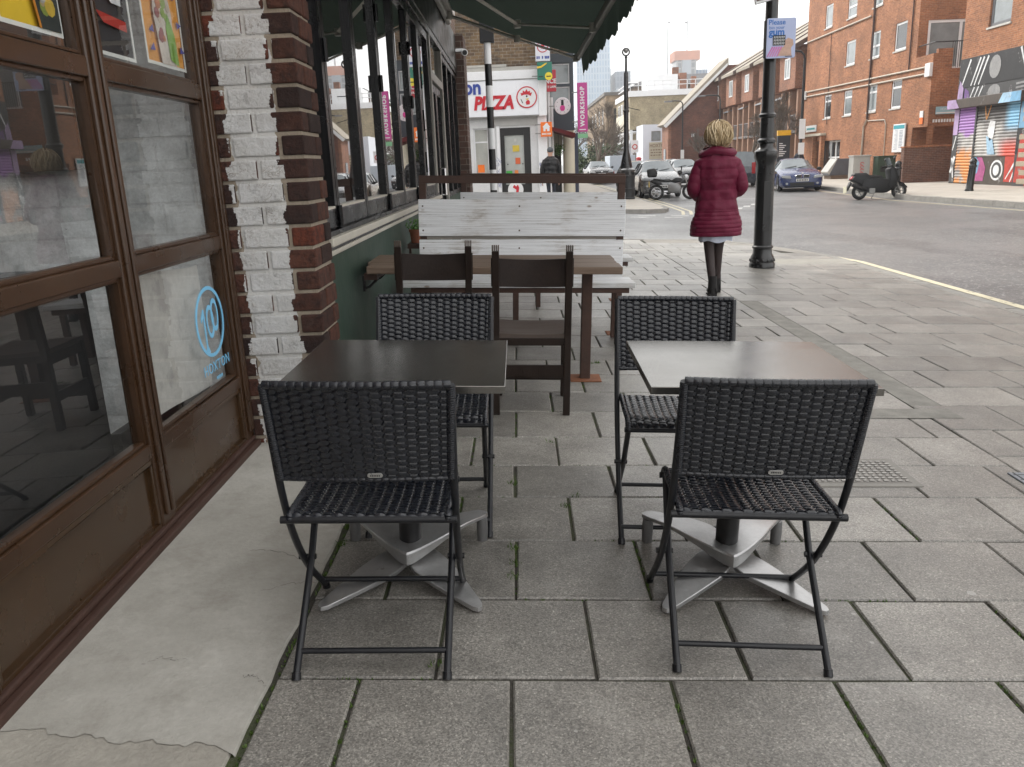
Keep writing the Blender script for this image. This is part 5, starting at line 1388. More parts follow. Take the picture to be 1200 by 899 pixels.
# ================================================================== PAINTED CORNER BUILDING (graffiti)
GXX = 18.2
gr = thing('painted_building', (GXX, 33, -.13), 'corner shop building with graffiti painted shutters under a red brick storey', 'building'); bp = bpart(gr)
gy = 35.25
U_, V_ = (0, -1, 0), (0, 0, 1)
def G(a, b): return (GXX, gy - a, b)
mb = MB().holewall((GXX, gy, 4.72), U_, V_, 15, 7, [(1.75, 3.2, .95, 3.2), (6, 7.5, .95, 3.2), (10, 11.5, .95, 3.2)], .16)
mb.add([(GXX, gy, -.13), (30, gy, -.13), (30, gy, 11.72), (GXX, gy, 11.72)], [(0, 1, 2, 3)])
mb.box(GXX + .3, 30, 20.5, gy - .01, 0, 11.7)
bp(mb, 'upper_wall', m_flats)
for a in (1.75, 6, 10): window(bp, (GXX, gy - a, 5.67), U_, V_, 1.45, 2.25, .13, M('grey_sash', (.14, .14, .15), .5) if 'grey_sash' not in bpy.data.materials else bpy.data.materials['grey_sash'], m_paleglass, None, (), (.5,), bpy.data.materials['stone_sill'], back=.1)
gcol = {k: M('mural_' + k, c, .6, 0, .35, 2.2, 9, wear=((.25, .24, .24), 2.5, .6)) for k, c in dict(black=(.022, .022, .024), charcoal=(.06, .06, .062), grey=(.28, .28, .28), white=(.72, .73, .74), lilac=(.40, .29, .48), purple=(.16, .08, .25), skyblue=(.17, .36, .54), paleblue=(.34, .52, .68), red=(.46, .05, .035), orange=(.5, .22, .06), pink=(.40, .09, .24), darkbrown=(.07, .055, .045)).items()}
bp(MB().box(GXX - .02, GXX + .2, 29.6, gy, 3.62, 4.72), 'painted_band', gcol['black'])
bp(MB().box(GXX, GXX + .25, 29.6, gy, 3.0, 3.62), 'signboard', gcol['charcoal'])
bp(MB().box(GXX - .3, GXX + .1, 30.35, gy + .2, 2.82, 3.18), 'shutter_box', gcol['darkbrown'], bevel=.02)
bp(MB().box(GXX - .05, GXX + .2, gy - .38, gy, -.13, 2.82), 'painted_pier', gcol['charcoal'])
bp(MB().box(GXX - .06, GXX + .2, 30.0, 30.75, -.13, 2.82), 'painted_pier', gcol['charcoal'])
bp(MB().box(GXX - .06, GXX + .05, 29.0, 30.0, -.13, 3.6), 'painted_pier', gcol['red'])
bp(MB().box(GXX - .01, GXX + .25, 30.75, 33.6, -.13, .93), 'stall_riser', gcol['darkbrown'])
bp(MB().box(GXX - .01, GXX + .25, 20, 29, -.13, 3.6), 'neighbour_front', M('dull_front', (.2, .19, .17), .7, 0, .2))
def shutter(a0, a1, z0, z1, name):
    def fn(u, v):
        zz = z0 + (z1 - z0) * v; k = (zz * 1 / .115) % 1
        return (GXX - .02 - .035 * abs(math.sin(PI * k)), gy - a0 - (a1 - a0) * u, zz)
    n = int((z1 - z0) / .115 * 8)
    m, nn, l, b = newmat('shutter_paint'); o = ocoord(nn); s = nn.new('ShaderNodeSeparateXYZ'); l.new(o, s.inputs[0])
    # grey blotches, darker towards the top, spray paint in big soft patches
    c = mixc(nn, l, ramp(nn, l, noise(nn, l, o, .9, 3), .4, .6), (.46, .45, .43), (.20, .19, .19))
    top = ramp(nn, l, mth(nn, l, 'ADD', s.outputs[2], noise(nn, l, o, 1.2, 3)), 2.6, 3.0)
    c = mixc(nn, l, top, c, (.05, .045, .045))
    k = 'purple' if name == 'a' else 'x'
    if name == 'a':
        c = mixc(nn, l, ramp(nn, l, mth(nn, l, 'ADD', s.outputs[2], noise(nn, l, o, 1.5, 3)), 2.35, 2.5), c, (.33, .16, .45))
        c = mixc(nn, l, mth(nn, l, 'MULTIPLY', ramp(nn, l, s.outputs[2], 1.5, 1.2), ramp(nn, l, noise(nn, l, o, 1.6, 3), .4, .5)), c, (.62, .24, .05))
    else:
        c = mixc(nn, l, mth(nn, l, 'MULTIPLY', ramp(nn, l, s.outputs[2], 1.75, 1.35), ramp(nn, l, s.outputs[1], -1.0, -1.6)), c, (.58, .06, .03))
        c = mixc(nn, l, mth(nn, l, 'MULTIPLY', ramp(nn, l, s.outputs[2], 1.9, 2.2), ramp(nn, l, s.outputs[1], -1.3, -1.7)), c, (.2, .45, .65))
    l.new(c, b.inputs['Base Color']); b.inputs['Roughness'].default_value = .5
    return bp(MB().grid(fn, 2, n), 'roller_shutter', m)
shutter(.4, 1.62, -.1, 2.82, 'a'); shutter(1.72, 4.5, .93, 2.82, 'b')
bp(MB().box(GXX - .08, GXX + .02, gy - 1.72, gy - 1.62, -.13, 2.82), 'shutter_guide', gcol['charcoal'])
# mural shapes, flat on the wall
def mural(col, polys, x=GXX - .024, name='mural_shape', z=0):
    mb = MB()
    for p in polys: mb.prism(p, (x, gy, 0), U_, V_, .004)
    return bp(mb, name, gcol[col])
def stroke(a, b, c, d, w0=.09, w1=.03):
    dx, dy = c - a, d - b; L = math.hypot(dx, dy); nx, ny = -dy / L, dx / L
    return [(a + nx * w0, b + ny * w0), (a - nx * w0, b - ny * w0), (c - nx * w1, d - ny * w1), (c + nx * w1, d + ny * w1)]
mural('white', [stroke(a, 3.65, a + .55, 4.65, .03, .05) for a in (.25, .95, 1.2, 1.5)] + [stroke(4.1 + k * .28, 4.7, 4.5 + k * .4, 3.9, .05, .02) for k in range(4)])
mural('white', [stroke(.85 + k * .3, 3.05, 1.2 + k * .3, 3.58, .02, .04) for k in range(3)], GXX - .006)
mural('grey', [circ(.38, 14, 2.55, 4.2, .42)], GXX - .026)
mural('grey', [circ(.42, 14, 2.6, 3.3, .27)], GXX - .006)
mural('lilac', [[(.0, 2.9), (.42, 2.9), (.42, 3.6), (.15, 3.9), (.05, 3.6)]], GXX - .026)
mural('purple', [[(.5, 3.0), (1.0, 3.0), (.8, 3.45), (.5, 3.6)]], GXX - .006)
mural('lilac', [[(-.18, 2.83), (.75, 2.83), (.45, 3.17), (-.18, 3.17)]], GXX - .305)
mural('paleblue', [[(3.5, 2.83), (4.25, 2.83), (4.3, 3.17), (3.75, 3.17)]], GXX - .305)
mural('skyblue', [[(4.25, 2.83), (4.88, 2.83), (4.88, 3.17), (4.3, 3.17)]], GXX - .306)
mural('skyblue', [[(4.75, 3.0), (5.6, 3.0), (5.6, 4.4), (5.2, 4.4)]], GXX - .026)
mural('paleblue', [[(5.0, 3.2), (5.25, 3.2), (5.5, 4.2), (5.3, 4.2)]], GXX - .030)
mural('skyblue', [[(4.55, 1.9), (5.2, 1.9), (5.2, 2.8), (4.6, 2.8)]], GXX - .065)
mural('black', [[(4.5, 1.0), (4.75, 1.0), (4.9, 1.9), (4.5, 1.9)]], GXX - .066)
mural('red', [[(4.6, 0), (5.24, 0), (5.24, 1.6), (4.75, 1.7)]], GXX - .068)
mural('lilac', [[(0, 1.8), (.36, 1.8), (.36, 2.8), (0, 2.8)]], GXX - .056)
mural('white', [stroke(.05, .3, .3, .95, .06, .08), stroke(.1, .9, .3, .1, .05, .04), stroke(.08, 1.2, .28, 1.75, .03, .03)], GXX - .057)
mural('white', [circ(.42, 18, 3.35, .42, .38)], GXX - .016); mural('charcoal', [circ(.33, 18, 3.35, .42, .3)], GXX - .021); mural('white', [circ(.2, 14, 3.35, .42, .2)], GXX - .026)
mural('pink', [[(1.75, .0), (2.5, .0), (2.6, .5), (2.3, .9), (1.95, .9), (2.1, .5)]], GXX - .016)
mural('skyblue', [[(1.72, .2), (2.05, .3), (2.15, .7), (1.9, .9), (1.72, .9)]], GXX - .018)
mural('red', [[(3.9, .0), (4.45, .0), (4.45, .92), (3.85, .92)]], GXX - .016)
mural('white', [stroke(4.0, .1, 4.5, .7, .02, .05), stroke(4.3, 0, 4.55, .5, .02, .05)], GXX - .022)
mural('paleblue', [[(2.7, 1.0), (3.2, 1.0), (2.95, 1.55), (2.5, 1.7)]], GXX - .062)
mural('white', [[(2.55, 1.9), (2.75, 1.5), (3.0, 1.6), (3.05, 2.2), (2.7, 2.25)]], GXX - .062)
mural('orange', [stroke(2.25, 2.8, 2.4, 2.3, .04, .02), stroke(2.65, 2.8, 2.42, 2.3, .04, .02)], GXX - .062)
mural('grey', [stroke(4.0, .0 + k * .0 + 3.18 + k * .14, 4.5, 3.2 + k * .14, .035, .035) for k in range(3)], GXX - .008, 'small_lettering')

# stack of pale planks / slatted planter at the right edge
t = thing('plank_stack', (17.75, 29.4, -.13), 'stepped stack of pale weathered timber planks at the right edge', 'planks')
m_plank = plank_mat('weathered_plank', (.28, .23, .16), (.46, .40, .31), 1, .75)
ps = random.Random(6)
for k in range(9):
    MB().box(-.25 + ps.uniform(-.06, .08), .2, -2.6, .05 + ps.uniform(-.18, .1), .12 + k * .30, .12 + k * .30 + .17).build('plank', m_plank, t, bevel=.015)
MB().box(-.05, .12, -.9, -.75, 0, 2.8).box(-.05, .12, -2.4, -2.25, 0, 2.8).build('upright', m_dark, t)

# ================================================================== TERRACE WITH SLOPED ROOFS
m_terr = brick('terrace_red_brick', (.285, .115, .06), (.19, .072, .042), (.30, .24, .19), .08, .23, .012)
m_terrdk = brick('gable_dark_brick', (.20, .075, .048), (.14, .055, .04), (.17, .13, .105), .08, .23, .012)
m_tile = M('pale_roof_tile', (.30, .265, .215), .8, 0, .18, .8, 6, bmp=.2, bsc=8)
te = thing('brick_terrace', (19.5, 68, -.1), 'long brown brick terrace with pale sloping roofs and jutting upper rooms', 'building'); bp = bpart(te)
bp(MB().box(20.4, 28, 57.7, 84, -.1, 8.2), 'wall', m_terr)
m_recess = M('shaded_balcony_front', (.10, .085, .08), .6, 0, .3, 2)
TB = [58.2 + 5.1 * i for i in range(5)]
for i, y in enumerate(TB):
    bp(MB().box(19.0, 20.38, y, y + 3.4, 5.6, 8.35), 'upper_room', m_terr)
    w = window(bp, (18.999, y + 2.2, 6.3), (0, -1, 0), (0, 0, 1), 1.15, 1.35, .1, m_white, m_paleglass, None, (.5,), (), None, back=-.02)
    bp(MB().prism([(0, 0), (8.4, 4.6), (8.4, 4.35), (0, -.22)], (18.6, y + 3.7, 8.2), (1, 0, 0), (0, 0, 1), 4.0), 'roof', m_tile)
    bp(MB().prism([(0, .03), (8.4, 4.63), (8.4, 4.3), (0, -.3)], (18.58, y - .35, 8.2), (1, 0, 0), (0, 0, 1), .1), 'bargeboard', M('brown_board', (.09, .06, .05), .5) if 'brown_board' not in bpy.data.materials else bpy.data.materials['brown_board'])
    bp(MB().prism([(0, 0), (1.3, .5), (1.3, .4), (0, -.08)], (19.2, y + 5.1, 5.2), (1, 0, 0), (0, 0, 1), 1.7), 'porch_roof', M('lead_grey', (.3, .31, .33), .5) if 'lead_grey' not in bpy.data.materials else bpy.data.materials['lead_grey'])
    for q in (0, 1.7, 3.4):
        bp(MB().box(19.25, 20.4, y + q, y + q + .28, -.1, 5.5), 'brick_fin', M('pinkish_fin', (.32, .19, .13), .8, 0, .15, 3) if 'pinkish_fin' not in bpy.data.materials else bpy.data.materials['pinkish_fin'])
    for q in (.3, 2.0, 3.7):
        for z in (.3, 3.0):
            f = bp(MB().box(20.36, 20.39, y + q, y + q + 1.35, z, z + 2.1), 'window', m_dkglass)
            bp(MB().box(20.3, 20.36, y + q + .62, y + q + .72, z, z + 2.1).box(20.3, 20.36, y + q, y + q + .08, z, z + 2.1), 'frame', m_white, f)
    mb = MB().box(19.3, 20.3, y, y + 5.05, 2.72, 2.9)
    for k in range(24): mb.box(19.32, 19.35, y + .1 + k * .205, y + .13 + k * .205, 2.9, 3.85)
    mb.box(19.3, 19.37, y, y + 5.05, 3.85, 3.92)
    bp(mb, 'balcony', M('grey_balcony', (.19, .18, .18), .6) if 'grey_balcony' not in bpy.data.materials else bpy.data.materials['grey_balcony'])
gb = thing('gable_house', (16.5, 82, -.1), 'dark brick gable end with one long pale catslide roof', 'building'); bp = bpart(gb)
bp(MB().prism([(0, 0), (6.6, 0), (6.6, 9.55), (4.9, 9.55), (0, 4.75)], (14.7, 83.2, -.1), (1, 0, 0), (0, 0, 1), 3.2), 'wall', m_terrdk)
bp(MB().box(14.4, 14.68, 79.9, 83.2, -.1, 4.5), 'front_pier', m_terr)
bp(MB().prism([(-.7, -.45), (5.2, 5.22), (5.2, 4.57), (-.3, -.6)], (14.6, 83.4, 4.85), (1, 0, 0), (0, 0, 1), 3.9), 'roof', m_tile)
bp(MB().prism([(-.72, -.50), (5.1, 4.77), (5.1, 4.52), (-.5, -.7)], (14.6, 79.49, 4.8), (1, 0, 0), (0, 0, 1), .08), 'bargeboard', m_white)
bp(MB().box(14.35, 14.39, 81, 82, .6, 2.2), 'window', m_dkglass)
bp(MB().box(16.6, 16.9, 79.95, 80, 3.2, 3.5), 'wall_lamp', m_white)

# white building with the painted sign, and the balconied block behind it
wb = thing('white_building', (14.8, 91, -.1), 'plain white rendered house carrying a beige painted sign', 'building'); bp = bpart(wb)
bp(MB().prism([(0, 0), (5, 0), (5, 4.6), (2.6, 4.95), (0, 5.0)], (13.55, 95, -.1), (1, 0, 0), (0, 0, 1), 5), 'wall', M('white_render', (.66, .69, .75), .7, 0, .06, 1))
window(bp, (14.45, 90, 3.2), (1, 0, 0), (0, 0, 1), .95, 1.0, .08, m_steel_grey, m_paleglass, None, back=-.03)
window(bp, (14.9, 90, -.0), (1, 0, 0), (0, 0, 1), 1.1, .9, .1, m_white, m_dkglass, None, (.5,), back=-.03)
t = thing('wall_sign', (15.2, 89.9, 2.2), 'beige rectangular sign with brown lettering on the white house', 'sign')
MB().box(-1.0, 1.0, 0, .08, -.85, .85).build('board', M('beige_board', (.48, .44, .33), .6, 0, .12, 2), t)
m_brownink = M('brown_lettering', (.2, .13, .09), .6)
text('lettering', 'HOXTON', .5, (-.02, -.01, .5), '-y', m_brownink, t, bold=.01, sx=.85)
mb = MB(); rg = random.Random(3)
for k in range(3):
    x = -.85
    while x < .8: w_ = rg.uniform(.1, .3); mb.box(x, min(x + w_, .9), -.012, 0, .02 - k * .27, .13 - k * .27); x += w_ + .09
mb.build('small_lettering', m_brownink, t)
yb = thing('balcony_block', (15, 100, -.1), 'yellow brick block with white roof railings and balconies along its left side', 'building'); bp = bpart(yb)
bp(MB().box(12.9, 24, 95.2, 108, 4.6, 8.1).box(14.3, 24, 95.2, 108, -.1, 4.6), 'wall', brick('pale_yellow_brick', (.34, .28, .17), (.27, .22, .135), (.33, .3, .25), .09, .24, .012))
bp(MB().box(12.75, 24.1, 95.05, 108, 8.1, 8.7), 'roof_edge', m_white)
bp(MB().box(12.86, 12.9, 95.4, 107.8, 4.65, 6.5), 'side_panel', m_cream)
for y in (96, 98.6, 101.2, 103.8): window(bp, (12.85, y + 1.5, 6.4), (0, -1, 0), (0, 0, 1), 1.4, 1.3, .1, m_white, m_paleglass, None, back=-.01)
for z in (.2, 2.4):
    mb = MB().box(12.9, 14.3, 95.2, 108, z + 1.9, z + 2.05)
    for k in range(40): mb.box(12.92, 12.97, 95.3 + k * .31, 95.4 + k * .31, z, z + 1.0)
    mb.box(12.9, 13.0, 95.2, 108, z + 1.0, z + 1.08); bp(mb, 'balcony', m_white)
for k in range(4): bp(MB().box(12.9, 13.2, 95.3 + k * 3.2, 95.6 + k * 3.2, -.1, 4.6), 'column', m_white)
mb = MB()
for k in range(10): mb.box(12.9 + k * .9, 12.97 + k * .9, 95.3, 95.37, 8.7, 9.7)
for z in (9.2, 9.65): mb.box(12.9, 21, 95.3, 95.37, z, z + .07).box(12.9, 12.97, 95.3, 106, z, z + .07)
bp(mb, 'roof_railing', m_white)
bp(MB().box(15.2, 18.6, 97.5, 102, 8.7, 10.5), 'plant_room', m_white)
bp(MB().box(18.8, 19.6, 97.5, 98.3, 8.7, 10.6).box(20.2, 20.7, 97.5, 98.3, 8.7, 10.2), 'chimney', m_terr)
hl = thing('hipped_roof_block', (19, 125, 0), 'brown brick block with a dark hipped roof far behind the roof railings', 'building'); bp = bpart(hl)
bp(MB().box(17, 34, 121, 135, 0, 11.3), 'wall', brick('brown_far_brick', (.22, .15, .10), (.16, .11, .075), (.2, .17, .14)))
bp(MB().add([(16.6, 120.6, 11.3), (34.4, 120.6, 11.3), (34.4, 135.4, 11.3), (16.6, 135.4, 11.3), (20, 127, 13.2), (31, 127, 13.2)], [(0, 1, 5, 4), (1, 2, 5), (2, 3, 4, 5), (3, 0, 4)]), 'roof', M('slate_roof', (.085, .085, .09), .7, 0, .15))
bp(MB().box(22.4, 23.2, 121, 122, 11.3, 13.6), 'chimney', m_terr)
ol = thing('old_terrace', (12.6, 112, 0), 'old tan brick terrace with dark sash windows beyond the lamp column', 'building'); bp = bpart(ol)
mb = MB().holewall((11.9, 111, -.1), (1, 0, 0), (0, 0, 1), 3.2, 9.6, [(1.0, 1.9, 2.9, 4.8), (1.0, 1.9, 6.2, 8.0), (2.3, 3.0, 6.2, 8.0), (2.3, 3.0, 2.9, 4.8)], .2)
mb.add([(11.9, 111, -.1), (11.9, 140, -.1), (11.9, 140, 9.5), (11.9, 111, 9.5)], [(0, 1, 2, 3)]).box(12.3, 20, 111.4, 140, 0, 9.4)
bp(mb, 'wall', brick('tan_far_brick', (.30, .215, .13), (.23, .16, .10), (.28, .24, .19), .09, .24, .012))
bp(MB().box(11.7, 20, 110.8, 140, 9.5, 9.9), 'parapet', M('dark_parapet', (.12, .11, .1), .7))
for x in (12.9, 14.2):
    for z in (2.8, 6.1): window(bp, (x, 111, z), (1, 0, 0), (0, 0, 1), .9 if x < 14 else .7, 1.9, .07, m_dark, m_dkglass, None, (), (.5,), back=.1)
for y in (114, 119, 124, 129):
    for z in (2.8, 6.1): window(bp, (11.899, y + 1.2, z), (0, -1, 0), (0, 0, 1), 1.2, 1.9, .07, m_white, m_dkglass, None, (), (.5,), back=-.02)

# ================================================================== TOWERS FAR OFF
def tower(name, label, x0, x1, y, z1, ca, cb, fl_h, bay, depth=30, rough=.3, extra=None):
    t = thing(name, ((x0 + x1) / 2, y, 0), label, 'tower')
    m, n, l, b = newmat('curtain_wall'); uv, ob = brickuv(n, l)
    k = n.new('ShaderNodeTexBrick'); l.new(uv, k.inputs['Vector']); k.offset = 0
    k.inputs['Scale'].default_value = 1; k.inputs['Brick Width'].default_value = bay; k.inputs['Row Height'].default_value = fl_h
    k.inputs['Mortar Size'].default_value = fl_h * .12; k.inputs['Color1'].default_value = C(ca); k.inputs['Color2'].default_value = C(dk(ca, .8)); k.inputs['Mortar'].default_value = C(cb)
    l.new(k.outputs[0], b.inputs['Base Color']); b.inputs['Roughness'].default_value = rough
    w = x1 - x0
    MB().box(-w / 2, w / 2, 0, depth, 0, z1).build('facade', m, t)
    return t
tower('glass_tower', 'tall pale blue glass tower in the haze behind the awning', 37, 56.3, 500, 95, (.30, .42, .55), (.42, .50, .58), 3.6, 1.6)
tower('office_tower', 'slim pale tower just right of the tall glass tower', 56.6, 59, 520, 55, (.35, .42, .48), (.5, .53, .55), 3.5, 1.5)
tower('office_tower', 'dark grey stepped tower behind the lamp column', 60.5, 69.5, 510, 52, (.16, .20, .25), (.22, .25, .29), 3.3, 2)
tower('office_tower', 'lower pale grey tower beside the dark stepped tower', 58, 75, 480, 40, (.38, .41, .44), (.46, .48, .5), 3.5, 2)
t = tower('unfinished_tower', 'grey concrete tower under construction with an orange wrapped top', 94.5, 106, 500, 56, (.16, .17, .18), (.33, .32, .31), 3.4, 2.6, 14)
MB().box(-7, 7.6, -.8, 15, 55.5, 60.5).build('orange_screen', M('orange_safety_screen', (.5, .17, .07), .7, 0, .2, .15), t)
MB().box(-2.5, 2.5, -1, 0, 38, 55.5).build('hoist', M('hoist_mast', (.3, .33, .36), .5), t)
tower('office_tower', 'blue grey glass block right of the unfinished tower', 106.5, 117, 520, 52, (.10, .19, .33), (.26, .32, .38), 3.5, 2)
tower('office_tower', 'broken white glazed low tower in front of the unfinished tower', 97, 112, 470, 41, (.62, .65, .68), (.4, .45, .5), 3.2, 3)
m_crane = M('pale_crane_steel', (.42, .42, .43), .6)
def crane(x, y, zb, zt, jib, rise, label):
    t = thing('tower_crane', (x, y, zb), label, 'crane')
    MB().box(-.32, .32, -.32, .32, 0, zt - zb).build('mast', m_crane, t)
    MB().tube([(0, 0, zt - zb), (jib, 0, zt - zb + rise)], .22, 4).build('jib', m_crane, t)
    MB().cbox((-jib * .12, 0, zt - zb), (1.5, .8, .9)).build('counterweight', M('crane_weight', (.2, .2, .2), .6) if 'crane_weight' not in bpy.data.materials else bpy.data.materials['crane_weight'], t)
crane(101, 503, 60, 76, 5, 26, 'tower crane with a steeply raised jib above the orange topped tower')
crane(96.5, 540, 40, 82, -8, 20, 'tower crane standing just left of the orange topped tower')
# ================================================================== STREET FURNITURE
m_iron_black = M('black_cast_iron', (.007, .007, .008), .32, 0, .3, 9, 60, coat=.3, bmp=.1, wear=((.07, .07, .07), 26, .70))
t = thing('lamp_post', (3.32, 11.2, tz(3.32)), 'thick black cast iron lamp post carrying the litter sign', 'lamp post')
prof = [(.172, 0), (.172, .05), (.16, .07), (.165, .10), (.15, .15), (.128, .19), (.124, .25), (.138, .265), (.138, .285), (.122, .30), (.120, .34), (.118, 1.34), (.124, 1.40), (.15, 1.45), (.156, 1.50), (.15, 1.535), (.118, 1.56), (.098, 1.59), (.094, 1.63), (.118, 1.645), (.118, 1.675), (.094, 1.70), (.090, 1.95), (.112, 1.965), (.114, 1.995), (.092, 2.015), (.082, 2.06), (.078, 3.2), (.066, 6.2), (.05, 6.3)]
MB().lathe(prof, (0, 0, 0), 28).build('column', m_iron_black, t, smooth=35)
mb = MB()
for k in range(14):
    a = 2 * PI * k / 14; mb.ell((.158 * math.cos(a), .158 * math.sin(a), .10), (.018, .018, .022), 8, 6)
mb.build('base_beading', m_iron_black, t, smooth=60)
MB().box(-.05, .05, -.127, -.116, .5, 1.15).build('access_door', m_iron_black, t, bevel=.004)
mb = MB().tube([(0, 0, 6.2), (0, 0, 6.5)], .04, 8); mb.lathe([(.05, 6.45), (.22, 6.6), (.25, 6.9), (.1, 7.1), (.02, 7.2)], (0, 0, 0), 16); mb.build('lantern', m_iron_black, t, smooth=40)
sg = thing('litter_sign', (3.385, 11.0, 2.76), 'pale blue sign on the black lamp post asking people to bin their gum', 'sign')
MB().prism([(-.17, -.235), (.17, -.235), (.185, -.22), (.185, .22), (.17, .235), (-.17, .235), (-.18, .22), (-.18, -.22)], (0, -.0, 0), (1, 0, 0), (0, 0, 1), .012).build('board', M('pale_blue_sign', (.44, .50, .72), .35, 0, .06, 2), sg, bevel=.003)
MB().box(-.20, .17, .005, .06, -.225, .22).build('sign_backing', m_black_metal, sg, bevel=.006)
MB().box(-.11, .02, .06, .12, .1, .14).box(-.11, .02, .06, .12, -.14, -.1).build('strap', m_steel_grey, sg)
m_sblue = M('sign_blue_lettering', (.03, .16, .50), .5)
yq = -.0135
text('lettering', 'Please', .085, (-.055, yq, .185), '-y', m_sblue, sg, .001, bold=.001)
text('lettering', 'bin your', .058, (-.055, yq, .125), '-y', m_sblue, sg, .001)
text('lettering', 'gum', .115, (-.055, yq, .07), '-y', m_sblue, sg, .001, bold=.004)
MB().box(-.10, .055, yq - .003, yq, -.085, .035).build('black_sticker', m_ink, sg)
mb = MB(); rs_ = random.Random(12)
for k in range(3):
    for j in range(7): mb.box(-.09 + j * .02, -.09 + j * .02 + .013, yq - .005, yq - .0032, .005 - k * .036, .022 - k * .036).box(-.09 + j * .02, -.085 + j * .02, yq - .005, yq - .0032, -.008 - k * .036, .022 - k * .036)
mb.build('sticker_scrawl', m_white, sg)
m_skinp = M('printed_skin_tone', (.55, .36, .28), .5, 0, .2, 20)
MB().prism([(-.03, -.21), (.14, -.21), (.13, -.12), (.16, -.08), (.15, -.02), (.09, .0), (.03, -.04), (.04, -.1), (-.02, -.13)], (0, yq + .001, 0), (1, 0, 0), (0, 0, 1), .003).build('printed_figure', m_skinp, sg)
mb = MB()
for k in range(5): mb.prism(stroke(-.165 + k * .03, -.215, -.10 + k * .028, -.10, .006, .008), (0, yq + .001, 0), (1, 0, 0), (0, 0, 1), .0035)
mb.build('pink_stripes', M('pink_print', (.6, .15, .4), .5), sg)
MB().box(.06, .15, yq - .002, yq, -.222, -.214).build('small_print', m_ink, sg)
t = thing('flag_sign', (3.13, 11.15, 3.50), 'white edged sign jutting out high on the black lamp post', 'sign')
MB().box(-.10, .12, -.03, .03, -.30, .35, Matrix.Rotation(R(-12), 4, 'Y')).build('plate', m_white, t, bevel=.006)
MB().box(-.085, .10, -.034, -.0305, -.27, .3, Matrix.Rotation(R(-12), 4, 'Y')).build('plate_face', M('sign_brown', (.12, .09, .07), .5), t)

t = thing('zebra_beacon', (-.43, 15.25, tz(-.43)), 'black and white banded crossing pole with a black box on top', 'beacon')
for k in range(8):
    MB().lathe([(.062, .55 + k * .36), (.062, .55 + (k + 1) * .36 - .001)], (0, 0, 0), 16).build('band', m_black_metal if k % 2 == 0 else m_white, t, smooth=40)
MB().lathe([(.10, 0), (.10, .5), (.07, .55)], (0, 0, 0), 16).build('base', m_black_metal, t, smooth=40)
MB().box(-.125, .125, -.10, .10, 3.42, 3.78).build('head_box', M('matt_black_hood', (.02, .021, .024), .6, 0, .15), t, bevel=.012)

t = thing('lamp_column', (4.40, 33.6, fz(4.4)), 'slim black lamp column with a ring top behind the litter bin', 'lamp post')
MB().lathe([(.24, 0), (.24, 1.25), (.21, 1.4), (.14, 1.72), (.115, 1.8), (.10, 1.9), (.095, 3.3), (.11, 3.32), (.11, 3.38), (.09, 3.4), (.085, 4.75), (.05, 4.8), (.04, 5.3), (.06, 5.33), (.03, 5.4)], (0, 0, 0), 18).build('column', m_iron_black, t, smooth=35)
MB().torus((0, 0, 5.52), .13, .03, 'y', 20, 8).build('top_ring', m_iron_black, t, smooth=60)
MB().ell((0, 0, 5.56), (.085, .085, .085), 12, 8).build('top_globe', m_steel_grey, t, smooth=60)
MB().tube([(-.05, 0, 4.35), (.42, 0, 4.35)], .02, 6).tube([(0, 0, 3.5), (.55, 0, 3.36)], .015, 6).build('arm', m_iron_black, t)
t = thing('litter_bin', (4.38, 33.0, fz(4.38)), 'black round litter bin with a pale lid rim at the kerb of the far pavement', 'bin')
MB().lathe([(.28, 0), (.29, .04), (.265, .07), (.27, .35), (.285, .37), (.285, .41), (.27, .43), (.275, .84), (.29, .86), (.29, .90)], (0, 0, 0), 24).build('body', M('bin_black', (.016, .018, .02), .45, 0, .2, 6), t, smooth=35)
MB().lathe([(.285, .90), (.285, 1.06), (.30, 1.07), (.30, 1.12), (.22, 1.17), (.05, 1.2)], (0, 0, 0), 24).build('lid', M('bin_lid', (.05, .05, .05), .3, 0, .2, 6, coat=.4), t, smooth=35)
MB().box(.10, .22, -.30, -.23, .93, 1.04).box(-.15, .0, -.30, -.26, .93, 1.04).build('slot', m_dark, t)

def bollard(x, y, label):
    t = thing('bollard', (x, y, Rz), label, 'bollard', group='black bollards on the far pavement')
    MB().lathe([(.14, 0), (.14, .05), (.12, .08), (.112, .6), (.108, .78), (.125, .80), (.125, .84), (.10, .87), (.10, .95), (.115, .97), (.10, 1.03), (.05, 1.08), (.01, 1.09)], (0, 0, 0), 16).build('post', m_iron_black, t, smooth=35)
    return t
b0 = bollard(13.25, 29.2, 'black bollard beside the front wheel of the scooter')
c = dup(b0, (15.35, 28.4, Rz), 0, 'black bollard in front of the graffiti shutters')
c.rotation_euler = (0, R(3), 0)

def street_lamp(x, y, z, h, out, label, signs=()):
    t = thing('street_lamp', (x, y, z), label, 'street lamp', group='black curved street lamps')
    MB().lathe([(.11, 0), (.11, 1.2), (.08, 1.25), (.07, h * .8), (.06, h)], (0, 0, 0), 12).build('column', m_black_metal, t, smooth=40)
    s = -1 if out < 0 else 1
    MB().tube([(0, 0, h - .05), (s * .05, 0, h + .18), (s * .22, 0, h + .34), (out * .5, 0, h + .38), (out, 0, h + .36)], .055, 8).build('arm', m_black_metal, t, smooth=50)
    MB().box(out - s * .05 - .35, out + .35 - s * .05, -.13, .13, h + .27, h + .39).build('lamp_head', M('lamp_head_grey', (.16, .16, .17), .4) if 'lamp_head_grey' not in bpy.data.materials else bpy.data.materials['lamp_head_grey'], t, bevel=.03)
    for a, b in signs: MB().box(-.16, .16, -.12, -.09, a, b).build('plate', m_white, t, bevel=.01)
    return t
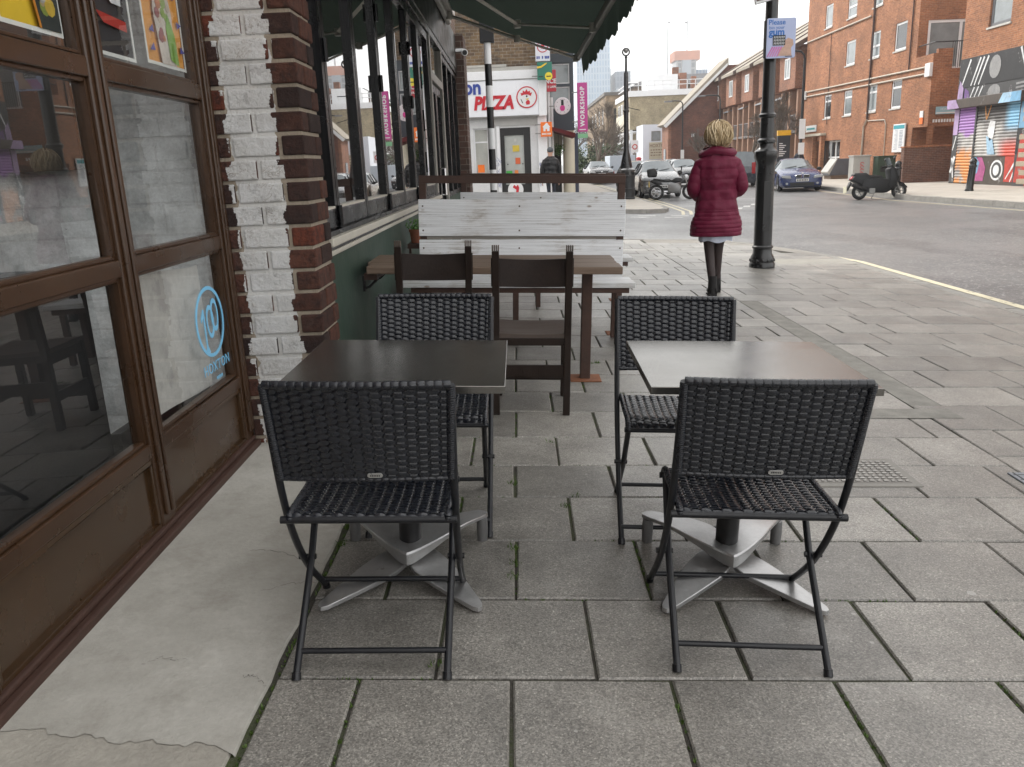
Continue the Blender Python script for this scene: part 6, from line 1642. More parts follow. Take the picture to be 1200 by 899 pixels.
street_lamp(15.15, 45, Rz, 6.2, -1.0, 'tall black curved street lamp at the left edge of the brick flats', ((2.2, 3.2), (1.4, 2.0)))
street_lamp(17.8, 74, Rz, 6.2, -1.7, 'black curved street lamp in front of the terrace windows')
street_lamp(15.6, 79.2, Rz, 6.2, -1.4, 'black curved street lamp in front of the gable wall', ((1.3, 2.2),))

t = thing('utility_cabinet', (17.35, 42.6, Rz), 'light grey utility cabinet with a red graffiti tag', 'cabinet')
MB().box(-.42, .42, -.3, .3, 0, 1.18).build('body', M('light_grey_cabinet', (.42, .42, .40), .5, 0, .12, 4), t, bevel=.02)
MB().box(-.46, .46, -.34, .34, 1.18, 1.25).build('lid', bpy.data.materials['light_grey_cabinet'], t, bevel=.02)
mb = MB()
for k in range(4): mb.tube([(.02 + .1 * math.cos(a), -.31, .35 + k * .16 + .07 * math.sin(a)) for a in (0, 1.2, 2.4, 3.6, 4.8)], .014, 5)
mb.build('graffiti_tag', M('red_spray', (.6, .06, .06), .6), t)
t = thing('utility_cabinet', (18.3, 41.9, Rz), 'dark green utility cabinet behind the scooter', 'cabinet')
MB().box(-.44, .44, -.28, .28, 0, 1.12).box(-.47, .47, -.31, .31, 1.12, 1.18).build('body', M('dark_green_cabinet', (.03, .055, .035), .5, 0, .25, 4, wear=((.25, .27, .2), 4, .64)), t, bevel=.02)
MB().box(-.005, .005, -.285, -.279, .05, 1.1).box(-.3, .25, -.288, -.28, .4, .7).build('door_seam', m_ink, t)
t = thing('skip', (18.0, 47, Rz), 'open grey metal container on timber blocks before the entrance', 'container')
MB().prism([(-.72, .1), (.62, .1), (.72, .98), (-.3, .98), (-.78, .3)], (0, .5, .1), (1, 0, 0), (0, 0, 1), 1.0).build('body', M('grey_skip_steel', (.10, .11, .13), .45, .2, .2, 3), t, bevel=.02)
MB().prism([(-.80, .3), (-.3, 1.0), (-.26, 1.0), (-.7, .12)], (0, .52, .1), (1, 0, 0), (0, 0, 1), 1.04).build('end_flap', M('pale_skip_end', (.40, .40, .38), .5, 0, .15, 4), t)
MB().box(-.6, .7, -.5, .5, .0, .19).build('timber_blocks', m_tabwood, t)
t = thing('information_panel', (16.45, 52, Rz), 'dark tall information panel with a yellow top behind the lamp post', 'sign')
MB().box(-.38, .38, -.08, .08, 0, 2.55).build('panel', M('navy_panel_board', (.02, .025, .035), .4), t, bevel=.01)
MB().box(-.4, .4, -.1, .1, 2.55, 2.85).build('header', M('amber_header', (.75, .42, .02), .4), t)
mb = MB()
for k in range(7): mb.box(-.28, -.28 + .2 + .3 * ((k * 37) % 10) / 10, -.085, -.08, 2.05 - k * .12, 2.1 - k * .12)
mb.build('printed_lines', m_white, t)
t = thing('street_sign_post', (12.4, 88, 0), 'red and white round sign on a post outside the white building', 'sign')
MB().tube([(0, 0, 0), (0, 0, 2.9)], .05, 8).build('post', m_steel_grey, t)
MB().box(-.38, .38, -.06, -.02, 2.1, 3.3).build('plate', m_white, t)
mb = MB(); ring(mb, .18, .28, (0, -.065, 2.65), (1, 0, 0), (0, 0, 1), .01, 20); mb.build('red_ring', m_red, t)
t = thing('post_box', (12.6, 86.5, 0), 'small red pillar box below the round sign', 'post box')
MB().lathe([(.25, 0), (.25, 1.4), (.29, 1.42), (.29, 1.5), (.1, 1.6)], (0, 0, 0), 14).build('pillar', m_red, t, smooth=40)
MB().box(-.12, .12, -.27, -.24, 1.2, 1.26).build('slot', m_ink, t)

# ================================================================== VEHICLES
def paint(name, c, metal=.3, coat=.8): return M(name, c, .28, metal, .02, 3, 8, coat=coat)
m_clearglass = M('vehicle_glass', (.10, .125, .14), .05, 0, .25, 3, spec=1.)
m_lamp = M('headlamp_lens', (.5, .52, .54), .1, .3, .15, 20, spec=.8)
m_tail = M('tail_lamp', (.35, .012, .012), .2, 0, .1)
m_trim = M('black_plastic_trim', (.008, .008, .009), .5, 0, .15)
def wheel(t, x, y, r, w=.2, name='wheel'):
    s = 1 if x > 0 else -1
    q = MB().torus((x, y, r), r - w * .32, w * .32, 'x', 28, 10, 1.5).build(name, m_rubber, t, smooth=60)
    mb = MB(); xo = x + s * w * .36
    M4 = Matrix.Translation((xo, y, r)) @ Matrix.Rotation(R(90) * s, 4, 'Y')
    mb.lathe([(r * .68, -.04), (r * .68, .0), (r * .6, .01), (r * .58, -.02)], (0, 0, 0), 24, M4, False)
    for k in range(10):
        a = 2 * PI * k / 10
        mb.box(.03, r * .62, -.022, .022, -.02, .006, M4 @ Matrix.Rotation(a, 4, 'Z'))
    mb.lathe([(.07, -.02), (.06, .012), (.01, .016)], (0, 0, 0), 12, M4)
    mb.build('rim', m_alloy, q, smooth=40)
    MB().lathe([(r * .62, -.06), (r * .62, -.03)], (0, 0, 0), 20, M4).build('brake_disc', m_dark, q)
    return q
def car(label, st, pmat, W=.9, wheels=(-1.42, 1.32), wr=.32, front=None, plate=None, name='parked_car', cat='car', loc=(0, 0, 0), rz=0., nose='bonnet', tailplate=None, kidney=False):
    """st: stations front (-y) to rear: (y, half_width, sill_z, belt_z, top_z, top_half_width, glass flag for the panel BEHIND this station)"""
    t = thing(name, loc, label, cat, rz, group='parked cars and vans')
    def ringpts(s):
        y, hw, zs, zb, zt, tw, g = s
        h = [(0, zs), (hw * .86, zs), (hw * .985, zs + .10), (hw, (zs + zb) * .55), (hw * .975, zb), (tw, zt - (zt - zb) * .16), (tw * .82, zt - .012), (tw * .42, zt + .012), (0, zt + .018)]
        return [(x, y, z) for x, z in h] + [(-x, y, z) for x, z in reversed(h[1:-1])]
    rings = [ringpts(s) for s in st]; n = len(rings[0])
    body = MB(); gl = MB(); gr_ = MB(); body.v = [p for r in rings for p in r]; gl.v = list(body.v); gr_.v = list(body.v)
    side = {4: 1, n - 5: 1}
    for i in range(len(st) - 1):
        for k in range(n):
            a, b = i * n + k, i * n + (k + 1) % n; f = (a, b, b + n, a + n)
            g = st[i][6]
            isside = k == 4 or k == n - 5
            istop = 5 <= k <= n - 6
            rear_ = g in ('w', 'W') and istop and i > len(st) / 2
            (gr_ if rear_ else gl if (g in ('s', 'w') and isside) or (g in ('w', 'W') and istop) else body).f.append(f)
    body.f.append(tuple(range(n))); body.f.append(tuple(reversed(range((len(st) - 1) * n, len(st) * n))))
    bd = body.build('body', pmat, t, smooth=38)
    gl.build('window', m_clearglass, t, smooth=38); gr_.build('rear_window', m_clearglass, t, smooth=38)
    hw = W
    # pillars and cut lines on the glass sides
    ys_side = [s[0] for s in st if s[6] in ('s',)]
    mb = MB()
    for i, s in enumerate(st):
        if s[6] == 's' and i and st[i - 1][6] in ('s', 'w'):
            r = rings[i]
            for q, sg_ in ((4, 1), (n - 4, -1)):
                a, b = Vector(r[q]), Vector(r[q + (1 if q == 4 else -1)])
                mb.tube([a + Vector((sg_ * .004, 0, 0)), b + Vector((sg_ * .004, 0, 0))], .028, 5)
    if mb.v: mb.build('door_pillar', m_trim, t)
    for y in wheels:
        for s in (-1, 1):
            wheel(t, s * (W - .10), y, wr, .22)
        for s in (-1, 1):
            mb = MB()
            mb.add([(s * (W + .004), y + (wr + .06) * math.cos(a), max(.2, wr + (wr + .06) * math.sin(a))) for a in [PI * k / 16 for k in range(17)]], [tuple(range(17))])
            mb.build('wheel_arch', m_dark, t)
    f = st[0][0]
    if front:
        zl, zg, low = front
        for s in (-1, 1):
            MB().prism([(s * W * .50, zl - .07), (s * W * .94, zl - .03), (s * W * .93, zl + .07), (s * W * .56, zl + .055)], (0, f - .02 + .12, 0), (1, 0, 0), (0, 0, 1), .14).build('headlight', m_lamp, t, bevel=.01)
            MB().lathe([(.05, 0), (.05, .03)], (0, 0, 0), 12, Matrix.Translation((s * W * .7, f - .0, zl - .28)) @ Matrix.Rotation(R(90), 4, 'X')).build('fog_lamp', m_lamp, t)
        if kidney:
            for s in (-1, 1):
                g = MB().prism([(s * .03, zg - .07), (s * .26, zg - .06), (s * .31, zg + .02), (s * .27, zg + .07), (s * .04, zg + .075)], (0, f - .03, 0), (1, 0, 0), (0, 0, 1), .04).build('grille', m_chrome, t, bevel=.01)
                MB().prism([(s * .05, zg - .05), (s * .245, zg - .04), (s * .28, zg + .02), (s * .25, zg + .05), (s * .055, zg + .055)], (0, f - .072, 0), (1, 0, 0), (0, 0, 1), .004).build('grille_opening', m_ink, g)
            MB().prism(circ(.04, 16, 0, zg + .13), (0, f - .02, 0), (1, 0, 0), (0, 0, 1), .02).build('bonnet_badge', m_white, t)
        else:
            MB().box(-W * .48, W * .48, f - .035, f + .05, zg - .06, zg + .06).build('grille', m_trim, t, bevel=.01)
            MB().box(-W * .5, W * .5, f - .04, f - .035, zg + .03, zg + .05).prism(circ(.055, 16, 0, zg), (0, f - .036, 0), (1, 0, 0), (0, 0, 1), .012).build('grille_badge', m_chrome, t)
        MB().box(-W * .55, W * .55, f - .035, f + .05, low, low + .13).build('air_intake', m_ink, t, bevel=.01)
        MB().box(-W * .8, W * .8, f - .045, f + .1, low - .05, low - .01).build('bumper_lip', m_trim, t, bevel=.01)
        # wipers and mirrors
    for i, s in enumerate(st):
        if s[6] == 'w':
            y, hwid, zs, zb, zt, tw, g = s
            for q in (-1, 1):
                MB().ell((q * (hwid + .10), y + .28, zb + .07), (.11, .07, .075), 12, 8).build('wing_mirror', m_trim, t, smooth=60)
            MB().tube([(-.5, y + .01, zt + .03), (.0, y + .13, zt + .10)], .012, 5).tube([(.05, y + .01, zt + .03), (.5, y + .13, zt + .10)], .012, 5).build('wiper', m_ink, t)
            break
    if plate:
        p = MB().box(-.26, .26, f - .065, f - .045, plate - .055, plate + .055).build('number_plate', m_plate, t, bevel=.004)
        mb = MB()
        for k in range(7): mb.box(-.225 + k * .066, -.18 + k * .066, f - .0675, f - .065, plate - .035, plate + .035)
        mb.build('plate_characters', m_ink, p)
    r = st[-1][0]
    if tailplate:
        MB().box(-.26, .26, r + .01, r + .03, tailplate - .06, tailplate + .06).build('number_plate', m_yellow, t, bevel=.004)
    for s in (-1, 1):
        MB().box(s * W * .78 - .09, s * W * .78 + .09, r - .08, r + .015, st[-1][3] - .12, st[-1][3] + (.45 if nose == 'van' else .06)).build('tail_light', m_tail, t, bevel=.01)
    return t
saloon = [(-2.28, .66, .24, .56, .62, .50, ''), (-2.24, .80, .20, .60, .70, .62, ''), (-2.10, .87, .18, .66, .77, .72, ''), (-1.8, .89, .18, .72, .84, .76, ''), (-1.2, .90, .18, .80, .92, .78, ''), (-.82, .90, .18, .86, .965, .74, 'w'), (.02, .90, .18, .90, 1.36, .56, 's'), (.5, .90, .18, .90, 1.395, .555, 's'), (1.0, .90, .18, .91, 1.37, .54, 'w'), (1.62, .90, .18, .92, 1.06, .66, ''), (2.15, .87, .2, .90, 1.03, .70, ''), (2.28, .78, .3, .80, .92, .62, '')]
hatch = [(-2.1, .62, .26, .64, .70, .48, ''), (-2.04, .78, .22, .70, .80, .62, ''), (-1.85, .86, .2, .78, .90, .72, ''), (-1.3, .88, .2, .92, 1.04, .76, ''), (-.95, .88, .2, .96, 1.10, .72, 'w'), (-.15, .88, .2, .98, 1.52, .60, 's'), (.5, .88, .2, .98, 1.56, .61, 's'), (1.3, .88, .2, 1.0, 1.53, .60, 's'), (1.75, .87, .2, 1.0, 1.46, .57, 'W'), (2.02, .85, .24, .96, 1.10, .66, ''), (2.1, .80, .34, .8, .90, .60, '')]
van = [(-2.1, .70, .26, .70, .78, .5, ''), (-2.0, .86, .22, .80, .92, .7, ''), (-1.5, .91, .2, .98, 1.10, .76, ''), (-1.25, .92, .2, 1.02, 1.16, .74, 'w'), (-.55, .92, .2, 1.05, 1.72, .74, 's'), (.15, .92, .2, 1.05, 1.80, .76, ''), (1.9, .92, .2, 1.05, 1.80, .77, 'W'), (2.08, .91, .22, 1.02, 1.05, .80, ''), (2.14, .89, .3, .8, .82, .78, '')]
rd = -.273
car('dark blue saloon parked nose towards the viewer beyond the black lamp post', saloon, paint('dark_blue_metallic', (.006, .022, .11), 0, .45), front=(.64, .66, .27), plate=.50, loc=(12.60, 38.2, rd), rz=R(-9), kidney=True)
car('dark grey van behind the blue car, its rear and red tail lamp showing', van, paint('dark_slate_paint', (.035, .04, .05)), W=.92, loc=(12.0, 46.2, rd), rz=R(172), nose='van', tailplate=.8, name='parked_van', cat='van', front=(.8, .7, .3), wr=.33)
car('silver hatchback at the kerb behind the motorcycle', hatch, paint('silver_paint', (.17, .175, .18), .5), W=.88, front=(.80, .72, .28), plate=.48, loc=(6.22, 37.6, rd), rz=R(-2))
car('pale gold hatchback partly behind the litter bin', hatch, paint('pale_gold_paint', (.34, .32, .27), .6), W=.88, front=(.80, .72, .28), plate=.48, loc=(6.15, 43.0, rd), rz=R(-1))
car('dark grey hatchback beyond the silver car, left of the red coat', hatch, paint('dark_grey_paint', (.05, .052, .056), .4), W=.88, front=(.80, .72, .28), plate=.48, loc=(9.9, 50, rd), rz=R(3))
car('white hatchback glimpsed above the silver car bonnet', hatch, paint('white_car_paint', (.6, .6, .6), 0), W=.88, front=(.80, .72, .28), plate=.48, loc=(9.6, 58, rd), rz=R(3))
car('black saloon far down the street beside the column base', saloon, paint('black_car_paint', (.012, .012, .014), .2), front=(.64, .66, .27), plate=.50, loc=(6.0, 62, rd + .25), rz=R(2))
t = car('white box van beyond the litter bin', van, paint('white_van_paint', (.58, .62, .68), 0), W=.92, loc=(8.0, 66, rd), rz=R(182), nose='van', tailplate=.8, name='parked_van', cat='van', front=(.8, .7, .3))
MB().box(-.97, .97, -.5, 2.2, .9, 1.98).build('cargo_box', M('white_box_body', (.55, .62, .70), .5, 0, .05), t, bevel=.03)
car('pale car beyond the gable end, roof only in view', hatch, paint('light_grey_car_paint', (.42, .43, .44), .3), W=.88, front=(.80, .72, .28), plate=.48, loc=(13.0, 70, rd), rz=R(3))

def motorbike(name, label, loc, rz, scooter=True, bodymat=None, lean=0.):
    t = thing(name, loc, label, 'motorcycle' if not scooter else 'scooter', rz, group='parked motorbikes')
    t.rotation_euler = (Matrix.Rotation(rz, 4, 'Z') @ Matrix.Rotation(R(lean), 4, 'X')).to_euler()
    bm_ = bodymat or M('black_scooter_plastic', (.005, .005, .006), .4, 0, .2, 6, spec=.3)
    # local: forward = +x
    U, V = (1, 0, 0), (0, 0, 1)
    def prism(nm, poly, half, mat, par=t, bevel=.02): return MB().prism(poly, (0, half, 0), U, V, 2 * half).build(nm, mat, par, bevel=bevel, smooth=50)
    rw = .26 if scooter else .31
    for x, nm in ((-.66, 'rear_wheel'), (.68, 'front_wheel')):
        q = MB().torus((x, 0, rw), rw - .055, .055, 'y', 28, 10, 1.15).build(nm, m_rubber, t, smooth=60)
        mb = MB().torus((x, 0, rw), rw - .115, .018, 'y', 24, 6, 2)
        for k in range(6):
            a = PI * k / 3; mb.tube([(x, 0, rw), (x + (rw - .11) * math.cos(a), 0, rw + (rw - .11) * math.sin(a))], .016, 5)
        mb.build('rim', m_alloy if not scooter else m_steel_grey, q, smooth=50)
    if scooter:
        prism('rear_fairing', [(-.98, .66), (-.86, .82), (-.45, .82), (-.2, .70), (-.05, .44), (-.2, .36), (-.5, .40), (-.8, .56)], .15, bm_)
        prism('seat', [(-.92, .80), (-.88, .88), (-.5, .88), (-.38, .80), (.02, .78), (.10, .70), (-.1, .68), (-.5, .74)], .14, m_trim)
        prism('side_panel', [(-.72, .32), (-.3, .22), (.2, .20), (.46, .34), (.40, .60), (.0, .70), (-.55, .66)], .19, bm_, bevel=.04)
        prism('floor_tunnel', [(-.25, .25), (.30, .25), (.36, .5), (.1, .62), (-.15, .5)], .16, bm_)
        prism('front_fairing', [(.22, .42), (.36, .30), (.52, .42), (.60, .70), (.48, .98), (.36, 1.06), (.26, .98), (.30, .7)], .20, bm_)
        prism('front_mudguard', [(.42, .54), (.62, .60), (.92, .40), (.94, .33), (.80, .48), (.62, .54), (.48, .46)], .075, bm_)
        prism('rear_mudguard', [(-1.0, .62), (-1.12, .32), (-1.07, .30), (-.93, .56)], .08, m_trim)
        MB().grid(lambda u, v: (.42 - .12 * v + .05 * (2 * u - 1) ** 2 * -1, .22 * (2 * u - 1) * (1 - .35 * v), 1.02 + .34 * v), 8, 6).build('windscreen', m_clearglass, t, smooth=60)
        prism('headlight', [(.50, .74), (.60, .70), (.53, .86), (.47, .90)], .13, m_lamp)
        MB().tube([(-.5, -.17, .36), (-.75, -.2, .40), (-1.0, -.2, .50)], [.04, .065, .06], 10).build('exhaust', m_trim, t, smooth=50)
        MB().box(-.40, -.2, -.21, -.15, .18, .36).build('engine', m_steel_grey, t, bevel=.02)
        prism('tail_light', [(-1.0, .70), (-.92, .80), (-.9, .74), (-.97, .66)], .1, m_tail)
        MB().box(-1.16, -1.14, -.12, .12, .24, .46, Matrix.Rotation(R(0), 4, 'Y')).build('number_plate', M('pale_plate', (.75, .72, .55), .4), t)
        hb = 1.08
    else:
        prism('tank', [(-.12, .72), (.12, .86), (.34, .84), (.38, .72), (.1, .66)], .14, bm_)
        prism('seat', [(-.80, .80), (-.78, .86), (-.3, .80), (-.05, .78), (-.1, .70), (-.5, .74)], .13, m_trim)
        prism('engine', [(-.2, .28), (.28, .26), (.34, .48), (.2, .64), (-.18, .62)], .16, M('engine_metal', (.2, .2, .2), .4, .7, .2, 14))
        prism('tail_fairing', [(-.92, .72), (-.84, .82), (-.5, .74), (-.4, .6), (-.7, .62)], .11, bm_)
        prism('front_mudguard', [(.50, .60), (.74, .62), (.92, .50), (.70, .56), (.54, .52)], .06, bm_)
        prism('rear_rack_box', [(-1.02, .92), (-1.04, 1.22), (-.72, 1.26), (-.62, 1.10), (-.66, .92)], .2, m_trim, bevel=.05)
        MB().tube([(-.1, .16, .34), (-.5, .18, .32), (-.95, .19, .44)], [.03, .055, .055], 10).build('exhaust', m_chrome, t, smooth=50)
        MB().ell((.52, 0, .86), (.11, .11, .12), 14, 10).build('headlight', m_lamp, t, smooth=60)
        MB().box(-.96, -.94, -.12, .12, .52, .74).build('number_plate', m_yellow, t)
        hb = 1.02
    mb = MB()
    for s in (-1, 1): mb.tube([(.68, s * .07, rw), (.44, s * .07, .95)], .025, 8)
    mb.build('front_fork', m_steel_grey, t, smooth=50)
    MB().tube([(.26, -.36, hb - .02), (.33, -.16, hb + .04), (.36, 0, hb), (.33, .16, hb + .04), (.26, .36, hb - .02)], .016, 8).build('handlebar', m_trim, t, smooth=50)
    for s in (-1, 1):
        MB().tube([(.3, s * .26, hb + .02), (.34, s * .33, hb + .2)], .01, 6).ell((.33, s * .34, hb + .23), (.025, .085, .05), 10, 8).build('mirror', m_trim, t, smooth=60)
        MB().tube([(.26, s * .24, hb + .01), (.25, s * .37, hb - .02)], .022, 8).build('grip', m_rubber, t)
    MB().tube([(-.1, .05, .28), (-.16, .24, .01)], .012, 6).build('side_stand', m_steel_grey, t)
    return t
motorbike('parked_scooter', 'large black scooter parked sideways at the right kerb', (12.3, 28.4, rd), R(0), True, None, -5)
motorbike('parked_motorcycle', 'black motorcycle with a top box in front of the silver car', (6.3, 33.8, rd), R(-12), False, M('dark_motorcycle_paint', (.006, .006, .007), .35, 0, .2, 6, spec=.4), -6)

# ================================================================== PEOPLE
from mathutils import noise as mnoise
def figure(label, loc, rz, S, coat, legs, shoes, hair, coat_len, skin, stride=.0, coat_style='quilt', cap=None, hem_r=(.255, .185), arms='front'):
    """standing or walking figure facing local +y; S = standing height"""
    t = thing('person', loc, label, 'person', rz)
    k = S / 1.75
    V = lambda x, y, z: (x * k, y * k, z * k)
    pts = [(0, 0, .93), (0, .0, 1.12), (0, 0, 1.30), (0, 0, 1.44), (0, .01, 1.51), (0, .02, 1.60), (0, .03, 1.71),
           (.09, 0, .90), (.085 - .04 * (stride > 0), .10 * stride * 3 + .0, .50), (.07 - .02 * (stride > 0), .26 * stride * 2, .09), (.07 - .02 * (stride > 0), .26 * stride * 2 + .16, .035),
           (-.09, 0, .90), (-.07, -.02 * stride, .50), (-.045, -.20 * stride * 2, .10), (-.045, -.20 * stride * 2 + .15, .035),
           (.17, 0, 1.41), (.235, -.02, 1.13), (.17, .18, 1.04), (.10, .25, 1.03),
           (-.17, 0, 1.41), (-.235, -.02, 1.13), (-.17, .18, 1.04), (-.10, .25, 1.03)]
    if arms == 'down':
        for i, s in ((15, 1), (19, -1)):
            pts[i + 1], pts[i + 2], pts[i + 3] = (s * .245, 0, 1.13), (s * .25, .05, .90), (s * .25, .07, .80)
    rr = [.13, .115, .135, .10, .055, .075, .085, .088, .058, .04, .032, .088, .058, .04, .032, .06, .043, .032, .034, .06, .043, .032, .034]
    ed = [(0, 1), (1, 2), (2, 3), (3, 4), (4, 5), (5, 6), (0, 7), (7, 8), (8, 9), (9, 10), (0, 11), (11, 12), (12, 13), (13, 14), (3, 15), (15, 16), (16, 17), (17, 18), (3, 19), (19, 20), (20, 21), (21, 22)]
    me = bpy.data.meshes.new('body'); me.from_pydata([V(*p) for p in pts], ed, [])
    o = bpy.data.objects.new('body', me); COL.objects.link(o)
    sk = o.modifiers.new('skin', 'SKIN'); ss = o.modifiers.new('sub', 'SUBSURF'); ss.levels = ss.render_levels = 2
    for i, v in enumerate(o.data.skin_vertices[0].data): v.radius = (rr[i] * k, rr[i] * k); v.use_root = i == 0
    bpy.context.view_layer.update()
    m2 = bpy.data.meshes.new_from_object(o.evaluated_get(bpy.context.evaluated_depsgraph_get()))
    bpy.data.objects.remove(o)
    m2.materials.clear(); m2.materials.append(skin); m2.materials.append(legs)
    for p in m2.polygons:
        p.use_smooth = True
        p.material_index = 1 if p.center.z < 1.0 * k and abs(p.center.x) < .2 * k else 0
    b = bpy.data.objects.new('body', m2); COL.objects.link(b); b.parent = t
    # face, hands
    mb = MB().ell(V(0, .11, 1.635), (.018 * k, .022 * k, .028 * k), 10, 8)
    for s in (-1, 1): mb.ell(V(s * .078, .03, 1.645), (.014 * k, .022 * k, .034 * k), 10, 8)
    mb.build('nose_and_ears', skin, t, smooth=60)
    mb = MB()
    for s in (-1, 1): mb.ell(V(s * .033, .098, 1.665), (.013 * k, .008 * k, .008 * k), 8, 6)
    mb.ell(V(0, .103, 1.59), (.025 * k, .008 * k, .008 * k), 8, 6); mb.build('eyes_and_mouth', M('facial_dark', (.08, .03, .03), .5) if 'facial_dark' not in bpy.data.materials else bpy.data.materials['facial_dark'], t)
    if arms == 'down':
        for s in (-1, 1):
            mb = MB().ell(V(s * .25, .075, .775), (.022 * k, .04 * k, .045 * k), 10, 8)
            for f in range(4): mb.tube([V(s * .25, .045 + f * .02, .74), V(s * .247, .05 + f * .02, .70), V(s * .24, .062 + f * .02, .665 + .01 * abs(f - 1.5))], [.010 * k, .009 * k, .007 * k], 6)
            mb.tube([V(s * .245, .11, .78), V(s * .235, .125, .74), V(s * .232, .125, .715)], [.011 * k, .010 * k, .008 * k], 6)
            mb.build('hand', skin, t, smooth=60)
    # coat
    hz = coat_len
    prof = [(hz, *hem_r), (hz + .10, hem_r[0] * .985, hem_r[1] * .99), (.90, .222, .165), (1.02, .205, .15), (1.12, .202, .145), (1.26, .225, .155), (1.36, .235, .15), (1.42, .222, .135), (1.465, .16, .11), (1.50, .115, .10), (1.53, .10, .095)]
    prof = [p for i, p in enumerate(prof) if i == 0 or p[0] > hz + .05]
    def rad(z):
        for a, c in zip(prof, prof[1:]):
            if z <= c[0]:
                f = (z - a[0]) / (c[0] - a[0]); f = f * f * (3 - 2 * f) * .5 + f * .5
                return a[1] + (c[1] - a[1]) * f, a[2] + (c[2] - a[2]) * f
        return prof[-1][1:]
    def groove(z):
        if coat_style != 'quilt': return -.006 * math.sin(z * 42)
        if z < hz + .27: p = .042; q = (z - hz) / p
        else: p = .105; q = (z - hz - .27) / p
        return .010 * (abs(math.sin(PI * q)) ** .5 - .85) * (.8 if p < .05 else .75)
    z1 = 1.52; NV = 150
    def cf(u, v):
        z = hz + (z1 - hz) * v; a, c = rad(z); th = 2 * PI * u
        g = groove(z) + .018 * mnoise.noise(Vector((math.cos(th) * 2.2, math.sin(th) * 2.2 + z * 1.5, z * 7))) + .010 * mnoise.noise(Vector((math.cos(th) * 6, math.sin(th) * 6, z * 17 + th)))
        seam = -.006 * max(0, 1 - abs((th - 1.5 * PI)) / .06)
        e = .9
        cx, sy = math.cos(th), math.sin(th)
        return V((a + g + seam) * math.copysign(abs(cx) ** e, cx), (c + g + seam) * math.copysign(abs(sy) ** e, sy) + .0, z)
    mb = MB().grid(cf, 56, NV, True)
    inner = MB().grid(lambda u, v: V(hem_r[0] * .96 * (1 - v) * math.cos(2 * PI * u), hem_r[1] * .96 * (1 - v) * math.sin(2 * PI * u), hz + .012 + .12 * v), 32, 3, True)
    mb.add(inner.v, inner.f)
    for i, s in ((15, 1), (19, -1)):
        sh, elb, wr, hd = [Vector(V(*pts[j])) for j in (i, i + 1, i + 2, i + 3)]
        path = curve([sh + Vector(V(-s * .02, 0, .0)), sh.lerp(elb, .5) + Vector(V(s * .012, -.01, 0)), elb + Vector(V(s * .012, 0, 0)), elb.lerp(wr, .6), wr.lerp(hd, .3)])
        N = 60; P_ = [path(j / N) for j in range(N + 1)]
        rads = []
        for j in range(N + 1):
            f = j / N; r0 = .078 - .012 * f
            if f < .06: r0 *= .75 + .25 * f / .06
            rads.append((r0 + .007 * (abs(math.sin(PI * f * 7)) ** .6 - .7)) * k)
        mb.tube(P_, rads, 14)
    mb.build('coat', coat, t, smooth=70)
    # stand-up collar
    if coat_style == 'quilt':
        mb = MB()
        def col(u, v):
            th = 2 * PI * u; w = .5 - .5 * math.cos(2 * PI * v)
            R0 = .150 - .025 * v + .012 * math.sin(PI * v); z = 1.458 + .08 * v - .01 * math.cos(th * 2) + .010 * math.sin(th * 3 + 1)
            bul = .012 * math.sin(PI * v)
            return V((R0 + bul) * 1.22 * math.cos(th), (R0 + bul) * .92 * math.sin(th) + .01, z)
        mb.grid(col, 40, 14, True)
        mb.grid(lambda u, v: V((.152 - .05 * v) * math.cos(2 * PI * u), (.115 - .04 * v) * math.sin(2 * PI * u) + .01, 1.538 - .04 * v), 40, 4, True)
        mb.build('collar', coat, t, smooth=70)
    # hair or cap
    if cap:
        MB().ell(V(0, .015, 1.70), (.098 * k, .115 * k, .085 * k), 20, 12).build('cap', cap, t, smooth=60)
        MB().grid(lambda u, v: V((2 * u - 1) * .08, .11 + .075 * v * (1 - .5 * (2 * u - 1) ** 2), 1.69 - .02 * v), 8, 4).build('cap_peak', cap, t, smooth=60)
    if hair:
        hr = random.Random(21); mb = MB()
        mb.grid(lambda u, v: (lambda th, ph: V((.112 + .006 * math.sin(th * 9 + ph * 5)) * math.cos(th) * math.sin(ph), -.012 + (.122 + .005 * math.sin(th * 7)) * math.sin(th) * math.sin(ph) , 1.672 - (.115 + .008 * math.sin(th * 5 + 1)) * math.cos(ph)))(2 * PI * u, .32 + (PI - .32) * v), 44, 22, True)
        for j in range(420):
            th = hr.uniform(.95 * PI, 2.05 * PI) if hr.random() < .8 else hr.uniform(0, 2 * PI)
            if PI * .25 < th < PI * .75: continue
            P_ = []; a0 = hr.uniform(.1, 1.0); a1 = hr.uniform(1.9, 2.75); tw = hr.uniform(-.9, .9); rw_ = hr.uniform(1.0, 1.13) if hr.random() < .8 else hr.uniform(1.12, 1.30)
            for q in range(8):
                f = q / 7; ph = a0 + (a1 - a0) * f; tt = th + tw * f + .10 * math.sin(f * 7 + j)
                fl = 1 + .06 * f * f + .05 * math.sin(f * 9 + j * 1.7) * f
                P_.append(V(.113 * rw_ * fl * math.cos(tt) * math.sin(ph), -.012 + .122 * rw_ * fl * math.sin(tt) * math.sin(ph), 1.672 + .118 * rw_ * math.cos(ph)))
            mb.tube(P_, [.0035 * k, .006 * k, .0065 * k, .006 * k, .006 * k, .005 * k, .004 * k, .0015 * k], 4)
        mb.build('hair', hair, t, smooth=70)
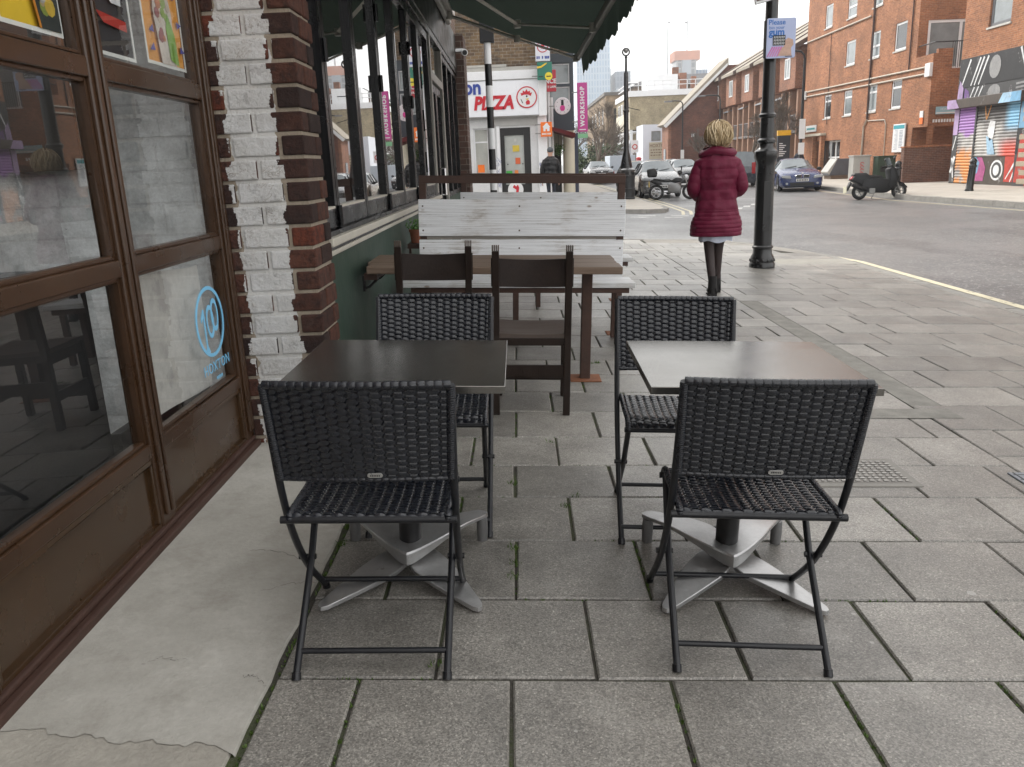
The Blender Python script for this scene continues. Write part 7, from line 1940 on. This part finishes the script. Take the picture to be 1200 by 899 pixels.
    # shoes
    for i in (9, 13):
        ax, ay, az = pts[i]; lift = .05 if (i == 13 and stride) else 0
        mb = MB()
        def boot(u, v):
            th = 2 * PI * u; z = .20 * v
            rx = .052 - .006 * v; ry = .055 - .008 * v
            return V(ax + rx * math.cos(th), ay + ry * math.sin(th) + .0, z + .02)
        mb.grid(boot, 16, 6, True)
        mb.grid(lambda u, v: V(ax + (.05 * math.sin(PI * min(.999, .18 + .75 * v)) ** .5) * math.cos(2 * PI * u), ay - .055 + .24 * v, .045 + (.04 - .02 * v) * math.sin(2 * PI * u) + (.01 * (1 - v))), 14, 10, True)
        mb.box((ax - .038) * k, (ax + .038) * k, (ay - .06) * k, (ay + .0) * k, 0, .03 * k).box((ax - .04) * k, (ax + .04) * k, (ay + .05) * k, (ay + .17) * k, 0, .014 * k)
        mb.build('boot', shoes, t, smooth=60)
    return t
m_skin = M('skin', (.52, .31, .23), .5, 0, .1, 10)
m_coat = M('burgundy_quilted_nylon', (.130, .010, .034), .55, 0, .16, 9, 120, bmp=.4, bsc=35, spec=.22)
m_tights = M('sheer_black_tights', (.034, .021, .020), .6, 0, .2, 8)
m_boot = M('black_suede', (.010, .009, .009), .8, 0, .25, 20)
m_hair = leafmat('blonde_hair', (.34, .235, .115), (.74, .60, .39))
lady = figure('blonde woman in a burgundy quilted coat and black tights walking away along the pavement', (2.10, 8.78, tz(2.1)), R(-3), 1.74, m_coat, m_tights, m_boot, m_hair, .635, m_skin, stride=.32, hem_r=(.272, .20))
def skirt(u, v):
    th = 2 * PI * u; z = .575 + .14 * v
    return (.175 * math.cos(th) * (1 + .04 * math.sin(th * 9)), .15 * math.sin(th) * (1 + .04 * math.sin(th * 9)), z + (.012 * math.sin(th * 5) if v == 0 else 0))
MB().grid(skirt, 60, 3, True).build('skirt', M('pale_blue_cotton', (.52, .56, .66), .8, 0, .15, 12), lady, smooth=60)
figure('man in a black puffer jacket and grey cap outside the takeaway, seen from behind', (1.05, 25.7, fz(1.05)), R(4), 1.80, M('black_puffer', (.005, .005, .006), .5, 0, .3, 9), M('dark_jeans', (.018, .022, .032), .8, 0, .2), m_boot, None, .80, m_skin, cap=M('grey_cap', (.10, .11, .12), .8), coat_style='puff', hem_r=(.26, .19), arms='down')
figure('person in a dark hooded jacket standing by the flats entrance behind the blue car', (16.6, 49.5, Rz), R(150), 1.72, M('navy_hoodie', (.015, .018, .03), .8, 0, .2), M('grey_trousers', (.06, .06, .065), .8), m_boot, None, .80, m_skin, cap=bpy.data.materials['grey_cap'], coat_style='plain', hem_r=(.235, .16), arms='down')

# ================================================================== TREES AND GREENERY
m_bark = M('grey_brown_bark', (.13, .105, .085), .85, 0, .25, 4, 40)
def bare_tree(label, loc, H, seed, spread=1., levels=5, trunk_r=.16):
    t = thing('bare_tree', loc, label, 'tree', group='leafless street trees')
    r_ = random.Random(seed); tr = MB(); tw = MB()
    def grow(p, d, L, r, lev):
        pts = [p]; q = p; dd = d.copy(); n = 4
        for i in range(n):
            dd = (dd + Vector((r_.gauss(0, .12), r_.gauss(0, .12), .05 + r_.gauss(0, .06)))).normalized()
            q = q + dd * L / n; pts.append(q)
        (tr if lev < 2 else tw).tube(pts, [r, r * .9, r * .8, r * .7, r * .6], 6 if lev < 2 else 3, False)
        if lev >= levels: return
        k = 3 if lev == 0 else r_.choice((2, 3, 3))
        for i in range(k + (2 if lev > 1 else 0)):
            f = r_.uniform(.45, 1.); s = pts[min(n, int(f * n))]
            a = r_.uniform(0, 2 * PI); tilt = r_.uniform(.3, .75) * spread
            ax = dd.orthogonal().normalized(); nd = (Matrix.Rotation(a, 3, dd) @ (Matrix.Rotation(tilt, 3, ax) @ dd)).normalized()
            grow(s, nd, L * r_.uniform(.55, .78), max(.013, r * r_.uniform(.42, .6)), lev + 1)
    grow(Vector((0, 0, 0)), Vector((0, 0, 1)), H * .36, trunk_r, 0)
    tr.build('trunk', m_bark, t, smooth=60); tw.build('crown', m_bark, t)
    return t
bare_tree('leafless tree rising left of the old tan terrace', (7.6, 78, -.1), 9.5, 1)
bare_tree('leafless pale tree beside the pink banner', (6.4, 70, -.1), 8.5, 2)
bare_tree('leafless thin tree furthest left down the street', (6.0, 88, -.1), 9, 6)
bare_tree('leafless tree in front of the terrace, right of the lamp post', (17.4, 57.0, -.1), 7.0, 3, 1.15)
bare_tree('leafless tree in front of the terrace, left of the lamp post', (17.6, 63.0, -.1), 6.8, 4, 1.1)
bare_tree('leafless tree before the gable wall', (17.7, 78.0, -.1), 6.5, 5, .8)
def leafmass(mb, c, r, n, seed, s=.12):
    q = random.Random(seed); c = Vector(c)
    cl = [Vector((q.uniform(-1, 1) * r[0], q.uniform(-1, 1) * r[1], q.uniform(-1, 1) * r[2])) * .75 for _ in range(14)]
    for _ in range(n):
        k = q.choice(cl); p = c + k + Vector((q.gauss(0, .2) * r[0], q.gauss(0, .2) * r[1], q.gauss(0, .2) * r[2]))
        d = Vector((q.uniform(-1, 1), q.uniform(-1, 1), q.uniform(-.6, 1))).normalized() * s * q.uniform(.6, 1.4); w = d.orthogonal().normalized() * s * .45
        mb.add([p, p + d * .5 + w, p + d, p + d * .5 - w], [(0, 1, 2, 3)])
t = thing('ivy_hedge', (7.2, 72, -.1), 'unkempt ivy covered hedge between the shops and the old terrace', 'hedge')
mb = MB(); leafmass(mb, (-1.2, 0, 1.6), (1.3, 1.5, 1.3), 2600, 1, .16); leafmass(mb, (1.1, 3, 2.2), (1.5, 1.5, .9), 1800, 2, .16)
mb.build('foliage', leafmat('ivy_leaf', (.03, .06, .02), (.09, .13, .04)), t)
mb = MB(); rr_ = random.Random(3)
for k in range(14): mb.tube([(rr_.uniform(-2, 2), rr_.uniform(-1, 2), 0), (rr_.uniform(-2, 2), rr_.uniform(-1, 2), 1.2), (rr_.uniform(-2, 2), rr_.uniform(-1, 2), 2.4)], .03, 4)
mb.build('stem', m_bark, t)
t = thing('shrub', (16.9, 60, -.1), 'low green shrub below the terrace windows beside the van', 'shrub')
mb = MB(); leafmass(mb, (0, 0, .8), (.9, 1.6, .7), 1500, 5, .11); mb.build('foliage', bpy.data.materials['ivy_leaf'], t)
MB().tube([(0, 0, 0), (.1, .1, .8)], .03, 5).tube([(0, .5, 0), (-.1, .6, .8)], .03, 5).build('stem', m_bark, t)
t = thing('garden_wall', (9.3, 75, -.1), 'curved pale garden wall behind the white van', 'wall')
MB().prism([(-1.6, 0), (.9, 0), (.9, 2.9), (.4, 2.7), (-.6, 2.0), (-1.6, 1.1)], (0, .3, 0), (1, 0, 0), (0, 0, 1), .5).build('wall', M('pale_wall_render', (.46, .48, .52), .8, 0, .1, 1), t)

# ================================================================== HAZE
m = bpy.data.materials.new('haze_air'); m.use_nodes = True
n = m.node_tree.nodes; l = m.node_tree.links; n.remove(n['Principled BSDF'])
pv = n.new('ShaderNodeVolumePrincipled'); pv.inputs['Color'].default_value = (.93, .96, 1, 1); pv.inputs['Density'].default_value = .0008; pv.inputs['Anisotropy'].default_value = .2
l.new(pv.outputs[0], n['Material Output'].inputs['Volume'])
tag(MB().box(-430, 430, -70, 660, -2, 118).build('haze', m), kind='stuff')
